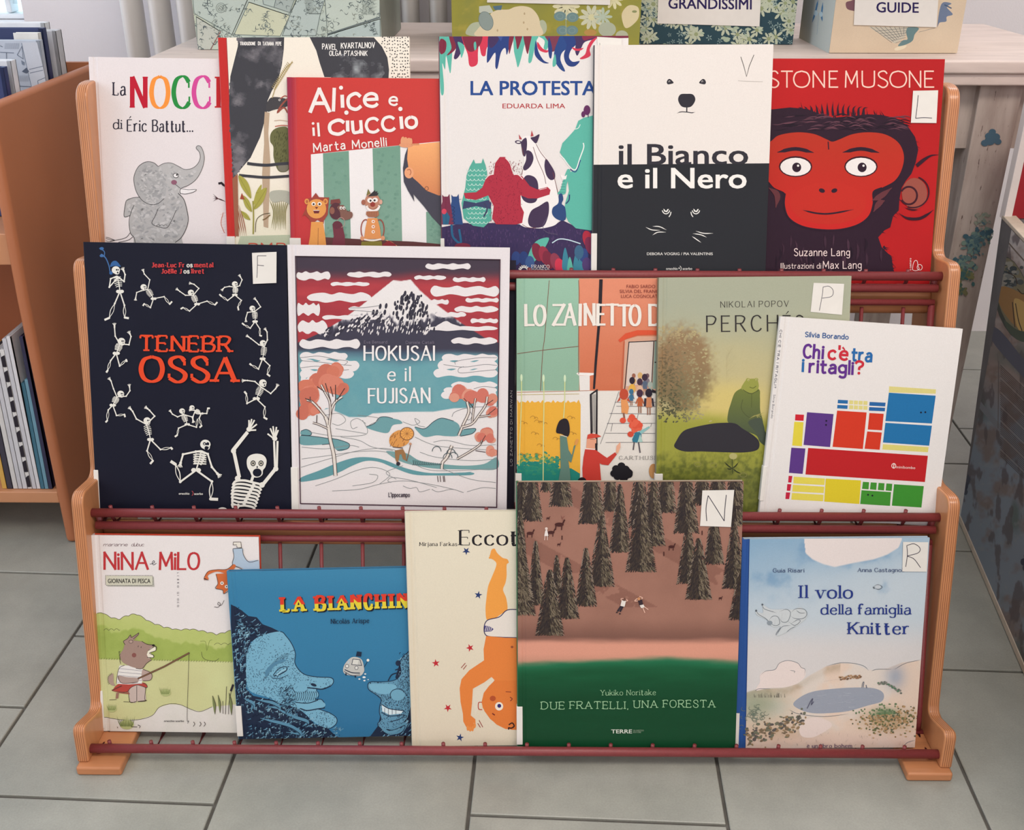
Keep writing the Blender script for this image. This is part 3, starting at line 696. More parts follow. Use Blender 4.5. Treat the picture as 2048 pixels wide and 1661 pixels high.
# ---- Pavel Kvartalnov / Olga Ptashnik ----
b = book('red spined cover with grey bird tail shapes and a plant, standing behind the Alice book', 2, .032, (436.8, 73), (813.4, 75.7), (831, 485), (455, 473), board=(236, 226, 210), spine=(190, 50, 46), lab=(473, .009), th=.0078)
t, p, og, d = b; p.frame(420, 50, 480/1772)
def f(X, Y):
    c = flatc((236, 228, 212), X); n = vn(X, Y, 300, 3); return mixc(c, (226, 222, 190), sstep(1000, 1500, Y)*.5)
p.bgrid(f, 30)
dk = (64, 64, 69)
p.poly([(40, 70), (120, 78), (190, 1570), (100, 1570)], (192, 46, 42)); p.line([(120, 80), (190, 1560)], 5, (140, 34, 34), sm=False)
def cloudy(poly, c1, c2, seed, step=7, mid=None):
    P_ = catm(poly, True, 5); x0, y0 = P_.min(0); x1, y1 = P_.max(0); gx, gy = np.meshgrid(np.arange(x0, x1, step), np.arange(y0, y1, step))
    # brush tufts of a second tone within the outline
    X, Y = P_[:, 0], P_[:, 1]; n = vn(gx, gy, 110, seed, 4); z0 = p.z
    for i, (x, y, k) in enumerate(zip(gx.ravel(), gy.ravel(), n.ravel())):
        if k < .53: continue
        ins = np.sum(((Y > y) != (np.roll(Y, 1) > y)) & (x < (np.roll(X, 1)-X)*(y-Y)/(np.roll(Y, 1)-Y+1e-9)+X)) % 2
        if not ins or np.min(np.hypot(X-x, Y-y)) < step*1.3: continue
        kk = min(1, (k-.53)*4.5); p.z = z0+(i % 5)*2e-6; p.ell(x, y, step*.95, step*.95, tuple(np.array(c1)*(1-kk)+np.array(c2)*kk), n=6)
    p.z = z0+2e-5
tail = [(212, 84), (548, 84), (545, 180), (530, 300), (505, 400), (455, 490), (425, 560), (420, 650), (370, 830), (300, 980), (240, 1050), (170, 1135), (165, 1000), (150, 800), (140, 600), (150, 380), (180, 260), (205, 160)]
p.poly(tail, dk, sm=False); cloudy(tail, dk, (122, 118, 122), 4, 9)
head2 = [(735, 88), (1210, 92), (1270, 160), (1310, 240), (1322, 330), (1318, 395), (845, 385), (810, 280), (785, 190)]
p.poly(head2, dk); cloudy([(800, 230), (1200, 240), (1260, 395), (850, 390)], (80, 80, 85), (170, 176, 178), 9, 8)
p.stext('TRADUZIONE', 222, 148, 22, (232, 228, 222), 112, wv=.2, jit=.05); p.stext('Di', 356, 148, 24, (232, 228, 222), 16, wv=.2); p.stext('TATiANA', 390, 150, 24, (232, 228, 222), 80, wv=.18, jit=.05); p.stext('PEPE', 486, 150, 24, (232, 228, 222), 40, wv=.18, jit=.05)
p.stext('PAVEL', 830, 178, 38, (238, 234, 228), 104, wv=.15, jit=.06, ang=2); p.stext('KVARTALNOV', 968, 172, 38, (238, 234, 228), 248, wv=.15, jit=.06, ang=-1)
p.stext('OLGA', 882, 226, 34, (238, 234, 228), 86, wv=.15, jit=.06); p.stext('PTASHNiK', 992, 226, 34, (238, 234, 228), 168, wv=.15, jit=.06)
z0 = p.z
for i in range(330):
    y = 95+(i//13)*24+R_.uniform(-6, 6); x = 1270+(i % 13)*19+R_.uniform(-5, 5)
    edge = 1212+ (y-92)*.75 if y < 240 else 1325
    if x < edge+8 or x > 1475: continue
    p.z = z0+(i % 8)*2e-6; p.ell(x, y, R_.uniform(3.4, 5.6), R_.uniform(3.4, 6), (60, 58, 62), n=8)
p.z = z0+3e-5
tk = (184, 160, 134)
p.poly([(405, 640), (440, 650), (430, 800), (445, 1000), (440, 1200), (430, 1500), (396, 1490), (392, 1300), (385, 1100), (400, 880), (398, 740)], tk)
brd = [(440, 545), (480, 532), (540, 540), (572, 556), (572, 600), (470, 628), (425, 640), (415, 600)]
p.poly(brd, (70, 68, 70), sm=True); p.ell(514, 554, 8, 8, (220, 216, 210)); p.ell(514, 554, 4, 4, (40, 36, 40)); p.line([(572, 545), (530, 590), (500, 645), (545, 610), (575, 650)], 12, (158, 84, 70)); p.line([(520, 545), (548, 525), (572, 528)], 8, (176, 90, 76))
p.line([(475, 708), (520, 704), (575, 712)], 6, (196, 170, 150)); p.line([(480, 750), (530, 742), (575, 745)], 8, (186, 110, 92))
gb = [(450, 800), (490, 762), (560, 752), (590, 800), (595, 900), (590, 1010), (580, 1070), (540, 1088), (500, 1070), (470, 980), (468, 900), (445, 860)]
p.poly(gb, (104, 104, 66), sm=True)
for i in range(60): p.line([(R_.uniform(480, 575), R_.uniform(790, 1000))]*1+[(0, 0)], 3, (70, 72, 44)) if 0 else None
for i in range(70):
    x = R_.uniform(478, 572); y = R_.uniform(780, 1000); p.line([(x, y), (x-3, y+16)], 4, (74, 76, 46), sm=False)
p.ell(540, 1050, 40, 34, (120, 116, 100))
p.line([(275, 1022), (330, 1030), (420, 1036), (500, 1028), (590, 1022)], 22, (62, 62, 68)); p.line([(215, 1110), (300, 1118), (420, 1126), (590, 1116)], 20, (62, 62, 68))
for i in range(16):  # fern
    x = 480+i*7.5; y = 480-i*12; p.line([(x, y), (x-22, y-26)], 4, (176, 158, 106), sm=False); p.line([(x, y), (x+16, y-34)], 4, (176, 158, 106), sm=False)
p.line([(460, 540), (500, 420), (560, 320), (612, 275)], 6, (168, 148, 96))
p.poly([(225, 1560), (590, 1550), (590, 1640), (200, 1640)], (184, 192, 164))
lf = (166, 160, 74)
for P_ in ([(212, 1112), (262, 1140), (295, 1200), (304, 1280), (262, 1240), (225, 1180)], [(340, 1240), (380, 1178), (372, 1240), (322, 1330)], [(420, 1205), (360, 1240), (325, 1360), (390, 1310)], [(242, 1260), (290, 1300), (310, 1380), (262, 1340)], [(230, 1375), (272, 1395), (298, 1440), (255, 1425)]):
    p.poly(P_, lf, sm=True); p.line([P_[0], P_[len(P_)//2]], 2.5, (120, 118, 50))
p.poly([(236, 1240), (258, 1290), (222, 1285)], (160, 70, 50)); p.line([(320, 1545), (322, 1400), (318, 1300)], 10, (150, 144, 66)); p.line([(335, 1530), (345, 1440), (390, 1400), (445, 1390)], 5, (96, 84, 60)); p.line([(390, 1440), (412, 1430), (446, 1402)], 8, (120, 96, 60))
for i in range(5): p.line([(270-i*14, 1560), (250-i*14, 1450), (215-i*6, 1330)], 6, (152, 84, 60), taper=.3)
for i in range(9): p.line([(455+i*13, 1500+i % 3*8), (470+i*11, 1380), (440+i*18, 1290)], 7, (132, 126, 74), taper=.25)
p.poly([(442, 1240), (480, 1222), (560, 1224), (600, 1250), (600, 1330), (545, 1300), (480, 1310), (448, 1290)], (176, 176, 160), sm=True)
p.stext('PMP', 290, 1660, 46, (196, 84, 66), 260, wv=.2, jit=.05)
p.poly([(165, 1135), (205, 1100), (214, 1560), (185, 1560)], (152, 96, 72))
p.build('cover_print', M_PRINT, t, og)
# ---- Alice e il ciuccio ----
b = book('glossy red cover titled Alice e il ciuccio with circus figures and green stripes', 2, .0235, (573, 153.5), (906, 158.5), None, (584, 489), board=(178, 50, 52), spine=(140, 40, 56), lab=(476, .012), gloss=True, th=.0078)
t, p, og, d = b; p.frame(420, 50, 480/1772)
def f(X, Y): 
    c = mixc(flatc((198, 58, 52), X), (150, 42, 70), 1-sstep(575, 660, X)); return mixc(c, (186, 48, 56), sstep(300, 1600, Y)*.6)
p.bgrid(f, 14)
wh = (236, 228, 222); cap = wh
p.poly([(745, 956), (1410, 888), (1540, 875), (1720, 858), (1720, 1660), (755, 1660)], (232, 228, 226))
gn = (112, 152, 132)
def f2(X, Y): return mixc(flatc((116, 156, 136), X), (92, 134, 118), vn(X, Y, 120, 5)*.7)
for P_ in ([(834, 948), (1025, 930), (1042, 1660), (850, 1660)], [(1200, 912), (1404, 890), (1420, 1660), (1222, 1660)], [(1596, 1380), (1720, 1380), (1720, 1660), (1600, 1660)]):
    p.poly(P_, gn, c2=(124, 160, 142))
    for i in range(60):
        x = R_.uniform(P_[0][0]+20, P_[1][0]-16); y = R_.uniform(P_[0][1]+30, 1600); k = R_.random()
        p.ell(x, y, R_.uniform(10, 16), R_.uniform(8, 14), (104+14*k, 144+12*k, 126+12*k), n=10)
# hand-cut lettering
def H(s, x, y, cap_, w_, ang, sp=.2, wv=.17): p.stext(s, x, y, cap_, cap, w_, ang=ang, wv=wv, jit=.03, sp=sp)
H('A', 742, 636, 160, 140, -1); H('l', 912, 630, 148, None, 2); p.line([(976, 516), (980, 612)], 27, cap, sm=False); p.ell(968, 464, 15, 15, cap)
H('c', 1022, 622, 170, 96, -3, wv=.15); H('e', 1144, 604, 140, 96, -3, wv=.17); H('e', 1326, 592, 88, 58, 0, wv=.17)
p.line([(764, 758), (768, 820)], 17, cap, sm=False); p.ell(762, 728, 10, 10, cap); p.line([(798, 722), (806, 824)], 17, cap, sm=False)
H('c', 885, 808, 150, 112, -4, wv=.17); p.line([(1016, 706), (1018, 788)], 26, cap, sm=False); p.ell(1008, 648, 16, 16, cap)
H('u', 1058, 796, 118, 62, -3, wv=.2); H('C', 1156, 794, 100, 92, -3, wv=.22, sp=.1); H('C', 1276, 784, 100, 92, -3, wv=.22); p.line([(1410, 676), (1418, 768)], 26, cap, sm=False); p.ell(1406, 621, 16, 16, cap); H('o', 1452, 760, 118, 76, -4, wv=.2)
H('Marta', 768, 938, 60, 232, -5.5, wv=.15); H('Monelli', 1054, 914, 58, 250, -5, wv=.15)
# peering child
hair = (66, 64, 76)
p.poly([(1460, 905), (1440, 960), (1425, 1060), (1432, 1160), (1460, 1220), (1510, 1306), (1502, 1250), (1580, 1340), (1640, 1420), (1705, 1490), (1720, 1480), (1720, 1230), (1600, 1200), (1500, 1120), (1470, 1040)], hair, sm=False)
face = [(1462, 905), (1540, 880), (1720, 862), (1720, 1258), (1690, 1260), (1600, 1225), (1540, 1165), (1500, 1130), (1470, 1080), (1456, 990)]
p.poly(face, (240, 172, 112), c2=(208, 130, 84)); p.ell(1470, 1092, 34, 42, (228, 160, 116)); p.line([(1456, 1072), (1476, 1068), (1484, 1090), (1476, 1110)], 6, (168, 98, 66))
p.ring(1600, 1208, 13, 14, 4, (110, 66, 50))
for x, r in ((1422, 18), (1442, 22), (1466, 22), (1480, 18)): p.ell(x, 860+(x-1440)*.2, r*.8, 32, (222, 154, 112), rot=8)
p.ell(1450, 888, 54, 18, (220, 150, 110)); p.line([(1484, 884), (1545, 882)], 14, (210, 140, 98))
# footing
p.poly([(850, 1568), (1000, 1576), (1250, 1590), (1500, 1600), (1720, 1620), (1720, 1670), (850, 1670)], (92, 50, 50))
# lion
lc = (222, 152, 78)
p.poly([(715, 1285), (755, 1275), (782, 1240), (806, 1272), (880, 1275), (870, 1400), (842, 1445), (840, 1470), (795, 1440), (755, 1470), (730, 1430), (700, 1400), (680, 1420), (715, 1340)], (156, 66, 52))
p.ell(716, 1304, 17, 21, lc); p.ell(854, 1304, 17, 21, lc); p.ell(717, 1305, 9, 12, (176, 100, 56)); p.ell(853, 1305, 9, 12, (176, 100, 56)); p.ell(787, 1358, 72, 72, lc)
p.poly([(748, 1455), (835, 1455), (852, 1560), (862, 1660), (722, 1660), (740, 1560)], lc, sm=False); p.line([(800, 1500), (798, 1640)], 4, (150, 90, 50))
for x in (766, 810): p.ell(x, 1322, 15, 14, (240, 236, 228)); p.ell(x, 1324, 8, 8, (60, 40, 36))
p.poly([(775, 1344), (800, 1344), (788, 1362)], (120, 56, 44)); p.poly([(762, 1368), (812, 1368), (804, 1392), (770, 1392)], (110, 40, 44)); p.line([(764, 1370), (810, 1370)], 4, (236, 228, 220))
# monkey with fez
mk = (84, 44, 52)
p.poly([(905, 1470), (975, 1465), (996, 1560), (1000, 1660), (895, 1660), (915, 1560)], (112, 46, 60)); p.poly([(892, 1292), (958, 1284), (966, 1318), (890, 1326)], (120, 62, 58))
p.ell(930, 1375, 48, 62, mk); p.ell(903, 1372, 18, 26, (140, 90, 74)); p.poly([(940, 1345), (985, 1330), (1010, 1370), (1050, 1385), (1050, 1420), (1010, 1440), (970, 1430), (960, 1380)], (126, 88, 76), sm=True)
for x in (968, 990): p.ell(x, 1352, 10, 12, (228, 222, 214)); p.ell(x+2, 1354, 4, 5, (50, 36, 36))
p.ell(1020, 1376, 3, 5, (60, 36, 36)); p.ell(1034, 1372, 3, 5, (60, 36, 36)); p.ring(968, 1458, 28, 36, 3, (190, 150, 140)); p.ell(940, 1478, 34, 30, (98, 42, 56))
# clown
p.poly([(1155, 1262), (1168, 1210), (1190, 1250)], (120, 112, 62)); p.ell(1200, 1306, 58, 62, (184, 128, 104)); p.ell(1134, 1310, 16, 20, (160, 96, 76)); p.ell(1262, 1308, 12, 18, (208, 160, 140))
for x0, y0 in ((1170, 1262), (1186, 1240), (1204, 1220), (1222, 1226), (1232, 1240)): p.poly([(1165, 1268), (x0+14, y0), (1235, 1262)], (50, 46, 48))
p.ell(1182, 1296, 20, 18, (236, 230, 224)); p.ell(1220, 1294, 20, 18, (236, 230, 224)); p.ell(1186, 1298, 8, 8, (50, 40, 40)); p.ell(1216, 1296, 8, 8, (50, 40, 40)); p.ell(1202, 1326, 19, 18, (146, 56, 46))
p.line([(1158, 1336), (1172, 1362), (1205, 1374), (1238, 1362), (1252, 1334)], 17, (236, 228, 222)); p.line([(1164, 1342), (1204, 1362), (1246, 1340)], 3, (120, 60, 50))
p.poly([(1155, 1378), (1245, 1374), (1248, 1404), (1230, 1420), (1172, 1420), (1152, 1400)], (166, 108, 78)); 
for i in range(6): p.line([(1165+i*13, 1380), (1172+i*11, 1416)], 2.5, (120, 70, 50))
p.ring(1150, 1510, 34, 72, 8, (150, 70, 56), a0=100, a1=290); p.ring(1252, 1510, 34, 72, 8, (150, 70, 56), a0=-110, a1=80)
p.poly([(1165, 1428), (1236, 1426), (1256, 1500), (1266, 1580), (1138, 1582), (1148, 1500)], (216, 144, 84), sm=False); p.line([(1138, 1584), (1200, 1592), (1266, 1582)], 12, (232, 224, 214)); p.poly([(1120, 1600), (1268, 1596), (1276, 1660), (1112, 1660)], (128, 118, 48))
for y in (1452, 1490, 1528): p.ell(1206, y, 12, 12, (236, 226, 216)); p.ell(1207, y, 6, 6, (190, 110, 66))
p.ell(1125, 1576, 15, 17, (214, 150, 110)); p.ell(1278, 1574, 15, 17, (214, 150, 110)); p.line([(1300, 1590), (1340, 1604), (1390, 1640)], 5, (220, 160, 110)); p.poly([(1275, 1620), (1320, 1592), (1370, 1620), (1390, 1660), (1270, 1660)], (134, 38, 46))
p.build('cover_print', M_GLOSS, t, og)
# ---- La protesta ----
b = book('white cover titled La protesta with animals seen from behind and jungle leaves', 2, .0155, (878.4, 73), (1257, 71.6), (1250, 545), (885, 543), board=(226, 220, 216), spine=(100, 44, 62), lab=(477, .003), th=.0075)
t, p, og, d = b; p.frame(860, 50, 360/1172)
p.bg(226, 221, 217)
tq = (92, 178, 160); nv = (40, 62, 122); mr = (122, 42, 62); rd = (204, 56, 80); pu = (66, 48, 88)
def drip(pts, c): p.poly(pts, c, sm=True, n=4)
drip([(55, 60), (135, 75), (145, 150), (140, 250), (130, 315), (105, 200), (98, 290), (80, 250), (90, 380), (88, 450), (70, 440), (62, 280), (58, 150)], tq)
drip([(70, 90), (105, 110), (100, 170), (70, 190), (58, 140)], mr)
p.poly([(125, 65), (190, 65), (170, 150), (130, 190), (110, 195), (140, 150)], mr, sm=True)
drip([(150, 60), (225, 62), (215, 150), (180, 215), (155, 215), (170, 140)], pu); drip([(180, 110), (225, 140), (205, 215), (196, 170)], tq)
drip([(225, 60), (410, 62), (400, 110), (370, 150), (360, 200), (335, 195), (320, 130), (312, 180), (310, 250), (280, 272), (255, 260), (245, 190), (215, 110)], rd); drip([(215, 62), (330, 62), (335, 110), (300, 160), (265, 175), (235, 150)], mr); drip([(285, 120), (298, 110), (302, 150), (290, 165)], tq)
drip([(395, 60), (545, 62), (520, 130), (500, 195), (490, 150), (462, 180), (440, 280), (425, 270), (425, 180), (385, 235), (370, 240), (375, 150)], nv); drip([(385, 60), (450, 62), (440, 110), (400, 150), (380, 120)], pu)
p.poly([(430, 60), (480, 60), (462, 105)], (60, 80, 140))
drip([(560, 62), (700, 62), (690, 110), (675, 180), (660, 240), (640, 240), (645, 150), (620, 120), (590, 230), (572, 276), (560, 230), (545, 150)], tq); drip([(555, 62), (600, 62), (590, 110), (570, 160), (560, 110)], mr); drip([(610, 62), (660, 64), (650, 130), (635, 190), (618, 130)], mr)
drip([(520, 70), (545, 80), (530, 140), (516, 190), (512, 130)], mr)
drip([(690, 60), (790, 62), (780, 110), (760, 160), (740, 150), (745, 100)], tq); drip([(700, 110), (730, 150), (760, 165), (780, 160), (760, 180), (720, 170), (700, 145)], rd)
drip([(690, 100), (705, 170), (740, 230), (775, 248), (740, 248), (700, 220), (680, 180)], nv); drip([(750, 62), (870, 62), (850, 110), (810, 170), (780, 165), (770, 110)], (118, 56, 76)); drip([(775, 80), (795, 150), (790, 215), (775, 205), (768, 130)], nv)
drip([(860, 62), (960, 64), (940, 120), (900, 150), (860, 180), (850, 230), (880, 300), (850, 290), (815, 240), (808, 180), (830, 110)], (40, 70, 128)); drip([(870, 62), (1000, 62), (960, 120), (920, 160), (905, 210), (930, 240), (975, 235), (945, 268), (905, 268), (880, 240), (872, 190), (890, 130)], nv)
drip([(950, 60), (1110, 64), (1080, 90), (1010, 110), (985, 150), (960, 200), (945, 170), (950, 110)], pu); drip([(1000, 62), (1120, 62), (1100, 72), (1040, 92), (1000, 100)], (130, 44, 70)); drip([(925, 145), (960, 155), (1000, 150), (975, 168), (940, 165)], rd); drip([(1090, 80), (1060, 120), (1040, 160), (1045, 200), (1000, 222), (975, 218), (1010, 190), (1025, 140), (1050, 100)], rd)
p.poly([(1080, 60), (1320, 62), (1320, 84), (1240, 86), (1100, 84)], (118, 44, 66)); drip([(800, 230), (815, 190), (822, 255), (800, 272)], tq)
p.text('LA PROTESTA', 266, 456, 92, (36, 72, 138), 815, bold=.024); p.text('EDUARDA LIMA', 472, 543, 31, (176, 56, 62), 408, bold=.012)
# ground
gd = (58, 46, 84)
p.poly([(60, 1320), (220, 1290), (420, 1290), (600, 1300), (800, 1310), (860, 1270), (960, 1320), (1080, 1340), (1320, 1340), (1320, 1640), (60, 1640)], gd)
for i in range(420):
    x = R_.uniform(90, 1240); y = R_.uniform(1310, 1440); c = R_.choice([(84, 62, 104), (44, 40, 84), (70, 52, 96), (96, 70, 112)])
    p.z += 0; p.line([(x, y), (x+R_.uniform(-3, 3), y+R_.uniform(8, 22))], 3, c, sm=False); p.z -= p.dz*.8
p.z += 2e-5
# owl
ow = (86, 168, 150)
p.poly([(258, 925), (285, 875), (295, 902), (335, 900), (345, 868), (362, 915), (372, 960), (378, 1100), (400, 1200), (400, 1270), (350, 1318), (280, 1308), (220, 1260), (205, 1160), (230, 1060), (238, 980)], ow)
for r in range(12):
    for k in range(5):
        x = 250+k*26+(r % 2)*10; y = 940+r*31
        if x > 238 and x < 385: p.ring(x, y, 12, 13, 3.2, (196, 222, 212), a0=0, a1=180); p.z -= p.dz
p.z += 1e-5
p.poly([(220, 1145), (300, 1160), (380, 1140), (400, 1160), (396, 1200), (300, 1180), (212, 1200)], (58, 66, 100)); p.line([(352, 1160), (372, 1200), (350, 1250)], 10, (60, 60, 90))
# left cats
for cx, cc in ((165, (46, 74, 124)), (105, (120, 50, 74))):
    p.poly([(cx-26, 1105), (cx-14, 1118), (cx+10, 1118), (cx+22, 1100), (cx+26, 1150), (cx+40, 1230), (cx+50, 1300), (cx-40, 1300), (cx-40, 1210), (cx-24, 1150)], cc)
for i in range(5): p.line([(140, 1180+i*24), (160, 1190+i*24), (150, 1204+i*24)], 5, (38, 54, 96))
p.line([(186, 1138), (204, 1134)], 2.5, (40, 50, 90)); p.poly([(105, 1210), (130, 1250), (120, 1300), (84, 1300), (80, 1230)], (44, 96, 128)); p.line([(140, 1300), (150, 1380), (200, 1420), (190, 1330)], 14, (40, 96, 132)); p.ell(92, 1215, 16, 18, (208, 70, 92))
# cow
cw = (236, 231, 228)
p.poly([(600, 735), (650, 725), (690, 760), (730, 830), (770, 880), (800, 950), (830, 1100), (850, 1200), (830, 1290), (760, 1320), (690, 1325), (600, 1310), (560, 1250), (580, 1100), (600, 980), (612, 880), (600, 800)], cw, sm=True)
dkp = (66, 50, 78)
for P_ in ([(595, 760), (625, 735), (632, 780), (622, 850), (606, 850), (596, 800)], [(628, 820), (660, 828), (674, 870), (655, 920), (620, 948), (606, 930), (625, 880)], [(655, 735), (680, 728), (712, 712), (705, 745), (690, 772), (668, 755)], [(755, 872), (785, 910), (812, 960), (812, 1000), (785, 1010), (758, 980), (745, 920)], [(765, 1150), (775, 1200), (765, 1260), (740, 1310), (690, 1322), (650, 1310), (638, 1270), (660, 1210), (710, 1180)], [(620, 985), (670, 985), (700, 1020), (705, 1090), (690, 1150), (640, 1160), (600, 1130), (590, 1060)]): p.poly(P_, dkp, sm=True)
p.ell(575, 763, 22, 11, dkp, rot=8); p.ell(575, 763, 13, 5, cw); p.poly([(578, 712), (600, 745), (582, 745)], (176, 66, 72)); p.poly([(655, 728), (662, 686), (674, 722)], (176, 66, 72))
for P_ in ([(672, 795), (700, 880), (740, 970), (755, 1035)], [(690, 775), (720, 830), (760, 880)], [(800, 960), (825, 1060), (835, 1105)], [(605, 940), (596, 975)], [(600, 1300), (640, 1320), (690, 1322)], [(610, 850), (600, 800)]): p.line(P_, 3.5, (110, 60, 60))
p.line([(765, 1250), (735, 1310), (760, 1350), (830, 1365)], 4, (90, 80, 104))
# ape in red
ap = (172, 48, 66)
p.poly([(220, 1095), (300, 1090), (340, 1060), (370, 985), (415, 970), (425, 900), (455, 860), (490, 860), (525, 900), (540, 970), (600, 985), (650, 1050), (700, 1072), (765, 1055), (785, 1075), (778, 1105), (700, 1130), (640, 1130), (590, 1110), (592, 1180), (612, 1220), (600, 1290), (560, 1300), (430, 1298), (405, 1260), (415, 1180), (380, 1110), (300, 1140), (230, 1130)], ap, sm=False)
z0 = p.z
for i in range(380):
    x = R_.uniform(385, 600); y = R_.uniform(880, 1290); p.z = z0+(i % 20)*2e-6; p.line([(x, y), (x, y+7)], 2.6, (128, 32, 52), sm=False)
p.z = z0+5e-5
p.line([(415, 972), (385, 980), (360, 1005)], 5, (236, 222, 218)); p.line([(490, 865), (520, 900), (538, 955)], 5, (236, 222, 218)); p.line([(545, 975), (575, 976), (605, 1005)], 5, (236, 222, 218)); p.line([(712, 1075), (760, 1062)], 3, (236, 222, 218))
# elephant
p.poly([(1060, 590), (1000, 605), (965, 625), (945, 680), (900, 730), (862, 770), (845, 830), (880, 880), (940, 950), (905, 960), (895, 1000), (905, 1080), (880, 1160), (875, 1220), (900, 1280), (950, 1325), (1060, 1340), (1320, 1340), (1320, 590)], tq, sm=False)
p.line([(998, 768), (1000, 800), (975, 870), (950, 940), (915, 930), (870, 870), (845, 848)], 7, (230, 236, 230)); p.line([(912, 940), (950, 955), (980, 880)], 6, nv); p.line([(940, 680), (965, 672), (978, 648)], 4, (230, 236, 230))
p.poly([(895, 940), (915, 960), (890, 1040), (880, 1100), (830, 1100), (850, 1070), (868, 1010)], tq, sm=True)
for i in range(6): p.line([(840+i*5, 1090-i*18), (880, 1090-i*18)], 2.5, (56, 120, 120), sm=False)
p.poly([(848, 975), (880, 985), (892, 975), (885, 1005), (860, 1008)], cw); p.ell(998, 582, 13, 20, (96, 44, 90)); p.ell(1022, 555, 22, 32, (96, 44, 90)); p.line([(1030, 580), (1030, 604)], 5, (70, 40, 80))
# blue cat
p.poly([(838, 1108), (858, 1098), (868, 1135), (858, 1165), (880, 1190), (885, 1260), (860, 1275), (820, 1262), (795, 1230), (800, 1190), (835, 1160)], (46, 72, 120), sm=True); p.line([(885, 1165), (905, 1140), (908, 1105)], 8, (44, 64, 112))
# lower leaves
p.poly([(640, 1500), (690, 1410), (770, 1385), (760, 1430), (700, 1520), (650, 1560)], tq, sm=True)
for cx, cy, c in ((700, 1480, mr), (745, 1500, (150, 50, 70)), (770, 1530, mr), (820, 1545, (140, 60, 80)), (850, 1580, rd), (1030, 1400, (170, 44, 64)), (1045, 1440, (120, 44, 74))): p.ell(cx, cy, 34, 62, c, rot=-18)
for cx, cy in ((880, 1520), (950, 1560), (985, 1530), (910, 1580)): p.poly([(cx-18, cy+70), (cx-16, cy-10), (cx, cy-70), (cx+20, cy), (cx+22, cy+70)], R_.choice([tq, (60, 130, 150)]), sm=True)
p.line([(795, 1420), (840, 1395), (900, 1400), (980, 1425)], 7, (196, 216, 226))
for cx, cy, c in ((560, 1520, (50, 70, 126)), (610, 1520, (44, 64, 118)), (650, 1550, (60, 90, 140)), (1000, 1500, (50, 70, 126)), (1020, 1560, (80, 60, 110)), (970, 1480, (60, 100, 130))): p.ell(cx, cy, 30, 46, c)
p.ell(212, 1440, 52, 20, (120, 44, 66))
for i in range(16):
    a = i*math.pi/8; p.line([(612+22*math.cos(a), 1602+22*math.sin(a)), (612+38*math.cos(a), 1602+38*math.sin(a))], 8, (230, 228, 224), sm=False)
p.ring(612, 1602, 22, 22, 5, (230, 228, 224)); p.stext('FRANCO', 662, 1585, 22, (224, 220, 216), 114, wv=.14, wh=.08, serif=1); p.stext('COSIMO', 662, 1611, 22, (224, 220, 216), 114, wv=.14, wh=.08, serif=1)
p.build('cover_print', M_PRINT, t, og)
sticker(b, [(1195, 92), (1194, 74), (1243, 77), (1243, 92)][::-1], '', [[(1105, 118), (1106, 134)]], 2)
# ---- Il Bianco e il Nero ----
b = book('half white half black cover with a bear face above and cat eyes below', 2, .0072, (1190.5, 90.6), (1546.7, 88.3), (1531, 543.5), (1184.4, 543.5), board=(226, 220, 214), spine=(60, 62, 66), lab=(467, .005), th=.0075)
t, p, og, d = b; p.frame(1180, 70, 380/1288)
p.bg(228, 221, 214)
p.poly([(0, 880), (1260, 870), (1260, 1800), (-20, 1800)], (38, 40, 45))
p.line([(14, 880), (14, 60)], 1, (228, 221, 214), sm=False)
bk = (46, 44, 52)
for sx, cx in ((1, 541), (-1, 765)):
    p.poly([(cx-sx*21, 320), (cx-sx*12, 302), (cx+sx*4, 300), (cx+sx*26, 324), (cx+sx*4, 333), (cx-sx*14, 334)], bk, sm=True); p.ell(cx-3, 316, 6, 7, (190, 186, 184)); p.ell(cx-2, 318, 4, 5, bk)
p.poly([(612, 404), (655, 399), (698, 404), (714, 440), (690, 482), (655, 492), (618, 482), (597, 440)], bk, sm=True); p.line([(656, 488), (656, 522)], 8, bk, sm=False); p.line([(588, 532), (615, 522), (656, 523), (690, 528), (714, 523)], 6, bk, taper=.2)
p.text('il Bianco', 197, 878, 140, (48, 46, 54), 872, bold=.022); p.text('e il Nero', 190, 1038, 138, (238, 234, 228), 868, bold=.022)
p.poly([(180, 880), (1080, 872), (1080, 884), (180, 893)], (38, 40, 45))
wl = (232, 230, 224)
for m, cx in ((1, 515), (-1, 718)):
    p.ring(cx, 1185, 25, 28, 6, wl, a0=10, a1=170); p.poly([(cx-18, 1178), (cx-12, 1198), (cx+8, 1202), (cx+20, 1180), (cx+8, 1182), (cx, 1190)], wl); p.ell(cx, 1184, 8, 8, (38, 40, 45)); p.line([(cx+m*34, 1200), (cx+m*30, 1218), (cx+m*20, 1234)], 6, wl)
for P_ in ([(378, 1304), (420, 1322), (475, 1325)], [(425, 1298), (470, 1300), (518, 1322)], [(424, 1357), (460, 1338), (515, 1338)], [(717, 1330), (770, 1345), (835, 1345)], [(697, 1347), (750, 1355), (790, 1372)], [(692, 1366), (720, 1385), (753, 1408)]): p.line(P_, 6, wl, taper=.25)
p.text('DEBORA VOGRIG / PIA VALENTINIS', 386, 1493, 18, (222, 220, 214), 446, bold=.012); p.text('orecchio', 516, 1593, 17, (220, 218, 212), 78, bold=.02); p.text('acerbo', 628, 1593, 17, (220, 218, 212), 64, bold=.02); p.ring(604, 1584, 14, 18, 4, (220, 218, 212), a0=-70, a1=70); p.ell(604, 1582, 4, 6, (220, 218, 212))
p.line([(1022, 148), (1042, 210), (1061, 282), (1080, 210), (1111, 135)], 4, (70, 66, 66), sm=False); p.line([(1003, 311), (1100, 315), (1172, 317)], 2, (160, 152, 144))
p.build('cover_print', M_PRINT, t, og)
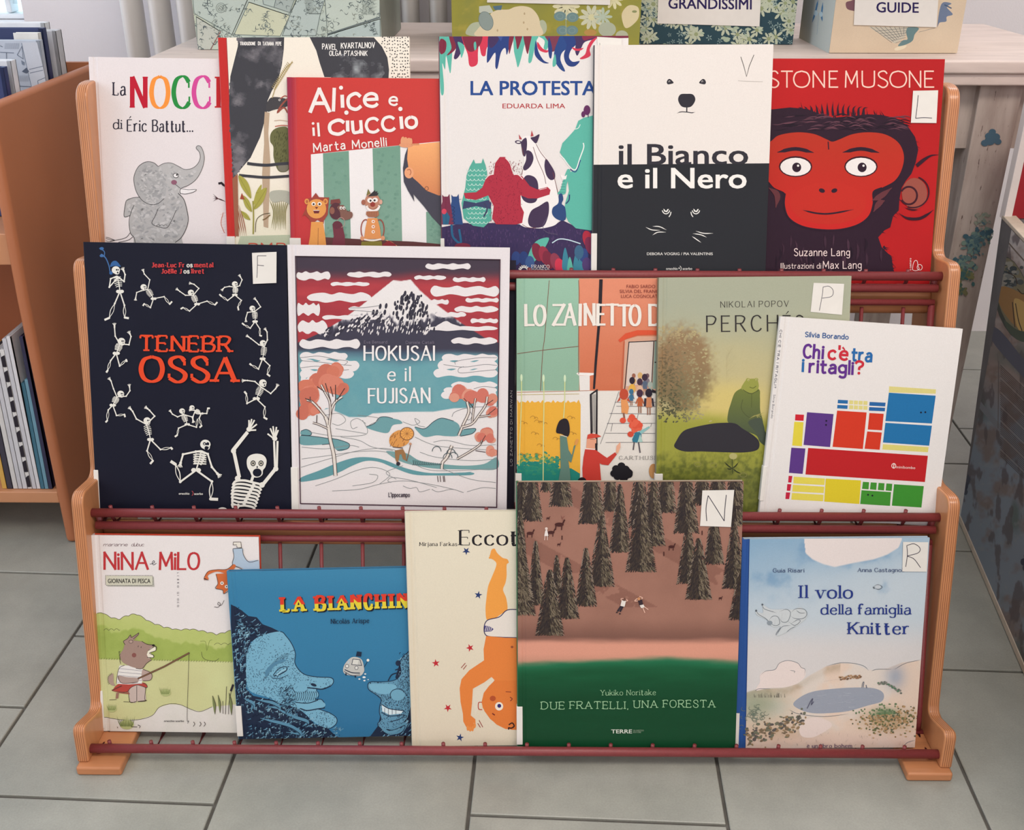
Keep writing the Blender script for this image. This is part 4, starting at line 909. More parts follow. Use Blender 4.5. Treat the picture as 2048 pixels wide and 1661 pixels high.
# ---- Gastone Musone: the ape itself is a plain generic stand-in ----
b = book('red cover with a dark haired ape face, rightmost on the top tier', 2, .019, (1443, 119), (1893, 116), (1858, 544), (1425, 546), board=(184, 28, 30), spine=(120, 20, 26), th=.0085)
t, p, og, d = b; p.frame(1520, 90, 390/1378)
def f(X, Y): 
    c = flatc((186, 28, 30), X); return mixc(c, (168, 24, 28), sstep(-200, 1200, X)*(vn(X, Y, 300, 2)*.5+.3))
p.bgrid(f, 20)
for ch, x, w_ in (('G', -230, 92), ('A', -108, 92), ('S', 60, 70), ('T', 152, 76), ('O', 238, 112), ('N', 376, 78), ('E', 490, 58), ('M', 604, 84), ('U', 722, 86), ('S', 832, 68), ('O', 918, 116), ('N', 1056, 78), ('E', 1164, 62)):
    p.stext(ch, x, 298, 112, (240, 202, 186), w_, wv=.088)
hc = (44, 24, 40); sk = (178, 50, 32)
p.poly([(-260, 560), (-100, 470), (90, 455), (210, 442), (330, 452), (430, 490), (520, 515), (560, 510), (640, 505), (760, 490), (860, 495), (960, 520), (1040, 570), (1095, 650), (1118, 740), (1100, 830), (1070, 910), (1030, 960), (1000, 1010), (985, 1090), (980, 1170), (940, 1210), (920, 1290), (880, 1310), (835, 1360), (860, 1430), (930, 1500), (940, 1580), (960, 1640), (-300, 1640), (-300, 700)], hc, sm=False)
for i in range(46):  # fur tips
    x0, y0, x1, y1 = R_.choice([(300, 460, 560, 520), (640, 505, 900, 500), (1000, 560, 1115, 740), (985, 1080, 860, 1330), (860, 1380, 950, 1600)]); k = R_.random(); x = x0+(x1-x0)*k; y = y0+(y1-y0)*k
    dx, dy = ((R_.uniform(-30, 10), R_.uniform(-60, -20)) if y < 560 else (R_.uniform(10, 46), R_.uniform(-10, 46)))
    p.line([(x-dx*.4, y-dy*.4), (x, y), (x+dx, y+dy)], 11, hc, taper=-1)
for i in range(13): p.line([(300+i*36, 500), (290+i*37, 450), (270+i*41, 400+abs(i-6)*7)], 17, hc, taper=-1)
for i in range(90):  # brushed streaks
    x = R_.uniform(60, 1000); y = R_.uniform(500, 610); p.line([(x, y), (x+50, y-14+((x-560)/560)**2*20), (x+100, y+((x-560)/560)*16)], R_.uniform(4, 9), R_.choice([(84, 52, 66), (30, 18, 32), (100, 62, 74)]), taper=.3)
mask = [(60, 690), (130, 640), (260, 618), (380, 630), (470, 668), (510, 684), (560, 668), (650, 632), (760, 618), (880, 632), (975, 690), (1015, 780), (1000, 880), (950, 960), (860, 1010), (800, 1040), (800, 1120), (770, 1210), (690, 1272), (560, 1306), (420, 1306), (290, 1280), (200, 1220), (170, 1130), (176, 1050), (100, 1010), (40, 950), (-80, 900), (-100, 740)]
p.poly(mask, sk, sm=True, c2=(196, 36, 34))
p.ell(480, 1120, 270, 150, (190, 44, 34))
for cx in (250, 712):   # plain round eyes
    p.ell(cx, 860, 118, 74, (60, 20, 30)); p.ell(cx, 862, 108, 64, (232, 226, 222)); p.ell(cx+8, 866, 32, 34, hc); p.ell(cx+18, 854, 8, 8, (232, 226, 222)); p.line([(cx-130, 760), (cx, 735), (cx+130, 762)], 26, hc, taper=.2)
p.ell(436, 1030, 22, 15, hc, rot=20); p.ell(524, 1030, 22, 15, hc, rot=-20)
p.line([(300, 1168), (400, 1190), (500, 1192), (660, 1164)], 12, hc, taper=.15); p.line(mask[14:25], 11, hc)
p.line([(480, 684), (484, 740)], 8, hc)
p.line([(1105, 855), (1160, 810), (1210, 782), (1265, 776)], 26, (50, 22, 38), taper=-1)
p.ell(1090, 1050, 90, 110, (150, 78, 66)); p.ring(1080, 1040, 112, 110, 10, (60, 20, 34), a0=-70, a1=110); p.ring(1050, 1065, 58, 62, 14, (60, 20, 34), a0=-150, a1=150)
p.line([(980, 1190), (1040, 1225), (1120, 1228), (1180, 1200), (1225, 1165)], 20, (48, 20, 36), taper=.3); p.line([(1020, 1150), (1070, 1166), (1118, 1166)], 9, (48, 20, 36), taper=.3)
for i in range(34): 
    x = R_.uniform(80, 860); y = R_.uniform(1330, 1600); p.line([(x, y), (x+R_.uniform(-10, 14), y+40), (x+R_.uniform(-10, 10), y+90)], R_.uniform(8, 18), R_.choice([(62, 38, 54), (70, 44, 60), (34, 18, 34)]), taper=.3)
for P_ in ([(60, 1010), (120, 1060), (110, 1150)], [(790, 1100), (850, 1070), (930, 1010)], [(800, 1180), (840, 1120), (880, 1100)]): p.line(P_, 40, (98, 50, 56), taper=.35)
tc = (236, 214, 210)
for s, x, y, c_, w_ in (('Suzanne Lang', 240, 1490, 50, 392), ('Illustrazioni di', 146, 1580, 36, 282), ('Max Lang', 444, 1580, 50, 270)): p.stext(s, x, y, c_, tc, w_, wv=.11)
p.stext('il castoro', 1066, 1592, 12, tc, 84, ang=-90, wv=.2); p.line([(1075, 1590), (1080, 1550), (1092, 1526), (1108, 1528), (1114, 1560), (1122, 1586), (1096, 1596), (1075, 1590)], 4, tc); p.ring(1126, 1572, 18, 20, 4, tc)
p.build('cover_print', M_PRINT, t, og)
sticker(b, [(1821, 246), (1825.5, 182), (1875.5, 181), (1872, 246.5)], 'L', [[(1115, 356), (1108, 430), (1097, 520)], [(1095, 520), (1150, 515), (1212, 518)]], 5)
# =============== middle tier covers ===============
# ---- Tenebrossa ----
b = book('large black cover titled Tenebrossa with dancing white skeletons', 1, .019, (165.5, 483.7), (572.8, 491), (582, 1019), (195.5, 1019), board=(20, 22, 38), lab=(940, .004), th=.010, hinge=False)
t, p, og, d = b; p.frame(150, 470, 450/1311); p.bg(20, 22, 38)
bone = (226, 224, 214)
def skel(hx, hy, hr, neck, hip, arms, legs, w_=5.5, face=1, tilt=0):
    """head centre and radius, neck and hip points, two arms and two legs as joint chains"""
    nx, ny = neck; px, py = hip
    p.line([neck, ((nx+px)/2+2, (ny+py)/2), hip], w_*.8, bone)
    p.ell(hx, hy, hr, hr*.92, bone); p.ell(hx+hr*.25*face, hy+hr*.6, hr*.62, hr*.5, bone)
    p.ell(hx-hr*.1+hr*.3*face, hy-hr*.05, hr*.2, hr*.22, (20, 22, 38)); p.ell(hx+hr*.75*face*.8, hy-hr*.05, hr*.14, hr*.2, (20, 22, 38)); p.ell(hx+hr*.45*face, hy+hr*.62, hr*.2, hr*.22, (20, 22, 38))
    dx, dy = px-nx, py-ny; l = math.hypot(dx, dy); ux, uy = dx/l, dy/l; vx, vy = -uy, ux
    for i in range(6):
        k = .08+i*.115; c = (nx+dx*k, ny+dy*k); hw = hr*(1.0-.06*abs(i-2)**1.3)
        p.line([(c[0]-vx*hw, c[1]-vy*hw+2), (c[0], c[1]-1), (c[0]+vx*hw, c[1]+vy*hw+2)], w_*.62, bone)
    p.ell(px-hr*.45, py, hr*.5, hr*.42, bone); p.ell(px+hr*.45, py, hr*.5, hr*.42, bone); p.ell(px, py+2, hr*.16, hr*.14, (20, 22, 38))
    for ch in arms:
        P_ = [neck]+list(ch)
        for a, c in zip(P_[:-1], P_[1:]): p.line([a, c], w_, bone, sm=False)
        for q in P_[1:-1]: p.ell(q[0], q[1], w_*.75, w_*.75, bone)
        e = P_[-1]; a = math.atan2(e[1]-P_[-2][1], e[0]-P_[-2][0])
        for da in (-.6, -.25, .1, .45): p.line([e, (e[0]+math.cos(a+da)*hr*.9, e[1]+math.sin(a+da)*hr*.9)], w_*.5, bone, sm=False)
        p.ell(e[0], e[1], w_*.8, w_*.8, bone)
    for ch in legs:
        P_ = [hip]+list(ch)
        for i, (a, c) in enumerate(zip(P_[:-1], P_[1:])):
            last = i == len(P_)-2
            if i == 1:
                m = ((a[0]+c[0])/2, (a[1]+c[1])/2); q = (-(c[1]-a[1])*.1, (c[0]-a[0])*.1)
                p.line([a, (m[0]+q[0], m[1]+q[1]), c], w_*.6, bone); p.line([a, (m[0]-q[0], m[1]-q[1]), c], w_*.45, bone)
            else: p.line([a, c], w_*(1.7 if last else 1.05), bone, sm=False)
        for q in P_[1:-1]: p.ell(q[0], q[1], w_*.8, w_*.8, bone)
# upper left skeleton with a blue hat
skel(238, 205, 24, (245, 240), (262, 330), [[(208, 256), (200, 305), (238, 262)], [(286, 272), (292, 232), (284, 210)]], [[(232, 400), (200, 484), (172, 496)], [(288, 410), (290, 482), (314, 486)]], 7)
p.poly([(205, 186), (216, 158), (240, 152), (262, 176), (264, 186), (232, 180)], (52, 96, 150), sm=True); p.line([(206, 222), (198, 180), (182, 140), (165, 120), (152, 112)], 6, (66, 108, 160)); p.ell(156, 122, 12, 8, (66, 108, 160)); p.line([(170, 130), (172, 100), (152, 82), (142, 78)], 5, (66, 108, 160)); p.ell(156, 80, 12, 9, (60, 104, 158)); p.ell(210, 222, 10, 10, (52, 96, 150))
skel(400, 304, 18, (424, 318), (458, 372), [[(436, 262), (404, 228), (400, 214)], [(386, 326), (360, 336), (354, 368)]], [[(440, 424), (404, 402), (396, 414)], [(520, 360), (552, 404), (566, 388)]], 5.5, 1)
skel(676, 336, 18, (690, 352), (712, 404), [[(722, 312), (694, 288), (680, 284)], [(644, 352), (612, 330), (602, 322)]], [[(668, 444), (630, 424), (616, 432)], [(770, 386), (816, 408), (830, 392)]], 5.5)
skel(932, 286, 17, (936, 306), (932, 350), [[(960, 296), (974, 262), (964, 244)], [(900, 300), (872, 306), (864, 314)]], [[(890, 382), (854, 358), (842, 346)], [(970, 382), (950, 420), (954, 440)]], 5.5)
skel(1034, 428, 17, (1048, 446), (1050, 505), [[(1082, 420), (1062, 388), (1054, 378)], [(1006, 452), (996, 486), (996, 494)]], [[(1022, 544), (986, 524), (974, 514)], [(1078, 548), (1078, 586), (1090, 590)]], 5.5)
skel(1096, 630, 18, (1104, 650), (1094, 722), [[(1122, 612), (1120, 566), (1114, 556)], [(1072, 640), (1026, 604), (1012, 594)]], [[(1070, 782), (1028, 758), (1018, 750)], [(1136, 762), (1122, 812), (1138, 824)]], 6)
skel(272, 620, 22, (262, 634), (242, 690), [[(236, 590), (232, 540), (232, 532)], [(316, 640), (328, 592), (322, 578)]], [[(210, 732), (192, 790), (184, 802)], [(262, 764), (300, 728), (304, 740)]], 6.5)
skel(268, 926, 20, (246, 944), (222, 992), [[(226, 896), (212, 852), (208, 846)], [(300, 940), (322, 908), (320, 886)]], [[(196, 1020), (190, 1082), (180, 1092)], [(244, 1052), (290, 1046), (294, 1062)]], 6)
skel(422, 1082, 21, (418, 1104), (442, 1192), [[(466, 1056), (436, 1022), (424, 1012)], [(360, 1072), (338, 1028), (328, 1016)]], [[(422, 1258), (456, 1316), (440, 1334)], [(500, 1250), (562, 1240), (570, 1250)]], 7)
skel(1096, 862, 22, (1086, 886), (1058, 954), [[(1142, 924), (1170, 896), (1176, 886)], [(1050, 854), (1006, 848), (992, 848)]], [[(1004, 982), (1000, 926), (988, 912)], [(1108, 1002), (1104, 1064), (1122, 1074)]], 6.5)
skel(626, 1026, 17, (634, 1046), (656, 1104), [[(600, 1060), (570, 1044), (562, 1032)], [(684, 1060), (690, 1080)]], [[(606, 1126), (598, 1166), (584, 1176)], [(710, 1120), (716, 1070)]], 6)
skel(684, 1006, 15, (704, 1022), (738, 1040), [[(690, 1058), (690, 1082)], [(680, 1020)]], [[(770, 1040), (776, 1010), (788, 1010)], [(726, 1068), (740, 1112), (728, 1122)]], 6)
# medium runner
skel(762, 1220, 30, (738, 1258), (708, 1370), [[(706, 1262), (632, 1278), (618, 1328)], [(776, 1276), (800, 1352), (832, 1390)]], [[(616, 1438), (588, 1336), (560, 1318)], [(800, 1436), (792, 1538), (836, 1540)]], 10)
for i in range(6): p.line([(692, 1268+i*13), (730, 1262+i*14), (768, 1274+i*12)], 7, bone)
p.ell(757, 1216, 9, 9, (20, 22, 38)); p.ell(776, 1216, 8, 9, (20, 22, 38)); p.ell(768, 1242, 11, 12, (20, 22, 38)); p.ell(757, 1217, 4, 4, bone)
# large skeleton at the lower right
for a, c, w_ in (((960, 1412), (928, 1262), 20), ((922, 1250), (1006, 1146), 15), ((930, 1256), (1012, 1152), 9), ((1098, 1452), (1172, 1360), 20), ((1168, 1356), (1162, 1200), 12), ((1178, 1352), (1182, 1200), 12)): p.line([a, c], w_, bone, sm=False)
for x, y, r in ((926, 1258, 15), (1172, 1362, 15), (950, 1418, 16), (1092, 1456, 16)): p.ell(x, y, r, r, bone)
for fx, fy in ((1016, 1078), (1032, 1072), (1048, 1078), (1062, 1102), (1058, 1136)): p.line([(1012, 1138), ((1012+fx)/2+2, (1138+fy)/2), (fx, fy)], 9, bone)
p.ell(1016, 1132, 15, 14, bone)
for fx, fy in ((1124, 1158), (1140, 1126), (1156, 1114), (1176, 1118), (1186, 1136)): p.line([(1166, 1190), ((1166+fx)/2, (1190+fy)/2), (fx, fy)], 9, bone)
p.ell(1166, 1186, 15, 14, bone)
p.poly([(1004, 1310), (1020, 1285), (1058, 1274), (1098, 1282), (1118, 1310), (1112, 1350), (1098, 1370), (1094, 1396), (1070, 1412), (1036, 1408), (1022, 1380), (1006, 1350)], bone, sm=True)
bgk = (20, 22, 38)
for x in (1040, 1086): p.ell(x, 1330, 15, 17, bgk); p.ell(x, 1330, 10, 12, (196, 190, 170)); p.ell(x, 1330, 5, 6, bgk)
p.ell(1064, 1384, 26, 24, bgk); p.ell(1064, 1352, 4, 6, bgk); p.line([(1040, 1405), (1028, 1440)], 16, bone, sm=False)
p.line([(1046, 1450), (1010, 1520), (985, 1570)], 18, bone)
for i in range(8):
    y = 1438+i*19; p.line([(1040-i*7, y+4), (990-i*5, y-8+i*2), (940-i*3, y-4), (912+abs(3-i)*3, y+18)], 13, bone); p.line([(1040-i*7, y+4), (1080-i*6, y+14), (1094-i*6, y+32)], 13, bone)
p.line([(960, 1568), (935, 1605)], 20, bone, sm=False); p.ell(862, 1602, 28, 16, bone); p.poly([(780, 1642), (805, 1628), (950, 1630), (945, 1660), (780, 1660)], bone)
rd2 = (206, 66, 66)
for s, x, y, w_, c in (('Jean-Luc Fr', 452, 188, 188, rd2), ('os', 656, 188, 30, bone), ('mental', 700, 188, 106, rd2), ('Jo\xeblle J', 508, 224, 114, rd2), ('os', 638, 224, 30, bone), ('livet', 684, 224, 70, rd2)): p.stext(s, x, y, 26, c, w_, wv=.22, wh=.12, serif=1, sw=.42)
og_ = (222, 72, 38)
p.stext('TENEBR', 384, 676, 90, og_, 524, wv=.19, wh=.11, serif=1, sw=.36, ang=.6, sp=.16); p.stext('OSSA', 388, 852, 142, og_, 548, wv=.2, wh=.1, serif=1, sw=.36, sp=.12, ang=.4)
p.text('orecchio', 608, 1512, 13, bone, 62, bold=.02); p.text('acerbo', 698, 1513, 13, bone, 50, bold=.02); p.ring(680, 1504, 12, 14, 3, (190, 80, 80), a0=-70, a1=70)
p.build('cover_print', M_PRINT, t, og)
sticker(b, [(507, 568), (505, 506), (554, 504), (553.7, 566)], 'F', [[(1066, 122), (1066, 180), (1063, 250)], [(1066, 122), (1118, 122)], [(1066, 176), (1104, 180)]], 3.5)
# ---- Hokusai e il Fujisan ----
b = book('large white framed cover with a snowy mountain over red sky and teal sea', 1, .019, (576, 490), (1020, 495), (1013, 1019.5), (585.5, 1019.5), board=(222, 216, 216), lab=(935, .007), th=.011)
t, p, og, d = b; p.frame(570, 480, 470/1394)
fr = [(62, 98), (1276, 118), (1256, 1586), (92, 1564)]
mt_y = [(-200, 700), (105, 600), (200, 556), (330, 480), (440, 400), (540, 320), (640, 240), (690, 244), (745, 236), (800, 300), (880, 370), (960, 430), (1040, 490), (1180, 578), (1400, 660)]
def f(X, Y):
    n = vn(X, Y*3, 160, 2); n2 = vn(X, Y, 60, 8)
    c = flatc((222, 216, 215), X)
    red = mixc(flatc((180, 60, 66), X), (150, 46, 56), n)
    sky = mixc(red, (62, 50, 64), 1-sstep(180, 285, Y+30*n))
    my = yat(mt_y, X); inm = sstep(-2, 2, Y-my)
    snow = (226, 222, 220); dark = yat([(100, 560), (230, 520), (400, 468), (560, 440), (620, 460), (700, 495), (800, 480), (880, 455), (960, 450), (1040, 480), (1300, 540)], X)
    m = mixc(flatc(snow, X), (58, 56, 72), sstep(-14, 26, Y-dark+34*(vn(X*1.6, Y*.7, 26, 5, 2)-.5)*2))
    c = mixc(sky, (0, 0, 0), 0); c = c*(1-inm[..., None])+m*inm[..., None]
    sea = mixc(flatc((94, 152, 162), X), (110, 160, 166), n2); sea = mixc(sea, (60, 72, 96), 1-sstep(660, 790, Y+.12*abs(X-680)+30*n))
    base = yat([(0, 655), (300, 645), (500, 645), (700, 650), (1000, 655), (1260, 670)], X)
    c = mixc(c, (60, 60, 76), sstep(-6, 6, Y-560)*inm*0); ms = sstep(-14, 30, Y-base); c = c*(1-ms[..., None])+sea*ms[..., None]
    lo = yat([(0, 1080), (150, 1030), (260, 1000), (380, 1052), (480, 1052), (520, 1030), (640, 1024), (720, 1020), (880, 1020), (1000, 1000), (1300, 990)], X); c = mixc(c, (222, 218, 216), sstep(-3, 3, Y-lo))
    c = mixc(c, (222, 216, 214), sstep(1380, 1450, Y))
    l = np.interp(Y, [98, 1570], [62, 92]); r = np.interp(Y, [118, 1586], [1276, 1256]); tp = np.interp(X, [62, 1276], [98, 118]); bt = np.interp(X, [92, 1256], [1564, 1586])
    out = ((X < l) | (X > r) | (Y < tp) | (Y > bt)); return np.where(out[..., None], np.array((222, 216, 217.)), c)
p.bgrid(f, 4.5)
wt = (224, 219, 218)
def pill(x0, x1, y, h, ang=0, bump=0):
    n = 9; T = [(x0, y)]+[(x0+(x1-x0)*(i+.5)/n, y-h*(.42+.12*math.sin(i*2.3+x0))) for i in range(n)]+[(x1, y)]+[(x1-(x1-x0)*(i+.5)/n, y+h*(.42+.12*math.sin(i*1.7+x0))) for i in range(n)]
    p.poly(T, wt, sm=True, n=3)
for x0, x1, y, h in ((66, 270, 214, 52), (368, 632, 206, 34), (832, 1102, 158, 36), (766, 956, 224, 26), (995, 1190, 236, 28), (270, 502, 262, 24), (862, 1272, 304, 60), (130, 512, 342, 58), (70, 208, 412, 72), (1070, 1268, 358, 26), (830, 972, 368, 30), (1004, 1266, 412, 38), (376, 590, 408, 26), (220, 560, 460, 26), (890, 1075, 444, 32), (1100, 1264, 480, 28), (74, 252, 518, 78), (985, 1260, 600, 42), (84, 446, 618, 56), (846, 1262, 526, 28), (88, 372, 690, 48), (88, 442, 745, 70), (88, 410, 795, 54), (930, 1262, 700, 46), (905, 1262, 745, 60), (880, 1262, 790, 50), (985, 1260, 862, 42), (940, 1258, 892, 44), (925, 1256, 922, 40), (90, 300, 880, 180), (90, 300, 960, 120), (1120, 1256, 960, 120)): pill(x0, x1, y, h)
p.poly([(900, 524), (930, 492), (960, 482), (990, 498), (1040, 514), (1080, 530)], wt, sm=True)
z0 = p.z
for i in range(150):
    x = R_.gauss(770, 66); y = R_.uniform(330, 540); 
    if abs(x-700-(y-300)*.35) > 110: continue
    p.z = z0+(i % 12)*2e-6; p.ell(x, y, 6, R_.uniform(8, 18), (48, 46, 60), n=8, rot=8)
for i in range(120): 
    x = R_.uniform(230, 620); y = yat([(230, 556), (420, 496), (620, 446)], x)+R_.uniform(-30, 34); p.z = z0+(i % 12)*2e-6; p.ell(x, y, 5, 12, (48, 46, 60) if R_.random() < .6 else wt, n=8, rot=40)
for i in range(100): x = R_.uniform(430, 860); y = R_.uniform(470, 560); p.z = z0+(i % 12)*2e-6; p.ell(x, y, 3.5, 11, wt, n=8, rot=14)
for x, y in ((712, 318), (716, 350), (692, 345), (694, 370), (750, 322), (762, 350), (565, 395), (600, 392), (545, 430), (592, 430), (524, 430), (690, 405), (664, 402), (664, 438)): p.ell(x, y, 8, 17, (48, 46, 60), rot=10)
p.z = z0+5e-5
gl = (120, 122, 124)
for P_ in ([(88, 700), (200, 690), (300, 710), (370, 720), (350, 745)], [(88, 716), (200, 725), (330, 740), (395, 745)], [(88, 760), (200, 750), (300, 775), (380, 770)], [(380, 404), (470, 402), (560, 390)], [(380, 416), (480, 424), (560, 430)], [(1258, 700), (1150, 700), (1020, 720), (1010, 740)], [(1258, 745), (1180, 740), (1060, 755), (940, 740)], [(1258, 770), (1150, 780), (1040, 790), (1030, 765), (1060, 752)], [(1258, 880), (1180, 870), (1120, 884)], [(1258, 990), (1100, 995), (1010, 1020), (990, 1050)]): p.line(P_, 3, gl)
# wave hatching and hills
tl_ = (106, 154, 158)
for P_ in ([(480, 1110), (530, 1090), (560, 1055), (600, 1050), (640, 1060), (680, 1070), (695, 1090), (640, 1100), (610, 1145), (540, 1135)], [(770, 1110), (830, 1120), (880, 1080), (930, 1058), (1000, 1075), (1035, 1105), (1030, 1160), (960, 1165), (900, 1160), (830, 1170), (790, 1140)], [(1060, 1125), (1130, 1120), (1110, 1150), (1040, 1165)], [(95, 1160), (160, 1165), (260, 1180), (300, 1205), (220, 1215), (95, 1215)], [(260, 1180), (315, 1185), (380, 1210), (370, 1240), (310, 1250)], [(95, 1135), (125, 1125), (155, 1140), (150, 1160), (98, 1158)]): p.poly(P_, tl_, sm=True); p.line(P_[:5], 4, (52, 66, 76))
wv = [(96, 1410), (200, 1370), (320, 1320), (420, 1292), (520, 1292), (600, 1310), (700, 1350), (800, 1375), (900, 1385), (1100, 1380), (1098, 1396), (900, 1398), (760, 1392), (640, 1350), (560, 1318), (480, 1312), (400, 1340), (320, 1380), (220, 1415), (96, 1436)]
p.poly(wv, (94, 148, 154), sm=True); p.poly([(600, 1255), (660, 1258), (730, 1270), (800, 1310), (930, 1330), (1060, 1340), (1180, 1330), (1255, 1290), (1256, 1360), (1100, 1362), (900, 1358), (780, 1340), (700, 1320), (640, 1290)], (112, 156, 156), sm=True); p.poly([(960, 1390), (1110, 1376), (1050, 1396)], (94, 148, 154))
for P_ in ([(100, 1300), (260, 1280), (440, 1256), (600, 1260), (760, 1330), (900, 1370), (1254, 1358)], [(95, 1350), (260, 1300), (440, 1250), (620, 1240), (760, 1300)], [(480, 1090), (430, 1060), (390, 1080), (400, 1120), (430, 1110)], [(240, 1040), (320, 1030), (360, 1070), (320, 1100), (280, 1090)], [(460, 1070), (490, 1130), (460, 1160), (300, 1165), (140, 1140)], [(330, 1170), (440, 1190), (520, 1230), (640, 1250)], [(300, 1120), (420, 1140), (480, 1150)], [(430, 1040), (560, 1060), (500, 1100)], [(700, 1080), (760, 1100), (800, 1080), (770, 1060), (790, 1100), (830, 1110)], [(880, 1200), (960, 1190), (1100, 1220), (1250, 1215)], [(770, 1170), (860, 1210), (960, 1230), (1250, 1250)], [(800, 1260), (900, 1290), (1100, 1310), (1256, 1300)], [(1080, 1000), (1110, 1040), (1090, 1070), (1070, 1050)], [(560, 1450), (620, 1400), (600, 1370), (520, 1350), (420, 1370), (300, 1420), (180, 1460)], [(400, 1460), (520, 1440), (550, 1400), (500, 1390)], [(280, 1490), (440, 1480), (560, 1450), (700, 1430), (860, 1450), (1000, 1480)], [(630, 1440), (610, 1430), (640, 1410), (760, 1430), (900, 1470)], [(700, 1460), (740, 1475), (780, 1470), (800, 1495), (860, 1480)], [(870, 1480), (910, 1495), (990, 1480), (1060, 1500)], [(1080, 1495), (1130, 1480), (1180, 1470), (1250, 1475)], [(940, 1360), (1100, 1420), (1250, 1440)], [(100, 1230), (240, 1240), (380, 1220), (440, 1230)], [(700, 1340), (600, 1380), (660, 1420)]): p.line(P_, 3, (134, 138, 138))
# orange trees
for cx, cy, r in ((240, 790, 66), (300, 780, 60), (200, 840, 60), (130, 870, 54), (300, 870, 66), (340, 880, 46), (130, 960, 60), (110, 1020, 46), (180, 1000, 40), (260, 850, 70), (150, 910, 66)):
    for k in range(5): p.ell(cx+R_.uniform(-16, 16), cy+R_.uniform(-14, 14), r*R_.uniform(.6, .86), r*R_.uniform(.55, .8), (R_.choice([(202, 116, 92), (194, 108, 88), (208, 126, 104)])), n=14)
for cx, cy, r in ((1040, 900, 60), (1000, 930, 40), (1100, 930, 60), (1170, 930, 54), (1230, 950, 44), (1225, 1020, 44), (1200, 1150, 50), (1160, 1170, 40), (1225, 1180, 34), (1215, 1250, 34), (1232, 1262, 28)):
    for k in range(4): p.ell(min(cx, 1256-r*.7)+R_.uniform(-10, 10), cy+R_.uniform(-10, 10), r*R_.uniform(.6, .8), r*R_.uniform(.5, .76), R_.choice([(206, 134, 112), (200, 112, 96), (212, 146, 124)]), n=14)
tr = (218, 210, 200); ol = (70, 50, 50)
def limb(P_, w_): p.line(P_, w_+7, ol); p.line(P_, w_, tr)
limb([(300, 1400), (290, 1280), (268, 1180), (255, 1090), (240, 1050)], 16); limb([(240, 1050), (200, 1000), (160, 960), (130, 950)], 9); limb([(262, 1100), (275, 1010), (300, 960), (340, 930)], 9); limb([(270, 1040), (265, 960), (235, 900), (215, 860)], 7); limb([(255, 1120), (200, 1095), (165, 1085)], 6)
for P_ in ([(160, 960), (120, 940)], [(150, 958), (150, 930)], [(235, 900), (190, 870)], [(300, 960), (300, 860)], [(310, 950), (355, 880)], [(272, 960), (240, 850)], [(188, 1085), (190, 1040)], [(285, 930), (270, 870)]): p.line(P_, 5, ol, sm=False)
limb([(1030, 1160), (1060, 1090), (1090, 1020), (1080, 960)], 10); limb([(1050, 1110), (1110, 1090), (1150, 1040), (1190, 980), (1200, 930)], 8); limb([(1110, 1080), (1120, 1000), (1130, 940)], 6); limb([(1150, 1050), (1220, 1040)], 5); limb([(990, 1220), (960, 1290), (935, 1320), (930, 1360)], 12); limb([(1020, 1300), (1090, 1260), (1150, 1220), (1170, 1190)], 7)
for P_ in ([(1080, 960), (1060, 940)], [(1190, 980), (1235, 950)], [(1120, 1000), (1090, 960)], [(1200, 1040), (1250, 1000)], [(1160, 1210), (1190, 1160)], [(1130, 1250), (1190, 1260)]): p.line(P_, 4, ol, sm=False)
for x in (905, 920, 938, 945): p.line([(x, 1400), (x+4, 1436)], 4, ol, sm=False)
for cx, cy in ((985, 1270), (1000, 1290), (900, 1255), (965, 1295)): p.ring(cx, cy, 26, 30, 4, (60, 78, 84), a0=180, a1=360)
for i in range(16): p.line([(760+i*11, 1306+i*1.4), (764+i*11, 1330), (756+i*11, 1336)], 3, (60, 76, 80))
# walker in straw cape
p.poly([(652, 1250), (700, 1240), (716, 1270), (720, 1310), (700, 1300), (690, 1270), (680, 1275), (676, 1300), (668, 1330), (655, 1300)], (150, 110, 70)); p.poly([(650, 1140), (690, 1130), (730, 1170), (735, 1200), (700, 1225), (650, 1230), (622, 1210), (622, 1170)], (212, 148, 78), sm=True); p.ell(724, 1150, 40, 37, (224, 160, 84)); p.ring(724, 1150, 40, 37, 4, (110, 70, 46))
for i in range(12): p.line([(724, 1150), (724+36*math.cos(i*.52), 1150+34*math.sin(i*.52))], 1.8, (150, 96, 54), sm=False)
for i in range(22): x = R_.uniform(630, 715); y = R_.uniform(1140, 1215); p.line([(x, y), (x-8, y+14)], 3, (140, 88, 50), sm=False)
p.line([(748, 1205), (735, 1260), (722, 1312)], 5, (120, 84, 60), sm=False); p.ell(744, 1210, 8, 7, (190, 140, 110)); p.ell(672, 1328, 12, 12, (50, 46, 54)); p.line([(640, 1228), (700, 1235)], 5, (90, 60, 44))
ty = (232, 228, 226)
p.stext('HOKUSAI', 472, 712, 80, ty, 412, wv=.15, wh=.1, sp=.18); p.stext('e il', 612, 834, 76, ty, 130, wv=.14, wh=.09, sp=.22); p.stext('FUJISAN', 498, 966, 82, ty, 360, wv=.15, wh=.1, sp=.2, ang=-.4)
p.stext('Eva Bensard', 470, 614, 16, (120, 112, 128), 136, wv=.12); p.stext('Daniele Catalli', 718, 616, 16, (120, 112, 128), 166, wv=.12)
p.stext("L'ippocampo", 616, 1524, 24, (70, 60, 70), 124, wv=.16)
p.line(fr, 6, (70, 42, 56), sm=False, closed=True)
p.build('cover_print', M_GLOSS, t, og)
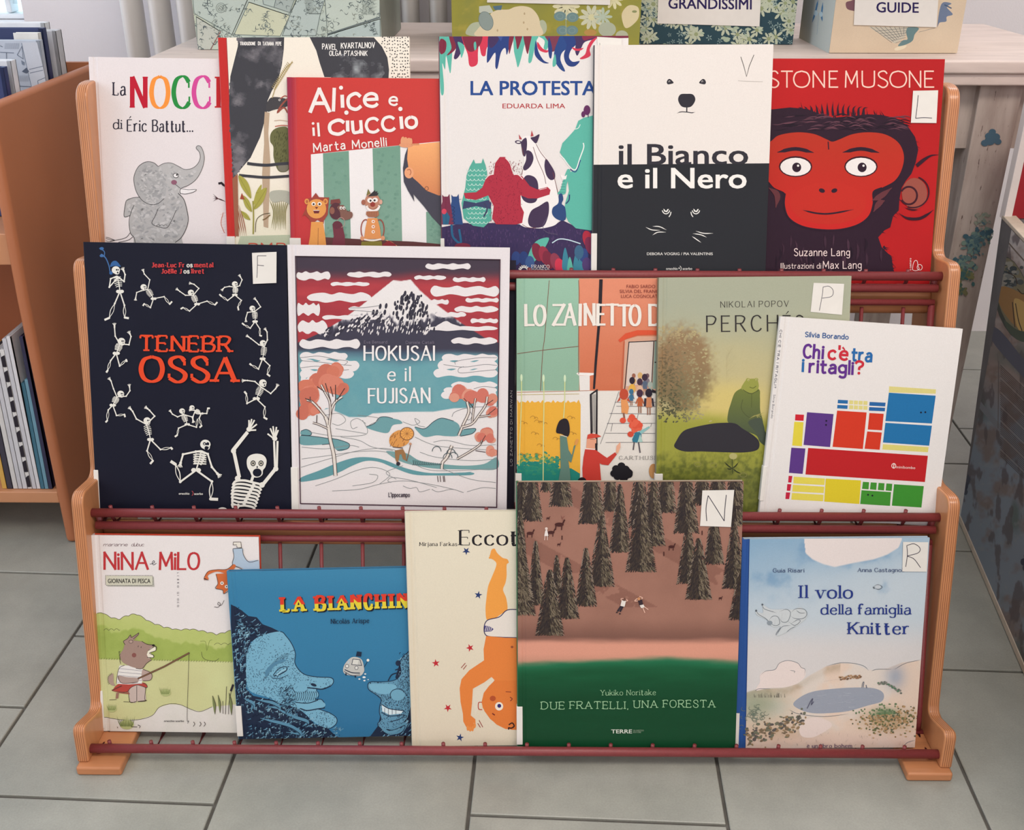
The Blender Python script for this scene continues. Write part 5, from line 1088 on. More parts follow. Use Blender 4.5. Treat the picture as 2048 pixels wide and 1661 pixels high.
# ---- dark book half hidden behind the mountain book ----
b = book('thin dark book whose black edge shows beside the mountain cover', 1, .0445, (900, 520), (1032, 521), None, None, board=(38, 34, 48), th=.006, hinge=False, lean=17)
t, p, og, d = b; p.bg(38, 34, 48); p.frame(0, 0, 1); p.stext('LO ZAINETTO DI MARWAN', 1024.5, 932, 4, (190, 186, 186), 150, ang=-90, wv=.16); p.build('cover_print', M_PRINT, t, og)
# ---- Lo zainetto di ... ----
b = book('green and orange cover titled Lo zainetto with children walking to a doorway', 1, .0285, (1034, 558), (1412, 556), None, (1032.5, 966), board=(150, 190, 165), spine=(40, 34, 40), lab=(947, .006), th=.0085)
t, p, og, d = b; p.frame(1010, 540, 340/1284)
def f(X, Y):
    n = vn(X, Y*4, 260, 4)
    c = mixc(flatc((150, 190, 166), X), (140, 176, 152), sstep(0, 900, Y)); o = mixc(flatc((222, 142, 112), X), (198, 108, 74), sstep(100, 900, Y)); o = mixc(o, (212, 130, 100), n*.4)
    s = sstep(-2, 2, X-(556+(Y-70)*.004)); c = c*(1-s[..., None])+o*s[..., None]
    c = mixc(c, (224, 219, 210), sstep(-2, 2, Y-916)); return c
p.bgrid(f, 9, y0=0)
p.poly([(560, 800), (640, 800), (640, 1640), (575, 1640), (570, 1000)], (226, 222, 216)); p.poly([(538, 784), (550, 776), (686, 780), (680, 792), (642, 800), (556, 798)], (234, 230, 224))
yl = [(92, 960)]+[(92+i*16, 980+26*abs(math.sin(i*1.3))) for i in range(30)]+[(572, 1020), (568, 1560), (92, 1500)]
p.poly(yl, (228, 172, 62)); p.poly([(92, 1480), (180, 1462), (300, 1440), (380, 1470), (420, 1500), (500, 1500), (566, 1540), (566, 1640), (85, 1640)], (36, 130, 118), sm=False)
for i in range(120): x = R_.uniform(110, 420); y = R_.gauss(1440, 24); p.z -= p.dz*.7; p.ell(x, y, 16, 9, R_.choice([(150, 160, 74), (96, 150, 92), (196, 170, 66), (60, 138, 110)]), n=8, rot=R_.uniform(-40, 40))
p.z += 3e-5
for i in range(130): x = R_.uniform(100, 400); y = R_.gauss(1500, 22); p.z -= p.dz*.7; p.ell(x, y, 18, 10, R_.choice([(36, 130, 118), (40, 136, 116), (54, 140, 112)]), n=8)
p.z += 3e-5
for P_ in ([(334, 80), (300, 500), (285, 620), (268, 916)], [(92, 634), (280, 608), (552, 578)], [(556, 78), (560, 200), (556, 500), (556, 790)]): p.line(P_, 4, (126, 74, 62))
p.line([(92, 926), (400, 918), (640, 912)], 4, (180, 120, 90)); p.line([(92, 944), (560, 938)], 4, (190, 176, 120))
for cx in ((132, 1120), (1, 1)): pass
for x, y in ((210, 1120), (240, 1150), (130, 1160), (216, 1240), (260, 1330), (380, 1280), (490, 1120), (500, 1240), (120, 1400), (240, 1400), (280, 1160)): p.ring(x, y, 18, 16, 3, (170, 124, 52), a0=180, a1=380); p.ring(x+24, y+6, 14, 13, 3, (170, 124, 52), a0=180, a1=360)
for P_ in ([(124, 790), (124, 1000), (112, 1300), (106, 1480)], [(291, 792), (294, 1000), (290, 1300), (288, 1600)], [(452, 794), (450, 1000), (442, 1120)]): p.line(P_, 7, (206, 214, 150) ); p.ell(P_[0][0], P_[0][1]+26, 9, 28, (206, 224, 190))
# black lamp post / drain pipe
pk = (40, 34, 40)
p.poly([(712, 72), (738, 72), (730, 300), (712, 500), (690, 760), (680, 900), (664, 900), (676, 700), (700, 400)], pk); p.line([(650, 940), (700, 905)], 12, pk, sm=False); p.poly([(640, 940), (656, 930), (660, 1240), (646, 1240)], pk); p.poly([(688, 905), (700, 905), (698, 1370), (682, 1370)], pk)
for x in (664, 672, 680): p.line([(x, 940), (x-2, 1230)], 3, pk, sm=False)
# doorway
p.poly([(905, 530), (1000, 502), (1300, 502), (1300, 920), (890, 916)], (206, 160, 136)); p.poly([(938, 546), (1120, 540), (1108, 850), (915, 880)], (210, 196, 186)); p.poly([(1130, 540), (1300, 535), (1300, 900), (1112, 900)], (140, 160, 146))
p.line([(904, 900), (936, 546), (1124, 538), (1108, 860)], 7, pk, sm=False); p.line([(1130, 700), (1180, 690)], 9, pk, sm=False); p.line([(1124, 538), (1180, 530)], 6, pk, sm=False); p.line([(900, 540), (890, 720), (880, 900)], 10, (190, 96, 66))
p.poly([(855, 530), (910, 480), (1000, 456), (1100, 456), (1300, 470), (1300, 502), (1120, 490), (1000, 494), (920, 520), (868, 548)], (212, 84, 54), sm=False)
# paving
for P_ in ([(860, 920), (800, 1100), (720, 1316)], [(770, 1160), (1300, 1158)], [(755, 1234), (1300, 1236)], [(760, 1304), (1300, 1300)], [(790, 1085), (1300, 1090)], [(830, 1000), (1300, 1000)], [(812, 1160), (800, 1220)], [(1106, 1160), (1100, 1186)], [(1006, 1090), (990, 1160)], [(840, 1030), (1300, 1034)]): p.line(P_, 3, (90, 90, 96), sm=False)
def kid(x, y, s, body, hairc, legs=(150, 110, 90), dress=False):
    p.poly([(x-14*s, y+30*s), (x+14*s, y+30*s), (x+22*s, y+100*s), (x-20*s, y+100*s)], body); p.line([(x-16*s, y+40*s), (x-30*s, y+80*s)], 9*s, body, sm=False); p.line([(x+16*s, y+40*s), (x+30*s, y+80*s)], 9*s, body, sm=False)
    p.line([(x-8*s, y+96*s), (x-8*s, y+150*s)], 9*s, legs, sm=False); p.line([(x+8*s, y+96*s), (x+8*s, y+150*s)], 9*s, legs, sm=False); p.ell(x, y, 24*s, 30*s, hairc)
kid(972, 800, .6, (220, 170, 90), (150, 96, 76)); kid(1020, 798, .8, (208, 160, 120), (206, 168, 110)); kid(1075, 800, .6, (120, 110, 120), (110, 84, 90)); kid(1055, 812, .9, (86, 100, 120), (60, 44, 60)); kid(960, 836, .9, (222, 170, 74), (48, 38, 52)); kid(1018, 846, .9, (214, 176, 150), (70, 50, 66)); kid(1096, 868, .8, (150, 160, 150), (160, 170, 160)); kid(954, 920, .7, (60, 110, 140), (60, 110, 140))
kid(1018, 932, 1, (180, 92, 52), (66, 44, 62)); kid(1086, 930, 1.1, (198, 130, 92), (40, 34, 46)); p.line([(1060, 970), (1056, 1030)], 16, (50, 44, 56)); p.line([(1112, 970), (1120, 1030)], 14, (50, 44, 56)); p.poly([(1110, 900), (1150, 920), (1140, 934), (1108, 925)], pk)
p.poly([(875, 980), (920, 975), (936, 1040), (925, 1090), (880, 1080)], (222, 150, 92)); p.line([(895, 1080), (905, 1146)], 14, (140, 96, 80)); p.ell(898, 940, 34, 42, (186, 76, 52)); p.poly([(870, 950), (845, 1000), (870, 985)], (186, 76, 52)); p.poly([(930, 960), (945, 1000), (920, 985)], (186, 76, 52))
for k in range(24): p.ell(985+R_.gauss(0, 26), 1165+R_.gauss(0, 30), 24, 22, R_.choice([(216, 84, 60), (206, 76, 54), (222, 98, 72)]), n=12)
p.poly([(960, 1280), (985, 1225), (1030, 1225), (1030, 1290), (995, 1305), (965, 1300)], (52, 118, 140)); p.poly([(1010, 1220), (1090, 1180), (1094, 1192), (1030, 1240)], (140, 186, 184)); p.poly([(1020, 1240), (1040, 1300), (1000, 1302)], (166, 200, 190)); p.line([(976, 1300), (968, 1360)], 10, (90, 84, 90)); p.line([(1008, 1300), (1020, 1382)], 10, (90, 84, 90))
# teacher
p.poly([(415, 1255), (465, 1258), (480, 1360), (505, 1400), (520, 1330), (535, 1320), (500, 1456), (478, 1440), (490, 1520), (498, 1640), (395, 1640), (420, 1500)], (96, 128, 116), sm=False); p.poly([(386, 1225), (405, 1150), (440, 1124), (470, 1130), (486, 1170), (488, 1230), (470, 1262), (430, 1240)], pk, sm=True); p.ell(540, 1300, 12, 26, (214, 150, 80), rot=20); p.line([(415, 1246), (470, 1262)], 5, (226, 220, 200))
# man in red
p.poly([(605, 1352), (680, 1356), (740, 1400), (770, 1420), (830, 1378), (845, 1394), (780, 1476), (730, 1470), (715, 1460), (730, 1640), (590, 1640), (584, 1500), (592, 1420)], (196, 62, 52), sm=False); p.poly([(618, 1275), (690, 1275), (688, 1340), (676, 1352), (612, 1348)], (224, 160, 130)); p.poly([(618, 1278), (624, 1245), (650, 1236), (690, 1240), (726, 1256), (716, 1262), (690, 1268)], (204, 74, 58)); p.poly([(680, 1310), (700, 1310), (696, 1345), (680, 1345)], pk); p.line([(604, 1350), (680, 1356)], 8, (236, 220, 210)); p.poly([(836, 1380), (842, 1330), (870, 1300), (872, 1340), (852, 1388)], (226, 170, 140)); p.line([(642, 1280), (680, 1282)], 3, (150, 90, 70))
# heads at the bottom
for k in range(26): p.ell(888+R_.gauss(0, 28), 1530+R_.gauss(0, 24), 30, 28, (30, 28, 34), n=12)
p.ell(582, 1600, 34, 34, (36, 30, 36)); p.ell(1120, 1520, 34, 56, (190, 140, 90)); p.poly([(430, 1592), (486, 1590), (486, 1600), (430, 1600)], (60, 50, 50))
tz = (232, 226, 216)
for ch, x, w_ in (('L', 158, 56), ('O', 224, 76), ('Z', 366, 80), ('A', 450, 76), ('I', 566, None), ('N', 606, 66), ('E', 700, 48), ('T', 770, 78), ('T', 860, 78), ('O', 944, 74), ('D', 1094, 90)):
    p.stext(ch, x, 414+R_.uniform(-4, 4), 148, tz, w_, wv=.17, wh=.11, jit=.02)
tt = (130, 54, 50)
p.text('FABIO SARDO', 918, 137, 25, tt, 216); p.text('SILVIA DEL FRANCIA', 866, 174, 25, tt, 330); p.text('LUCA COGNOLATO', 876, 211, 25, tt, 300)
p.stext('C.A.R.T.H.U.S.I.A', 862, 1432, 26, (60, 54, 58), 310, wv=.1, wh=.06, serif=1, sp=.12)
p.build('cover_print', M_PRINT, t, og)
# spine lettering of that book
O, U, V, N = d['O'], d['U'], d['V'], d['N']
# ---- Perche? ----
b = book('misty green cover titled Perche with a frog sitting on a dark stone', 1, .0185, (1318.5, 556), (1703, 552), None, (1312, 963.7), board=(168, 172, 140), spine=(120, 120, 96), lab=(948, .008), gloss=True, th=.0085)
t, p, og, d = b; p.frame(1300, 540, 420/1586)
def f(X, Y):
    n = vn(X, Y, 150, 3, 4); n2 = vn(X, Y, 26, 9, 4)
    c = mixc(flatc((164, 168, 146), X), (188, 178, 132), sstep(300, 900, Y+120*n)); c = mixc(c, (206, 188, 116), sstep(.1, 1, sstep(700, 1000, Y)*np.exp(-((X-600)/420)**2)))
    k = np.exp(-((X-230)/250)**2-((Y-760)/330)**2); fol = sstep(.25, .75, k*1.25*(.55+.9*n2)); tone = mixc(flatc((128, 104, 72), X), (86, 82, 56), sstep(700, 1050, Y+80*n)); tone = mixc(tone, (150, 112, 78), n2*.7); c = c*(1-fol[..., None]*.85)+tone*fol[..., None]*.85
    g_ = sstep(1020, 1150, Y+60*(n-.5)-.05*X); gr_ = mixc(flatc((150, 152, 60), X), (96, 104, 44), sstep(1350, 1620, Y+120*(n2-.5))); gr_ = mixc(gr_, (168, 166, 74), n*.4); c = c*(1-g_[..., None])+gr_*g_[..., None]
    tex = sstep(.35, .75, n2)*sstep(1330, 1480, Y)*.4; c = mixc(c, (62, 70, 34), tex)
    return c
p.bgrid(f, 7)
z0 = p.z
for i in range(900):
    x = R_.gauss(170, 130); y = R_.uniform(430, 1150)
    if x < 62 or x > 330+230*vn(np.array(0.), np.array(y), 60, 3)+60*math.sin(y/90): continue
    p.z = z0+(i % 40)*1.5e-6; k = min(1, max(0, (y-500)/500)); base = np.array((140, 112, 82))*(1-k)+np.array((84, 84, 58))*k
    p.ell(x, y, R_.uniform(4, 15), R_.uniform(3, 9), tuple((lambda w_: base*R_.uniform(.86, 1.14)*w_+np.array((182, 172, 126))*(1-w_))(math.exp(-(max(0, x-150)/190)**2)*min(1, (y-380)/260))), rot=R_.uniform(-50, 50), n=7)
for i in range(60):
    x = R_.gauss(330, 130); y = R_.uniform(480, 1000); p.z = z0+(i % 40)*1.5e-6; p.line([(x, y), (x+R_.uniform(10, 40), y-R_.uniform(10, 50))], 3, R_.choice([(160, 132, 96), (150, 128, 88), (120, 104, 74)]), taper=.4)
for i in range(26): p.line([(575, 860-i*8), (600+R_.uniform(-30, 60), 820-i*10)], 3, (158, 144, 110), taper=.4)
for i in range(320):
    x = R_.uniform(70, 860); y = R_.uniform(1385, 1640); p.z = z0+(i % 40)*1.5e-6; p.line([(x, y), (x+R_.uniform(-6, 6), y-R_.uniform(8, 26))], 4, R_.choice([(74, 82, 36), (110, 118, 50), (52, 58, 30), (140, 146, 66)]), taper=.4)
p.z = z0+8e-5
fg = (132, 142, 58)
p.poly([(588, 1150), (590, 1080), (610, 1010), (640, 930), (690, 895), (720, 880), (820, 900), (830, 960), (832, 1060), (850, 1130), (860, 1200), (888, 1260), (880, 1330), (830, 1300), (800, 1250), (700, 1210), (640, 1170)], (112, 122, 56), sm=True, c2=(64, 76, 62))
p.poly([(690, 900), (705, 860), (735, 828), (800, 825), (820, 860), (816, 900), (780, 930), (740, 925)], (146, 150, 70), sm=True); p.ell(740, 832, 16, 14, (146, 150, 70)); p.ell(803, 830, 14, 13, (146, 150, 70)); p.ell(743, 832, 7, 8, (206, 198, 130)); p.ell(804, 830, 6, 7, (206, 198, 130)); p.ell(744, 833, 3, 4, (40, 40, 30)); p.ell(805, 831, 3, 4, (40, 40, 30)); p.line([(752, 886), (778, 894), (802, 878)], 4, (70, 76, 36))
p.line([(700, 905), (760, 935), (820, 910)], 4, (64, 72, 40)); p.line([(768, 935), (766, 1040)], 3, (74, 82, 40)); p.line([(700, 980), (690, 1050), (740, 1110), (800, 1120)], 4, (74, 82, 44))
for e in ((862, 1078), (856, 1100), (840, 1118), (820, 1132)): p.line([(750, 1124), (800, 1100), e], 6, (150, 146, 84), taper=.3)
p.poly([(740, 1150), (830, 1120), (860, 1180), (870, 1240), (885, 1300), (840, 1290), (800, 1230)], (70, 80, 66), sm=True)
p.poly([(185, 1340), (200, 1290), (250, 1220), (330, 1190), (450, 1165), (540, 1156), (640, 1160), (700, 1200), (780, 1250), (824, 1300), (810, 1360), (700, 1380), (500, 1376), (380, 1372), (260, 1372)], (46, 44, 50), sm=True)
for i in range(26): p.line([(188+i*26, 1368+R_.uniform(-6, 8)), (192+i*26+R_.uniform(-6, 8), 1386+R_.uniform(-4, 12))], 5, (52, 58, 32), taper=.3)
p.ell(628, 1408, 30, 24, (176, 170, 110)); p.line([(620, 1430), (624, 1540)], 5, (60, 66, 36))
for e in ((560, 1450), (670, 1452), (580, 1500), (690, 1540)): p.line([(622, 1500), ((622+e[0])/2, (1500+e[1])/2+6), e], 9, (48, 54, 32), taper=.3)
for cx, cy in ((480, 1475), (360, 1470), (705, 1550), (500, 1600)): p.ring(cx, cy, 26, 16, 3, (140, 136, 84))
p.stext('NIKOLAI POPOV', 534, 284, 44, (52, 46, 44), 512, wv=.1, wh=.07, sp=.28, ang=-.8); p.stext('PERCH', 430, 466, 116, (46, 42, 42), 534, wv=.1, wh=.07, sp=.34, ang=-.6); p.stext('\xc9', 1004, 458, 112, (46, 42, 42), None, wv=.08); p.stext('?', 1100, 458, 112, (46, 42, 42), 56, wv=.09)
p.build('cover_print', M_GLOSS, t, og)
sticker(b, [(1621, 624), (1627, 566), (1688, 568), (1683.5, 630)], 'P', [[(1306, 130), (1300, 190), (1278, 308)], [(1306, 130), (1350, 124), (1382, 156), (1370, 200), (1300, 214)]], 4)
# ---- Chi c'e tra i ritagli? ----
b = book('tilted white cover titled Chi c\'e tra i ritagli with bright coloured rectangles', 1, .0075, (1563, 633.5), (1925, 658), (1872, 1053), (1517, 1040), board=(224, 220, 216), lab=(935, .003, 1005), th=.008)
t, p, og, d = b; p.frame(1510, 620, 430/1587)
p.bg(224, 220, 216)
bl_, re, ye, gn, vi = (34, 110, 164), (204, 56, 34), (218, 202, 66), (64, 142, 48), (88, 54, 128); r2 = (182, 32, 36); dk_ = (206, 66, 40)
def qd(c, *P_): p.poly(P_, c)
qd((214, 204, 130), (990, 565), (1336, 588), (1334, 620), (988, 610))
qd(bl_, (988, 612), (1334, 634), (1306, 840), (962, 822)); qd(bl_, (962, 834), (1306, 856), (1286, 1004), (944, 980)); qd((214, 204, 116), (944, 992), (1282, 1014), (1276, 1052), (940, 1032))
qd((40, 104, 160), (612, 664), (686, 668), (684, 694), (610, 690)); qd((40, 104, 160), (608, 702), (684, 706), (682, 732), (606, 728)); qd((40, 96, 156), (846, 680), (964, 686), (961, 714), (843, 708)); qd((40, 96, 156), (843, 718), (961, 724), (958, 750), (840, 745))
for i in range(4):
    for j in range(2): qd((216, 206, 130), (696+i*35, 668+j*36+i*1.5), (726+i*35, 670+j*36+i*1.5), (724+i*35, 698+j*36+i*1.5), (694+i*35, 697+j*36+i*1.5))
qd((198, 34, 48), (298, 772), (362, 775), (358, 820), (295, 817)); qd(ye, (290, 826), (358, 830), (346, 1008), (274, 1002)); qd(vi, (384, 756), (580, 770), (554, 1014), (358, 998)); qd(re, (606, 744), (824, 758), (796, 1028), (572, 1012)); qd(re, (844, 762), (950, 768), (938, 890), (832, 884)); qd(re, (828, 898), (936, 906), (920, 1034), (808, 1026))
qd(vi, (268, 1018), (372, 1024), (352, 1212), (250, 1204)); qd(r2, (392, 1020), (1276, 1078), (1254, 1272), (372, 1216))
for i in range(3): qd((190, 34, 62), (248-i*10, 1226+i*61), (276-i*8, 1227+i*61), (268-i*8, 1276+i*61), (244-i*10, 1275+i*61))
for i in range(3): qd((220, 206, 84), (286-i*7, 1232+i*60), (516-i*5, 1246+i*60), (512-i*5, 1294+i*60), (282-i*7, 1282+i*60))
qd((214, 194, 44), (522, 1246), (782, 1260), (770, 1434), (510, 1416))
for i in range(4): qd(gn, (796+i*58, 1270+i*4), (842+i*57, 1273+i*4), (838+i*57, 1326+i*4), (790+i*58, 1322+i*4))
qd(gn, (786, 1332), (1004, 1346), (996, 1448), (776, 1434)); qd((60, 140, 48), (1026, 1288), (1246, 1302), (1228, 1460), (1010, 1446))
for x, y in ((1225, 758), (1257, 756), (526, 820), (524, 850), (834, 1366), (866, 1372)): p.ell(x, y, 7, 7, (24, 24, 40), n=10)
p.stext("CHI C'\xc8 TRA I RITAGLI?", 184, 148, 15, (50, 56, 78), 430, ang=96, wv=.2); p.stext('Silvia Borando', 136, 625, 14, (90, 92, 104), 176, ang=96, wv=.14)
p.text('minibombo', 1042, 1170, 20, (232, 210, 204), 140, ang=2.5); p.ring(1024, 1152, 15, 17, 5, (236, 222, 214)); p.line([(1026, 1132), (1022, 1172)], 6, (236, 222, 214), sm=False)
p.stext('Silvia Borando', 370, 198, 34, (38, 82, 140), 318, ang=3.6, wv=.19, sp=.15)
for s, x, y, w_, c in (('Ch', 358, 350, 112, (94, 46, 134)), ('i', 498, 357, None, (94, 46, 134)), ("c", 542, 361, 52, (196, 44, 58)), ("'", 618, 364, None, (196, 44, 58)), ('\xe8', 626, 365, 54, (196, 44, 58)), ('tra', 716, 371, 142, (38, 102, 164))): p.stext(s, x, y, 92 if s != 'tra' else 88, c, w_, ang=4, wv=.2, sp=.12)
for s, x, y, w_, c in (('i', 352, 452, None, (38, 102, 164)), ('ritagli', 402, 458, 316, (94, 46, 134)), ('?', 738, 470, 56, (196, 44, 58))): p.stext(s, x, y, 90, c, w_, ang=2.8, wv=.2, sp=.12)
p.build('cover_print', M_PRINT, t, og)
# =============== bottom tier covers ===============
# ---- Nina e Milo ----
b = book('white cover titled Nina e Milo with a brown animal fishing on a green bank', 0, .0385, (182, 1071), (517, 1075), None, (204.4, 1463), board=(224, 219, 216), back=(206, 70, 44), lab=(1382, .0035), th=.010)
t, p, og, d = b; p.frame(170, 1050, 360/1359)
hedge = [(85, 680), (130, 670), (180, 700), (250, 722), (300, 700), (350, 684), (400, 684), (440, 710), (500, 745), (600, 780), (700, 800), (800, 795), (900, 812), (1000, 835), (1120, 800), (1300, 790)]
def f(X, Y):
    n = vn(X, Y, 70, 3, 4); n2 = vn(X, Y, 200, 8)
    c = flatc((226, 220, 217), X)
    hy = yat(hedge, X)-10*np.abs(np.sin(X/21)); g1 = mixc(flatc((196, 202, 130), X), (172, 186, 104), n2); m = sstep(-2, 2, Y-hy); c = c*(1-m[..., None])+g1*m[..., None]
    g2 = mixc(flatc((166, 182, 96), X), (148, 166, 82), n); c = mixc(c, (0, 0, 0), 0); m = sstep(.0, .12, (Y-hy-60-60*n)/200)*(Y > hy); c = c*(1-m[..., None])+g2*m[..., None]
    g3 = mixc(flatc((204, 208, 152), X), (196, 194, 140), n2); gy = 1015+(X-90)*.02; m = sstep(-6, 6, Y-gy); c = c*(1-m[..., None])+g3*m[..., None]
    bank = yat([(80, 1440), (150, 1455), (300, 1476), (420, 1470), (510, 1440), (560, 1380), (640, 1354), (720, 1360), (800, 1395), (870, 1412), (960, 1376), (1300, 1340)], X)
    m = sstep(-3, 3, Y-bank); w_ = mixc(flatc((222, 216, 210), X), (204, 204, 188), n*.5); return c*(1-m[..., None])+w_*m[..., None]
p.bgrid(f, 4.5)
ol = (78, 74, 58)
p.line([(x, yat(hedge, x)-10*abs(math.sin(x/21))) for x in range(90, 1300, 7)], 4, ol, sm=False)
p.line([(140+i*4, 800-14*abs(math.sin(i*.32))) for i in range(32)], 3, ol, sm=False); p.line([(975+i*5, 908-14*abs(math.sin(i*.3))) for i in range(30)], 3, ol, sm=False)
p.line([(80, 1440), (150, 1455), (300, 1476), (420, 1470), (510, 1440), (560, 1380), (640, 1354), (720, 1360), (800, 1395), (870, 1412), (960, 1376)], 4, ol)
for i in range(52): x = 100+i*20; y = 1012+i*.5; p.line([(x, y+6), (x+7, y-6)], 2.5, ol, sm=False)
p.line([(880, 960), (888, 1000), (920, 1022), (980, 1030), (1012, 1010)], 3, ol); p.line([(870, 880), (910, 885), (920, 950), (940, 880), (960, 870)], 3, (120, 134, 70))
tr = (186, 54, 58)
p.stext('NiNA', 148, 334, 122, tr, 326, wv=.15, wh=.12, jit=.02, sp=.12); p.stext('MiLO', 566, 334, 122, tr, 294, wv=.15, wh=.12, jit=.02, sp=.12, ang=.3)
p.line([(490, 298), (512, 292), (526, 282), (518, 272), (508, 288), (518, 304), (540, 290)], 4, (60, 56, 66))
p.stext('marianne', 140, 162, 24, (110, 80, 86), 180, wv=.1, slant=.25, sp=.06); p.stext('dubuc', 350, 162, 24, (110, 80, 86), 94, wv=.1, slant=.25, sp=.06)
p.poly([(160, 392), (520, 396), (524, 468), (170, 466)], (176, 174, 164)); p.poly([(154, 384), (512, 388), (512, 456), (160, 456)], (206, 204, 184))
for i in range(30): p.ell(158+i*12, 384, 3.2, 3.2, (90, 88, 84), n=6); p.ell(163+i*11.8, 458, 3.2, 3.2, (70, 68, 64), n=6)
for i in range(6): p.ell(156, 394+i*11, 3, 3, (90, 88, 84), n=6); p.ell(513, 394+i*11, 3, 3, (90, 88, 84), n=6)
p.text('GIORNATA DI PESCA', 174, 440, 33, (44, 42, 44), 320, bold=.012)
for i, ch in enumerate('LIBRO GIOCO'):
    if ch != ' ': p.text(ch, 696, 360+i*24.5, 15, (90, 84, 92), None, ang=90)
# fishing animal
br = (160, 134, 122); dkb = (70, 58, 54)
p.poly([(176, 1150), (200, 1130), (215, 1125), (218, 1190), (230, 1215), (200, 1210), (180, 1185)], (170, 146, 132), sm=True)
for i in range(9): a = 1.9+i*.24; p.line([(214+34*math.cos(a), 1170+40*math.sin(a)*-1), (214+46*math.cos(a), 1170-54*math.sin(a))], 3, dkb, sm=False)
p.poly([(252, 1310), (232, 1314), (236, 1270), (258, 1270)], (150, 110, 96)); p.poly([(330, 1270), (200, 1250), (260, 1230), (380, 1260)], (176, 96, 78)); p.poly([(320, 1225), (345, 1340), (380, 1345), (395, 1330), (440, 1332), (462, 1316), (455, 1230), (400, 1190)], (194, 176, 166), sm=False); p.line([(392, 1215), (392, 1330)], 4, dkb); p.line([(330, 1240), (340, 1336), (392, 1334)], 4, dkb); p.line([(462, 1216), (452, 1310), (460, 1330), (400, 1336)], 4, dkb)
p.poly([(216, 1254), (250, 1204), (330, 1196), (440, 1192), (468, 1210), (462, 1228), (400, 1210), (350, 1226), (310, 1262)], (176, 72, 62), sm=True); p.line([(216, 1254), (310, 1264), (350, 1228), (400, 1210), (466, 1230), (466, 1208), (440, 1194)], 4, dkb); p.line([(205, 1250), (270, 1268), (340, 1276)], 8, (150, 90, 74))
p.poly([(262, 1062), (330, 1062), (400, 1075), (438, 1090), (436, 1160), (430, 1200), (330, 1205), (240, 1200), (246, 1120)], (226, 222, 216), sm=False)
for i in range(5): p.line([(258-i*3, 1085+i*26), (330, 1092+i*26), (436, 1104+i*24)], 3, (130, 126, 136))
p.line([(300, 1060), (262, 1080), (246, 1130), (238, 1198)], 4, dkb); p.poly([(250, 1140), (320, 1150), (400, 1158), (395, 1190), (300, 1200), (260, 1180)], (172, 150, 140), sm=True); p.line([(252, 1140), (262, 1180), (300, 1198), (400, 1188)], 4, dkb); p.poly([(436, 1092), (480, 1108), (508, 1130), (500, 1168), (460, 1180), (430, 1168)], (180, 156, 146), sm=True); p.line([(440, 1092), (490, 1112), (508, 1140), (494, 1172), (440, 1178)], 4, dkb)
hd = [(300, 905), (318, 880), (350, 872), (430, 882), (470, 905), (520, 912), (505, 930), (478, 950), (470, 980), (490, 1005), (500, 1020), (470, 1040), (430, 1085), (380, 1080), (320, 1058), (280, 1030), (266, 980), (290, 940)]
p.poly(hd, br, sm=True); p.poly([(305, 905), (292, 880), (320, 862), (345, 835), (352, 850), (400, 818), (408, 828), (370, 870), (330, 890)], br); p.line([(305, 905), (292, 880), (322, 860), (344, 832), (350, 850), (378, 836), (406, 816), (400, 832), (366, 862)], 4, dkb)
p.poly([(500, 930), (534, 920), (536, 950), (490, 965), (515, 985), (518, 1000), (480, 1006), (468, 980), (478, 950)], (232, 226, 206)); p.line([(478, 950), (534, 918), (536, 948), (488, 968), (518, 985), (516, 1002), (470, 1000)], 4, dkb); p.line([(430, 880), (470, 902), (520, 908), (538, 925)], 4, dkb); p.ell(518, 910, 11, 8, (40, 34, 36)); p.line([(500, 1022), (466, 1046), (432, 1086), (385, 1084)], 4, dkb)
p.ell(372, 984, 17, 17, (134, 84, 78)); p.ell(348, 882, 15, 12, (176, 150, 138)); p.ring(348, 882, 15, 12, 3, dkb); p.line([(404, 912), (402, 924)], 4, dkb); p.line([(426, 918), (424, 930)], 4, dkb)
for i in range(9): p.line([(268-i % 2*4, 955+i*10), (254+i*2, 962+i*11)], 4, dkb, sm=False)
for P_ in ([(186, 1322), (240, 1320)], [(292, 1336), (380, 1340)], [(400, 1334), (470, 1324)]): p.line(P_, 3, dkb)
p.line([(400, 1162), (600, 1070), (790, 966)], 13, dkb, sm=False); p.line([(404, 1160), (600, 1070), (786, 968)], 7, (130, 92, 66), sm=False); p.line([(205, 1250), (280, 1215)], 8, (110, 60, 54), sm=False)
p.line([(786, 976), (780, 1200), (772, 1460), (784, 1480), (776, 1500)], 3, dkb); 
for x in (820, 868, 900): p.line([(x, 1488), (x+10, 1504), (x-2, 1522)], 4, dkb)
def tuft(x, y, s, n=9, c=(120, 134, 78)):
    p.ell(x, y-10*s, 38*s, 26*s, (176, 184, 124))
    for i in range(n): dx = (i-n/2)*9*s; p.line([(x+dx*.7, y), (x+dx, y-26*s), (x+dx*1.2, y-R_.uniform(36, 60)*s)], 5*s, c, taper=-1)
tuft(610, 1278, 1); tuft(205, 1400, .9); tuft(318, 1522, 1.4, 10, (96, 110, 60))
for x, y0, y1, w_ in ((975, 1290, 1430, 26), (1015, 1285, 1420, 22), (1100, 1268, 1436, 26)): p.poly([(x-w_*.4, y0), (x+w_*.5, (y0+y1)/2), (x+w_*.3, y1), (x-w_*.3, (y0+y1)/2)], (120, 130, 84), sm=True); p.line([(x-w_*.4, y0), (x+w_*.5, (y0+y1)/2), (x+w_*.3, y1)], 4, dkb)
for P_ in ([(1070, 1220), (1062, 1430)], [(1042, 1330), (1044, 1426)], [(1118, 1210), (1090, 1330), (1085, 1430)]): p.line(P_, 4, dkb)
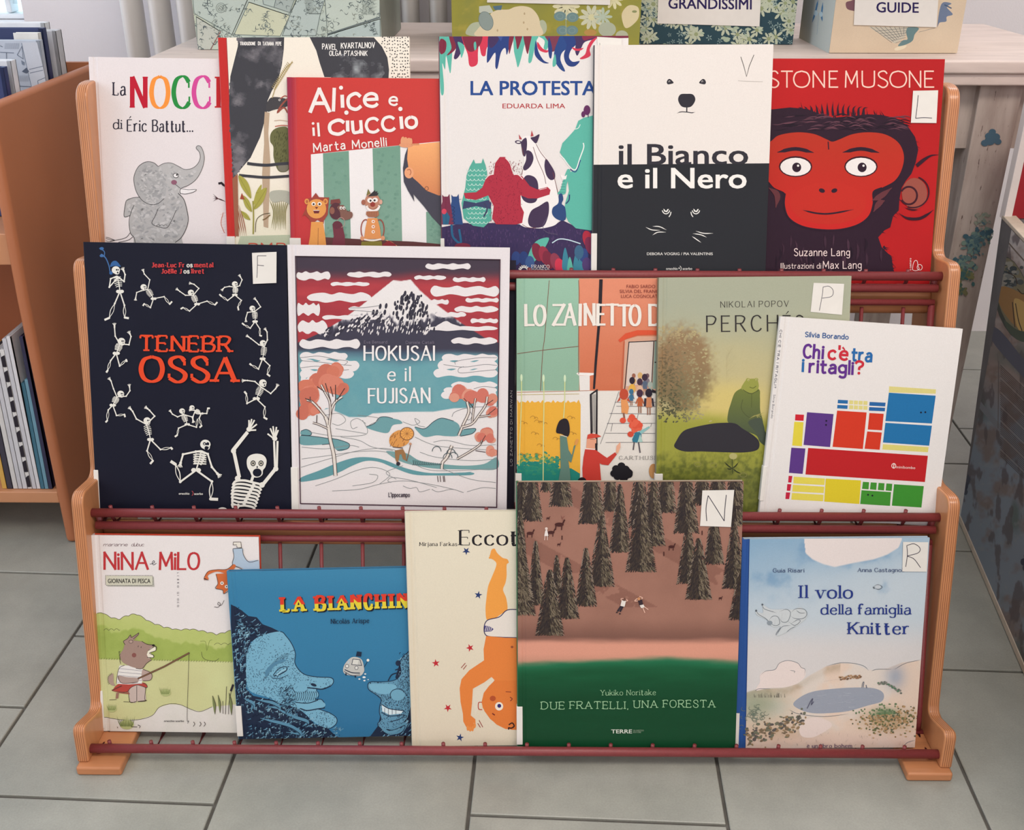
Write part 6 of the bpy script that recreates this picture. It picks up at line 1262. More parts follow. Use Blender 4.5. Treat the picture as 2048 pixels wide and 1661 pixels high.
p.line([(1120, 1205), (1102, 1256)], 16, (50, 44, 52), sm=False); p.line([(245, 1524), (250, 1534)], 4, dkb); p.line([(400, 1510), (418, 1520), (412, 1534)], 4, dkb); p.line([(350, 1524), (396, 1526)], 4, dkb)
p.text('orecchio acerbo', 598, 1487, 13, (50, 44, 48), 150, bold=.02)
# flying fox at the top right
p.poly([(1118, 150), (1120, 132), (1180, 130), (1182, 168), (1150, 172), (1146, 158)], (224, 218, 206)); p.line([(1148, 150), (1120, 150), (1122, 130), (1178, 130), (1182, 172), (1150, 172), (1148, 158)], 4, dkb, sm=False)
p.poly([(1118, 182), (1190, 178), (1196, 220), (1230, 270), (1320, 272), (1320, 380), (1240, 360), (1180, 320), (1120, 300), (1128, 240)], (172, 190, 206), sm=True); p.line([(1118, 182), (1126, 240), (1116, 298), (1180, 330), (1205, 355)], 4, dkb); p.line([(1190, 180), (1200, 232), (1240, 280), (1310, 268)], 4, dkb); p.line([(1118, 180), (1190, 176)], 4, dkb)
fx = (206, 108, 60)
p.poly([(1120, 298), (1140, 312), (1108, 352), (1080, 372), (1000, 352), (930, 380), (935, 410), (905, 415), (900, 400), (930, 350), (1000, 336), (1070, 335)], fx, sm=True); p.line([(1120, 298), (1072, 335), (1000, 338), (935, 350), (902, 395)], 4, dkb)
p.poly([(990, 370), (1080, 365), (1098, 400), (1098, 490), (1075, 495), (1050, 520), (1040, 490), (990, 480), (1004, 440)], fx); p.line([(990, 370), (1006, 440), (986, 478), (1040, 492), (1050, 520), (1098, 490)], 4, dkb)
for x, y in ((1036, 440), (1070, 466)): p.ell(x, y, 13, 13, (232, 226, 216)); p.ell(x, y, 5, 5, dkb)
for k in range(3): p.line([(900, 400), (905+k*14, 418)], 4, dkb, sm=False)
p.line([(978, 618), (1005, 622), (1024, 600), (1010, 584), (1004, 600), (1030, 606), (1052, 570)], 3.5, dkb)
p.build('cover_print', M_PRINT, t, og)
# ---- La Bianchina ----
b = book('landscape blue cover titled La Bianchina with two engraved face profiles', 0, .0275, (461.7, 1148), (880, 1131), None, (472, 1491), board=(60, 122, 158), lab=(1413, .0055), gloss=True, th=.009)
t, p, og, d = b; p.frame(450, 1120, 380/1618)
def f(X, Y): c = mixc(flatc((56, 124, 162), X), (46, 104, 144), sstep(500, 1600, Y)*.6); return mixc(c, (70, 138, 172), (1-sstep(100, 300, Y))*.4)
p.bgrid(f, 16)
dn = (32, 44, 66); lb = (118, 172, 196); mb_ = (70, 116, 146)
# hair and beard masses
p.poly([(50, 380), (140, 430), (200, 480), (270, 490), (320, 550), (400, 580), (470, 615), (300, 680), (220, 700), (190, 850), (180, 1100), (240, 1160), (420, 1200), (520, 1180), (600, 1180), (640, 1280), (700, 1330), (760, 1400), (880, 1440), (940, 1500), (1050, 1545), (1160, 1545), (1240, 1500), (1300, 1420), (1320, 1340), (1330, 1200), (1520, 1180), (1450, 1000), (1500, 850), (1560, 780), (1620, 740), (1620, 1700), (50, 1700)], dn, sm=False)
facep = [(470, 612), (520, 650), (570, 720), (600, 800), (595, 880), (640, 950), (700, 985), (800, 1000), (900, 1005), (925, 1035), (900, 1075), (830, 1100), (780, 1105), (792, 1150), (770, 1190), (820, 1190), (850, 1230), (840, 1262), (800, 1270), (850, 1290), (900, 1310), (950, 1350), (945, 1400), (880, 1440), (800, 1410), (740, 1370), (680, 1310), (600, 1260), (480, 1230), (380, 1180), (230, 1130), (186, 1060), (180, 900), (190, 780), (240, 690), (330, 640)]
p.poly(facep, lb, sm=True)
def inp(P_, x, y): X, Y = P_[:, 0], P_[:, 1]; return np.sum(((Y > y) != (np.roll(Y, 1) > y)) & (x < (np.roll(X, 1)-X)*(y-Y)/(np.roll(Y, 1)-Y+1e-9)+X)) % 2
FP = catm(facep, True, 4); z0 = p.z
shade = [(270, 780, 90, .5), (420, 980, 110, 1), (620, 1010, 100, .8), (540, 850, 70, 1), (250, 1000, 90, .5), (500, 1150, 110, .9), (350, 1120, 90, .8), (700, 1040, 60, .6), (860, 1290, 60, .8), (700, 1270, 60, .8), (820, 1400, 80, 1), (440, 860, 60, .7), (300, 650, 60, .8), (880, 1070, 40, .9), (590, 900, 40, .9)]
n_ = 0
for i in range(5200):
    x = R_.uniform(180, 950); y = R_.uniform(615, 1440); k = max(s*math.exp(-((x-a)**2+(y-c)**2)/(r*r)) for a, c, r, s in shade)
    if R_.random() > k*.9+.05 or not inp(FP, x, y): continue
    p.z = z0+(n_ % 30)*1.5e-6; n_ += 1; p.ell(x, y, 3, R_.uniform(3, 6), (44, 64, 88) if R_.random() < .7 else (70, 112, 140), n=5, rot=R_.uniform(0, 90))
p.z = z0+6e-5
def curl(x, y, s, a, c, w_=5):
    P_ = [(x+math.cos(a)*s*k+math.sin(k*4+a)*s*.22, y+math.sin(a)*s*k+math.cos(k*4.4)*s*.2) for k in (0, .25, .5, .75, 1)]; p.line(P_, w_, c, taper=.3)
z0 = p.z
regs = [((60, 400, 320, 640), .5, 160), ((70, 560, 210, 1240), 1.25, 260), ((150, 1180, 620, 1640), .55, 420), ((480, 1140, 700, 1330), .9, 90), ((600, 1350, 1000, 1620), .5, 260), ((980, 1520, 1580, 1660), .1, 220), ((1320, 1360, 1580, 1560), -.5, 90), ((1480, 780, 1600, 1080), 1.3, 60)]
for (x0, y0, x1, y1), a, n in regs:
    for i in range(n):
        x = R_.uniform(x0, x1); y = R_.uniform(y0, y1)
        if inp(FP, x, y) or (y < 600 and y < 400+(x-60)*.62+14): continue
        if 960 < x < 1240 and y < 1560: continue
        p.z = z0+(i % 40)*1.5e-6; curl(x, y, R_.uniform(26, 70), a+R_.uniform(-.6, .6), R_.choice([(110, 158, 182), (84, 132, 160), (140, 184, 202), (20, 32, 52), (24, 34, 56)]), R_.uniform(3, 9))
p.z = z0+8e-5
for P_ in ([(260, 1190), (400, 1220), (460, 1260), (360, 1250)], [(300, 1350), (420, 1380), (560, 1420), (640, 1480), (520, 1470)], [(420, 1250), (560, 1330), (700, 1380), (660, 1420)], [(560, 1190), (620, 1230), (700, 1240), (660, 1290)], [(160, 1180), (240, 1230), (220, 1290)], [(1320, 1400), (1420, 1440), (1530, 1400), (1500, 1460), (1380, 1500)]): p.line(P_, 30, (90, 140, 166), taper=.3); p.line([(q[0], q[1]+13) for q in P_], 6, dn, taper=.2)
p.line([FP[i] for i in range(0, 96)], 6, dn, sm=False)
# features: brow, closed eye, nostril, moustache, lips
for i in range(30): x = 345+i*6.5; y = 940-130*math.sin(min(1.5, i/19)*1.05); p.line([(x, y+22), (x+16, y-16)], 8, dn, taper=.3)
p.line([(410, 985), (450, 935), (500, 912), (530, 915)], 6, dn); p.line([(415, 990), (460, 980), (520, 945), (530, 918)], 8, dn); p.line([(400, 1010), (470, 1010), (540, 980)], 4, dn); p.line([(440, 985), (480, 950), (520, 935)], 12, (150, 194, 210))
p.poly([(345, 950), (400, 890), (480, 850), (520, 860), (430, 900), (380, 960), (350, 1000)], (84, 132, 160), sm=True)
p.ell(640, 1092, 62, 46, lb); p.ring(640, 1092, 62, 46, 6, dn, a0=30, a1=190); p.line([(700, 1090), (760, 1095), (830, 1102), (900, 1076)], 9, dn); p.ell(755, 1066, 26, 12, dn, rot=20)
for i in range(13): x = 560+i*18; p.line([(x, 1190-abs(i-6)*2), (x+14, 1150), (x+6, 1120)], 12, lb, taper=.3); p.line([(x+9, 1200), (x+22, 1156), (x+14, 1122)], 4, dn)
p.poly([(600, 1215), (700, 1222), (780, 1200), (846, 1218), (850, 1250), (790, 1270), (700, 1280), (630, 1262)], lb, sm=True); p.line([(600, 1214), (700, 1222), (780, 1200), (790, 1190)], 7, dn); p.line([(640, 1266), (700, 1284), (790, 1270), (850, 1262)], 9, dn)
for i in range(150): x = R_.gauss(520, 30); y = R_.gauss(1200, 60); p.z -= p.dz*.8; curl(x, y, 28, R_.uniform(-2, 1), dn if i % 2 else (90, 140, 166), 5)
p.z += 6e-5
# right profile
rp = [(1560, 790), (1520, 820), (1490, 880), (1500, 950), (1480, 1000), (1430, 1030), (1330, 1040), (1240, 1040), (1216, 1070), (1230, 1110), (1290, 1150), (1330, 1190), (1320, 1240), (1316, 1300), (1330, 1360), (1300, 1400), (1340, 1440), (1440, 1430), (1540, 1360), (1580, 1250), (1620, 1100), (1620, 780)]
p.poly(rp, (96, 146, 172), sm=True); p.line(catm(rp, False, 4)[:66], 6, dn, sm=False); RP = catm(rp, True, 4); z0 = p.z; n_ = 0
for i in range(2600):
    x = R_.uniform(1220, 1570); y = R_.uniform(800, 1430); k = .15+.8*sstep(1440, 1560, x)+.6*math.exp(-((y-1180)/50)**2)+.3*sstep(1330, 1430, y)
    if R_.random() > k or not inp(RP, x, y): continue
    p.z = z0+(n_ % 30)*1.5e-6; n_ += 1; p.ell(x, y, 3, 5, dn, n=5)
p.z = z0+6e-5
p.poly([(1230, 1060), (1320, 1055), (1430, 1060), (1460, 1090), (1400, 1140), (1320, 1140), (1250, 1110)], lb, sm=True); p.ell(1470, 1150, 62, 50, (110, 162, 186)); p.ring(1470, 1150, 62, 50, 6, dn, a0=150, a1=340)
p.poly([(1335, 1235), (1400, 1270), (1520, 1285), (1500, 1310), (1400, 1320), (1340, 1290)], (206, 222, 226)); p.line([(1332, 1230), (1400, 1268), (1525, 1286)], 7, dn); p.line([(1335, 1300), (1400, 1330), (1520, 1320)], 7, dn)
for x in (1360, 1392, 1424, 1456): p.line([(x, 1262), (x, 1316)], 4, dn, sm=False)
p.line([(1390, 1030), (1420, 980), (1470, 960), (1480, 930), (1450, 940)], 9, dn); p.ell(1475, 880, 22, 24, dn); p.line([(1400, 1380), (1480, 1360), (1540, 1320)], 6, dn); p.line([(1310, 1410), (1400, 1470), (1520, 1430)], 26, (96, 146, 170), taper=.3)
# small car
p.poly([(1015, 900), (1080, 830), (1160, 845), (1185, 920), (1180, 960), (1140, 990), (1020, 970)], (190, 190, 184), sm=True); p.poly([(1090, 845), (1140, 850), (1130, 895), (1080, 890)], (214, 214, 206)); p.line([(1090, 845), (1150, 850), (1165, 900), (1080, 892), (1090, 845)], 5, dn, sm=False)
for x, y in ((1040, 905), (1120, 920)): p.ell(x, y, 14, 15, (220, 220, 214)); p.ring(x, y, 14, 15, 4, dn)
p.line([(1020, 935), (1080, 960), (1150, 965)], 8, dn); p.line([(1015, 950), (1080, 985), (1150, 980)], 5, dn); p.line([(1030, 965), (1032, 985)], 12, dn, sm=False); p.line([(1110, 985), (1112, 1002)], 12, dn, sm=False); p.poly([(1115, 820), (1125, 780), (1165, 785), (1160, 825)], dn); p.line([(1185, 915), (1218, 860)], 5, dn, sm=False); p.ell(1218, 855, 12, 12, (226, 226, 216)); p.ell(1052, 870, 8, 12, (180, 196, 204))
for x, y, r in ((1145, 1015, 9), (1185, 1000, 14), (1188, 1028, 10), (1220, 1020, 6), (1195, 972, 9)): p.ell(x, y, r, r*.6, (226, 230, 228))
# circus lettering, red above yellow
def circus(ch, x, y, w_):
    for dx, dy, c, wv_ in ((9, 9, (24, 26, 40), .32), (0, 0, (222, 202, 60), .26)): p.stext(ch, x+dx, y+dy, 122, c, w_, wv=wv_, wh=.14, serif=1, sw=.48, ang=-2)
    z1 = p.z; a0 = len(p.T); p.stext(ch, x, y, 122, (214, 62, 44), w_, wv=.26, wh=.14, serif=1, sw=.48, ang=-2)
    lim = p.P([(x, y-58)])[0, 1]
    for k in range(a0, len(p.T)):
        T = p.T[k].copy(); T[..., 1] = np.maximum(T[..., 1], lim); p.T[k] = T
for ch, x, y, w_ in (('L', 490, 440, 54), ('A', 594, 438, 78), ('B', 782, 432, 66), ('I', 902, 428, None), ('A', 960, 426, 78), ('N', 1086, 420, 62), ('C', 1196, 418, 56), ('H', 1296, 414, 62), ('I', 1420, 410, None), ('N', 1482, 408, 66), ('A', 1590, 404, 70)): circus(ch, x, y, w_)
p.stext('Nicolás Arispe', 906, 542, 40, dn, 322, wv=.16, wh=.07, serif=1, ang=-1.2)
p.build('cover_print', M_GLOSS, t, og)
# ---- Eccoti ----
b = book('cream cover titled Eccoti with an upside down child and small stars', 0, .0175, (815, 1026.6), (1100, 1021), None, (821, 1492), board=(220, 212, 190), th=.0082)
t, p, og, d = b; p.frame(800, 1010, 250/830)
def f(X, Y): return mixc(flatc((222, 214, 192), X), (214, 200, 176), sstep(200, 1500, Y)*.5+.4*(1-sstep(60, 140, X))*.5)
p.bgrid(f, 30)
bk = (38, 34, 38)
p.stext('Mirjana Farkas', 130, 274, 25, bk, 248, wv=.18, wh=.07, serif=1, sw=.34); p.stext('Eccoti', 400, 268, 98, bk, 402, wv=.17, wh=.045, serif=1, sw=.3, sp=.12)
skn = (226, 142, 70)
def star(x, y, r, c, a0=.3):
    P_ = []
    for i in range(10): a = a0+i*math.pi/5; q = r if i % 2 == 0 else r*.38; P_.append((x+q*math.sin(a), y-q*math.cos(a)))
    p.poly(P_, c)
for x, y, c in ((440, 308, (44, 62, 110)), (520, 600, (44, 62, 110)), (398, 1547, (44, 62, 110)), (465, 951, (186, 44, 54)), (238, 1053, (186, 44, 54)), (318, 1350, (186, 44, 54))): star(x, y, 28, c, x*.01)
# leg
p.poly([(608, 300), (628, 292), (645, 320), (680, 352), (712, 362), (722, 385), (708, 400), (708, 470), (700, 520), (684, 565), (705, 620), (714, 690), (700, 720), (640, 750), (580, 768), (568, 700), (574, 620), (586, 540), (610, 480), (640, 400), (625, 370), (596, 352), (600, 325)], (232, 156, 72), sm=True)
for i in range(5): p.ell(598+i*5, 352-i*13, 9, 7, (232, 156, 72), rot=-20)
p.poly([(575, 765), (640, 750), (710, 700), (800, 690), (1050, 700), (1050, 890), (780, 884), (640, 878), (572, 868), (556, 820)], (224, 216, 206), sm=False); p.line([(800, 697), (712, 700), (660, 745), (580, 768), (558, 820), (575, 870), (660, 880), (780, 884)], 6, (50, 46, 84))
p.poly([(560, 802), (600, 810), (622, 826), (606, 842), (562, 844)], (70, 66, 120)); 
for i in range(4): p.line([(566+i*12, 840), (574+i*12, 808)], 4, (224, 216, 206), sm=False)
p.poly([(572, 872), (700, 884), (1050, 890), (1050, 1500), (780, 1496), (700, 1490), (640, 1460), (590, 1410), (550, 1350), (538, 1290), (560, 1220), (600, 1180), (624, 1165), (606, 1145), (560, 1180), (484, 1222), (478, 1320), (470, 1400), (500, 1425), (502, 1450), (488, 1450), (498, 1480), (478, 1502), (456, 1500), (436, 1470), (420, 1440), (418, 1390), (402, 1310), (396, 1220), (408, 1160), (460, 1100), (558, 1034), (555, 960)], (222, 128, 62), sm=False)
for x, y in ((450, 1492), (466, 1498), (482, 1496), (496, 1474)): p.ell(x, y-8, 8, 18, (226, 140, 72))
p.poly([(610, 1146), (628, 1166), (600, 1200), (560, 1250), (548, 1300), (500, 1400), (484, 1300), (486, 1224), (560, 1182)], (220, 210, 190), sm=False) 
p.poly([(628, 1168), (590, 1205), (556, 1250), (542, 1310), (560, 1370), (600, 1425), (660, 1470), (740, 1495), (1050, 1500), (1050, 1168)], (218, 122, 58), sm=False)
p.line([(543, 1312), (522, 1316), (522, 1356), (546, 1362)], 6, (176, 66, 50)); p.ell(616, 1287, 20, 18, (176, 80, 44)); p.ell(658, 1339, 27, 28, (232, 222, 206)); p.ell(659, 1336, 13, 13, (50, 44, 110)); p.line([(612, 1386), (630, 1398)], 8, (120, 44, 40)); p.line([(702, 1242), (738, 1244)], 6, (150, 70, 46)); p.line([(730, 1278), (745, 1290), (732, 1304)], 6, (130, 56, 44)); p.ell(744, 945, 9, 8, (150, 76, 50))
p.line([(722, 1462), (745, 1450), (758, 1470), (740, 1484), (722, 1482), (722, 1494)], 9, (60, 36, 34))
for P_ in ([(406, 1084), (434, 1052)], [(420, 1094), (442, 1066)], [(525, 1432), (550, 1478)], [(516, 1452), (534, 1480)]): p.line(P_, 5, (150, 66, 60), sm=False)
p.build('cover_print', M_PRINT, t, og)
# ---- Due fratelli, una foresta ----
b = book('large brown and green cover with fir trees titled Due fratelli, una foresta', 0, .0075, (1035.5, 965.7), (1487, 963), (1471, 1494.6), (1035, 1491), board=(120, 90, 78), spine=(40, 110, 74), back=(176, 160, 140), lab=(1414, .0055, 1490), gloss=True, th=.0092)
t, p, og, d = b; p.frame(1020, 950, 480/1375)
def f(X, Y):
    n = vn(X, Y*6, 200, 3, 4); n2 = vn(X, Y, 130, 5)
    c = mixc(flatc((160, 116, 100), X), (132, 94, 80), n2*.5); sh = np.abs(((X-150)*.55-(Y-150)+3000) % 420-200); c = mixc(c, (124, 84, 72), (sh < 55)*(Y < 760)*.55*(vn(X, Y, 60, 7) > .38))
    c = mixc(c, (112, 78, 68), sstep(800, 960, Y)*(1-sstep(940, 980, Y))*.8); m = sstep(940, 985, Y+20*n); pk = mixc(flatc((212, 150, 128), X), (190, 140, 118), sstep(1020, 1080, Y)); c = c*(1-m[..., None])+pk*m[..., None]
    gy = yat([(40, 1090), (400, 1070), (900, 1055), (1310, 1078)], X); m = sstep(-22, 16, Y-gy+20*(n-.5)); g = mixc(flatc((26, 92, 58), X), (18, 70, 42), sstep(1100, 1300, Y)); g = mixc(g, (14, 62, 34), n*.5); g = mixc(g, (40, 120, 84), (1-sstep(0, 60, Y-gy))*.7); return c*(1-m[..., None])+g*m[..., None]
p.bgrid(f, 6)
def fir(cx, top, bot, hw):
    z0 = p.z; rows = max(8, int((bot-top)/11)); p.poly([(cx, top), (cx+hw*.8, bot-10), (cx, bot+6), (cx-hw*.8, bot-10)], (70, 60, 50))
    p.poly([(cx, top+10), (cx+hw*.1, bot-14), (cx-hw*.75, bot-14)], (58, 50, 46))
    for r in range(rows):
        k = (r+1)/rows; y = top+(bot-top)*k; w_ = hw*(.12+.88*k**.85); m = max(3, int(w_/7))
        for s in (-1, 1):
            for j in range(m):
                q = (j+R_.random())/m; x = cx+s*w_*q; p.z = z0+4e-6+((r*7+j) % 18)*1e-6
                c = R_.choice([(52, 44, 42), (66, 56, 48), (44, 38, 40)]) if (s < 0 or R_.random() < .35) else R_.choice([(104, 94, 78), (122, 110, 92), (84, 76, 62)])
                p.line([(x-s*6, y-12), (x+s*5*q, y+R_.uniform(2, 9))], 5, c, sm=False)
        for s in (-1, 1): p.line([(cx+s*w_*.8, y-10), (cx+s*w_*1.08, y+4)], 3.4, (140, 126, 112) if R_.random() < .5 else (56, 48, 44), sm=False)
    p.z = z0+2.6e-5
trees = [(75, -180, 250, 62), (205, -120, 95, 30), (128, -80, 262, 58), (292, -220, 178, 66), (455, -300, 180, 40), (470, -140, 278, 76), (575, -200, 206, 44), (740, -120, 300, 62), (895, -260, 214, 56), (1010, -110, 332, 70), (1100, -200, 170, 50), (1190, -240, 150, 50), (1290, -260, 290, 60), (820, -60, 404, 66), (630, 55, 440, 60), (750, 95, 552, 84), (525, 235, 636, 72), (1168, 190, 508, 56), (1020, 275, 620, 62), (1285, 270, 648, 68), (60, 190, 720, 50), (147, 380, 742, 48), (267, 462, 690, 34), (435, 420, 748, 60), (327, 476, 820, 66), (45, 290, 800, 98), (228, 545, 916, 78), (1080, 364, 710, 72), (1320, 560, 826, 64)]
for a in trees: fir(*a)
dk3 = (70, 36, 34)
for x, y, s in ((115, 335, 1), (282, 285, 1.3), (235, 330, 1), (925, 412, .9), (280, 398, .5), (1205, 706, .5), (218, 248, .5)):
    p.ell(x, y, 20*s, 9*s, dk3); p.line([(x-14*s, y), (x-16*s, y+24*s)], 5*s, dk3, sm=False); p.line([(x+12*s, y), (x+10*s, y+24*s)], 5*s, dk3, sm=False); p.line([(x+14*s, y-2), (x+24*s, y-22*s)], 7*s, dk3, sm=False)
for x, y in ((298, 360), (881, 452), (1100, 332)): p.line([(x, y-12), (x, y+12)], 6, dk3, sm=False)
p.line([(302, 262), (292, 232), (300, 250), (312, 236)], 3, (130, 80, 70), sm=False); p.poly([(196, 350), (202, 320), (212, 312), (220, 350)], (226, 218, 212)); p.ell(208, 308, 8, 8, (220, 200, 190)); p.line([(200, 350), (198, 374)], 4, (214, 190, 180)); p.line([(214, 350), (214, 374)], 4, (214, 190, 180))
# the two boys lying down
p.poly([(640, 718), (664, 722), (656, 756), (632, 750)], (224, 218, 210)); p.line([(636, 752), (616, 782)], 10, (46, 40, 50), sm=False); p.line([(646, 754), (630, 784)], 10, (46, 40, 50), sm=False); p.ell(654, 714, 9, 9, (110, 76, 66)); p.line([(640, 722), (636, 710), (650, 708)], 5, (214, 170, 150)); p.line([(664, 724), (674, 720), (664, 712)], 5, (214, 170, 150)); p.ell(612, 788, 5, 4, (40, 36, 40)); p.ell(629, 796, 5, 4, (40, 36, 40))
p.poly([(732, 720), (756, 714), (762, 742), (742, 750)], (56, 44, 50)); p.poly([(742, 748), (764, 742), (772, 758), (752, 764)], (222, 214, 206)); p.line([(760, 760), (772, 790)], 5, (222, 180, 160)); p.line([(770, 756), (792, 772)], 5, (222, 180, 160)); p.ell(738, 710, 9, 9, (196, 140, 100)); p.line([(732, 722), (714, 722), (728, 708)], 5, (222, 180, 160)); p.line([(752, 712), (758, 704), (740, 696)], 5, (222, 180, 160))
tx = (150, 192, 150)
p.stext('Yukiko Noritake', 520, 1263, 30, tx, 314, wv=.1, wh=.07, serif=1, sw=.3, sp=.2, ang=-.4); p.stext('DUE', 180, 1342, 42, tx, 130, wv=.11, wh=.09, serif=1, sw=.3, sp=.24); p.stext('FRATELLI,', 344, 1340, 42, tx, 332, wv=.11, wh=.09, serif=1, sw=.3, sp=.24); p.stext('UNA', 710, 1334, 42, tx, 132, wv=.11, wh=.09, serif=1, sw=.3, sp=.24); p.stext('FORESTA', 878, 1332, 42, tx, 294, wv=.11, wh=.09, serif=1, sw=.3, sp=.22)
p.text('TERRE', 580, 1480, 22, (206, 214, 200), 118, bold=.03); p.text('DI MEZZO', 706, 1468, 8, (150, 170, 146), 60); p.text('EDITORE', 706, 1478, 8, (150, 170, 146), 44)
p.build('cover_print', M_GLOSS, t, og)
sticker(b, [(1399.7, 1052), (1404.5, 981), (1468, 980), (1461.5, 1054)], 'N', [[(1126, 264), (1122, 190), (1134, 118)], [(1134, 118), (1180, 190), (1226, 264)], [(1226, 264), (1230, 190), (1238, 114)]], 4.5)
# ---- Il volo della famiglia Knitter ----
b = book('pale blue painted cover titled Il volo della famiglia Knitter over a lake', 0, .0175, (1482, 1077.5), (1858.6, 1078), (1830, 1500), (1474.5, 1500), board=(170, 190, 206), spine=(48, 88, 150), lab=(1427, .0035, 1500), th=.008, lean=15)
t, p, og, d = b; p.frame(1470, 1060, 410/1480)
lake = [(420, 1260), (470, 1210), (560, 1170), (700, 1150), (860, 1140), (1000, 1145), (1070, 1180), (1060, 1240), (960, 1270), (820, 1310), (680, 1325), (560, 1325), (470, 1300)]
def f(X, Y):
    n = vn(X, Y, 180, 3, 5); n2 = vn(X, Y, 40, 8, 4)
    c = mixc(flatc((132, 166, 192), X), (190, 202, 210), sstep(60, 760, Y-160*(n-.5)+X*.25)); c = mixc(c, (116, 152, 184), sstep(.5, .75, n)*(1-sstep(350, 560, Y))*.7); c = mixc(c, (210, 206, 204), sstep(600, 900, Y))
    cl = yat([(498, 60), (510, 170), (560, 215), (640, 250), (720, 270), (860, 240), (1000, 215), (1100, 180), (1180, 130), (1210, 60)], X)*((X > 498) & (X < 1206)); m = (sstep(-6, 6, cl-Y)); c = c*(1-m[..., None])+np.array((224, 214, 210.))*m[..., None]
    hy = yat([(60, 1180), (160, 1150), (350, 1140), (450, 1110), (540, 1050), (660, 985), (760, 962), (860, 965), (960, 1010), (1010, 1012), (1100, 1000), (1200, 960), (1340, 940)], X); m = sstep(-4, 8, Y-hy)
    h_ = mixc(flatc((222, 200, 182), X), (170, 150, 126), np.exp(-((Y-hy-26)/34)**2)*((X < 760)*.8)*(n2*.8+.3)); h_ = mixc(h_, (214, 210, 204), sstep(.45, .7, n)*.6); h_ = mixc(h_, (130, 146, 120), np.exp(-((X-160)/200)**2-((Y-1260)/120)**2)*.7); h_ = mixc(h_, (150, 160, 176), np.exp(-((X-1160)/70)**2-((Y-1060)/90)**2)*.8)
    h_ = mixc(h_, (176, 150, 116), np.exp(-((X-300)/260)**2-((Y-1470)/70)**2)*.5); h_ = mixc(h_, (168, 140, 104), np.exp(-((X-1110)/190)**2-((Y-1380)/80)**2)*.9*(n2+.2)); h_ = mixc(h_, (104, 128, 92), np.exp(-((X-1080)/70)**2-((Y-1330)/36)**2)); h_ = mixc(h_, (206, 176, 168), sstep(1420, 1560, Y)*.35)
    return np.clip(c*(1-m[..., None])+h_*m[..., None], 0, 255)
p.bgrid(f, 5)
p.poly([(10, 40), (105, 58), (103, 70), (72, 1620), (-10, 1620)], (44, 82, 148)); p.line([(104, 60), (73, 1600)], 6, (30, 60, 116), sm=False)
p.poly(lake, (152, 158, 170), sm=True)
for i in range(110): 
    x = R_.uniform(440, 1040); y = R_.uniform(1170, 1310); p.z -= p.dz*.6
    if inp(catm(lake, True, 3), x-20, y) and inp(catm(lake, True, 3), x+30, y): p.line([(x, y), (x+R_.uniform(16, 44), y-R_.uniform(0, 3))], R_.uniform(3, 6), R_.choice([(206, 210, 218), (132, 144, 168), (124, 138, 164), (156, 166, 182)]), taper=.3)
p.z += 2e-5
kn = (96, 104, 112)
p.poly([(180, 1050), (220, 1020), (290, 1010), (320, 960), (380, 945), (450, 960), (480, 990), (505, 1010), (505, 1060), (450, 1110), (360, 1138), (240, 1145), (150, 1160), (180, 1100)], (226, 212, 206), sm=True)
for P_ in ([(178, 1058), (220, 1022), (288, 1010), (320, 965), (380, 945), (450, 962), (478, 995), (505, 1008), (500, 1055)], [(395, 1015), (430, 1022), (425, 1035)], [(660, 985), (760, 962), (860, 966), (930, 985), (966, 1018)], [(985, 1020), (1030, 1008), (1130, 1008)], [(1150, 1010), (1230, 965), (1340, 940)], [(1040, 1120), (1060, 1100), (1100, 1112)], [(470, 1420), (500, 1385), (560, 1368), (620, 1372), (670, 1385), (696, 1415)], [(640, 1095), (760, 1080)], [(390, 1300), (460, 1330), (640, 1350), (820, 1330)], [(1200, 1590), (1240, 1540), (1300, 1520)], [(145, 1165), (170, 1150), (260, 1150)], [(460, 1440), (458, 1500)]): p.line(P_, 3.4, kn, taper=.15)
p.poly([(462, 1420), (500, 1378), (580, 1355), (660, 1375), (700, 1410), (660, 1450), (560, 1500), (480, 1490)], (224, 208, 200), sm=True)
for i in range(40): x = R_.uniform(130, 360); p.line([(x, R_.uniform(1175, 1200)), (x+2, 1212)], 2.5, (120, 116, 104), sm=False)
z0 = p.z
for i in range(170):
    k = R_.random(); x = 80+k*410+R_.gauss(0, 24); y = 1500-k*140+R_.gauss(0, 34); p.z = z0+(i % 20)*2e-6; p.ell(x, y, R_.uniform(6, 18), R_.uniform(5, 11), R_.choice([(92, 88, 84), (120, 104, 84), (110, 112, 94), (150, 126, 96)]), n=7, rot=R_.uniform(-40, 20))
for i in range(420):
    x = R_.gauss(1110, 105); y = R_.gauss(1375, 46); 
    if x > 1320: continue
    p.z = z0+(i % 30)*2e-6; p.ell(x, y, R_.uniform(5, 11), R_.uniform(4, 9), R_.choice([(150, 120, 84), (176, 144, 104), (110, 112, 74), (190, 160, 124), (96, 100, 78)]) if y > 1335 or x > 1160 else R_.choice([(92, 118, 84), (112, 134, 96)]), n=7)
for i in range(60): x = R_.uniform(100, 1300); y = R_.uniform(1470, 1580); p.line([(x, y), (x+R_.uniform(-12, 12), y-R_.uniform(8, 22))], R_.uniform(4, 9), R_.choice([(104, 100, 100), (130, 112, 100), (90, 92, 98)]), taper=.3)
for i in range(34): x = R_.gauss(140, 44); y = R_.gauss(1340, 34); p.ring(x, y, 18, 14, 3, (110, 124, 110), a0=R_.uniform(0, 180), a1=R_.uniform(200, 360))
p.z = z0+8e-5
for i in range(34): p.ell(755+i*4.6, 1072+R_.uniform(-16, 14)-i*.5, 9, 6, R_.choice([(150, 112, 84), (116, 92, 72), (180, 146, 112)]), n=7)
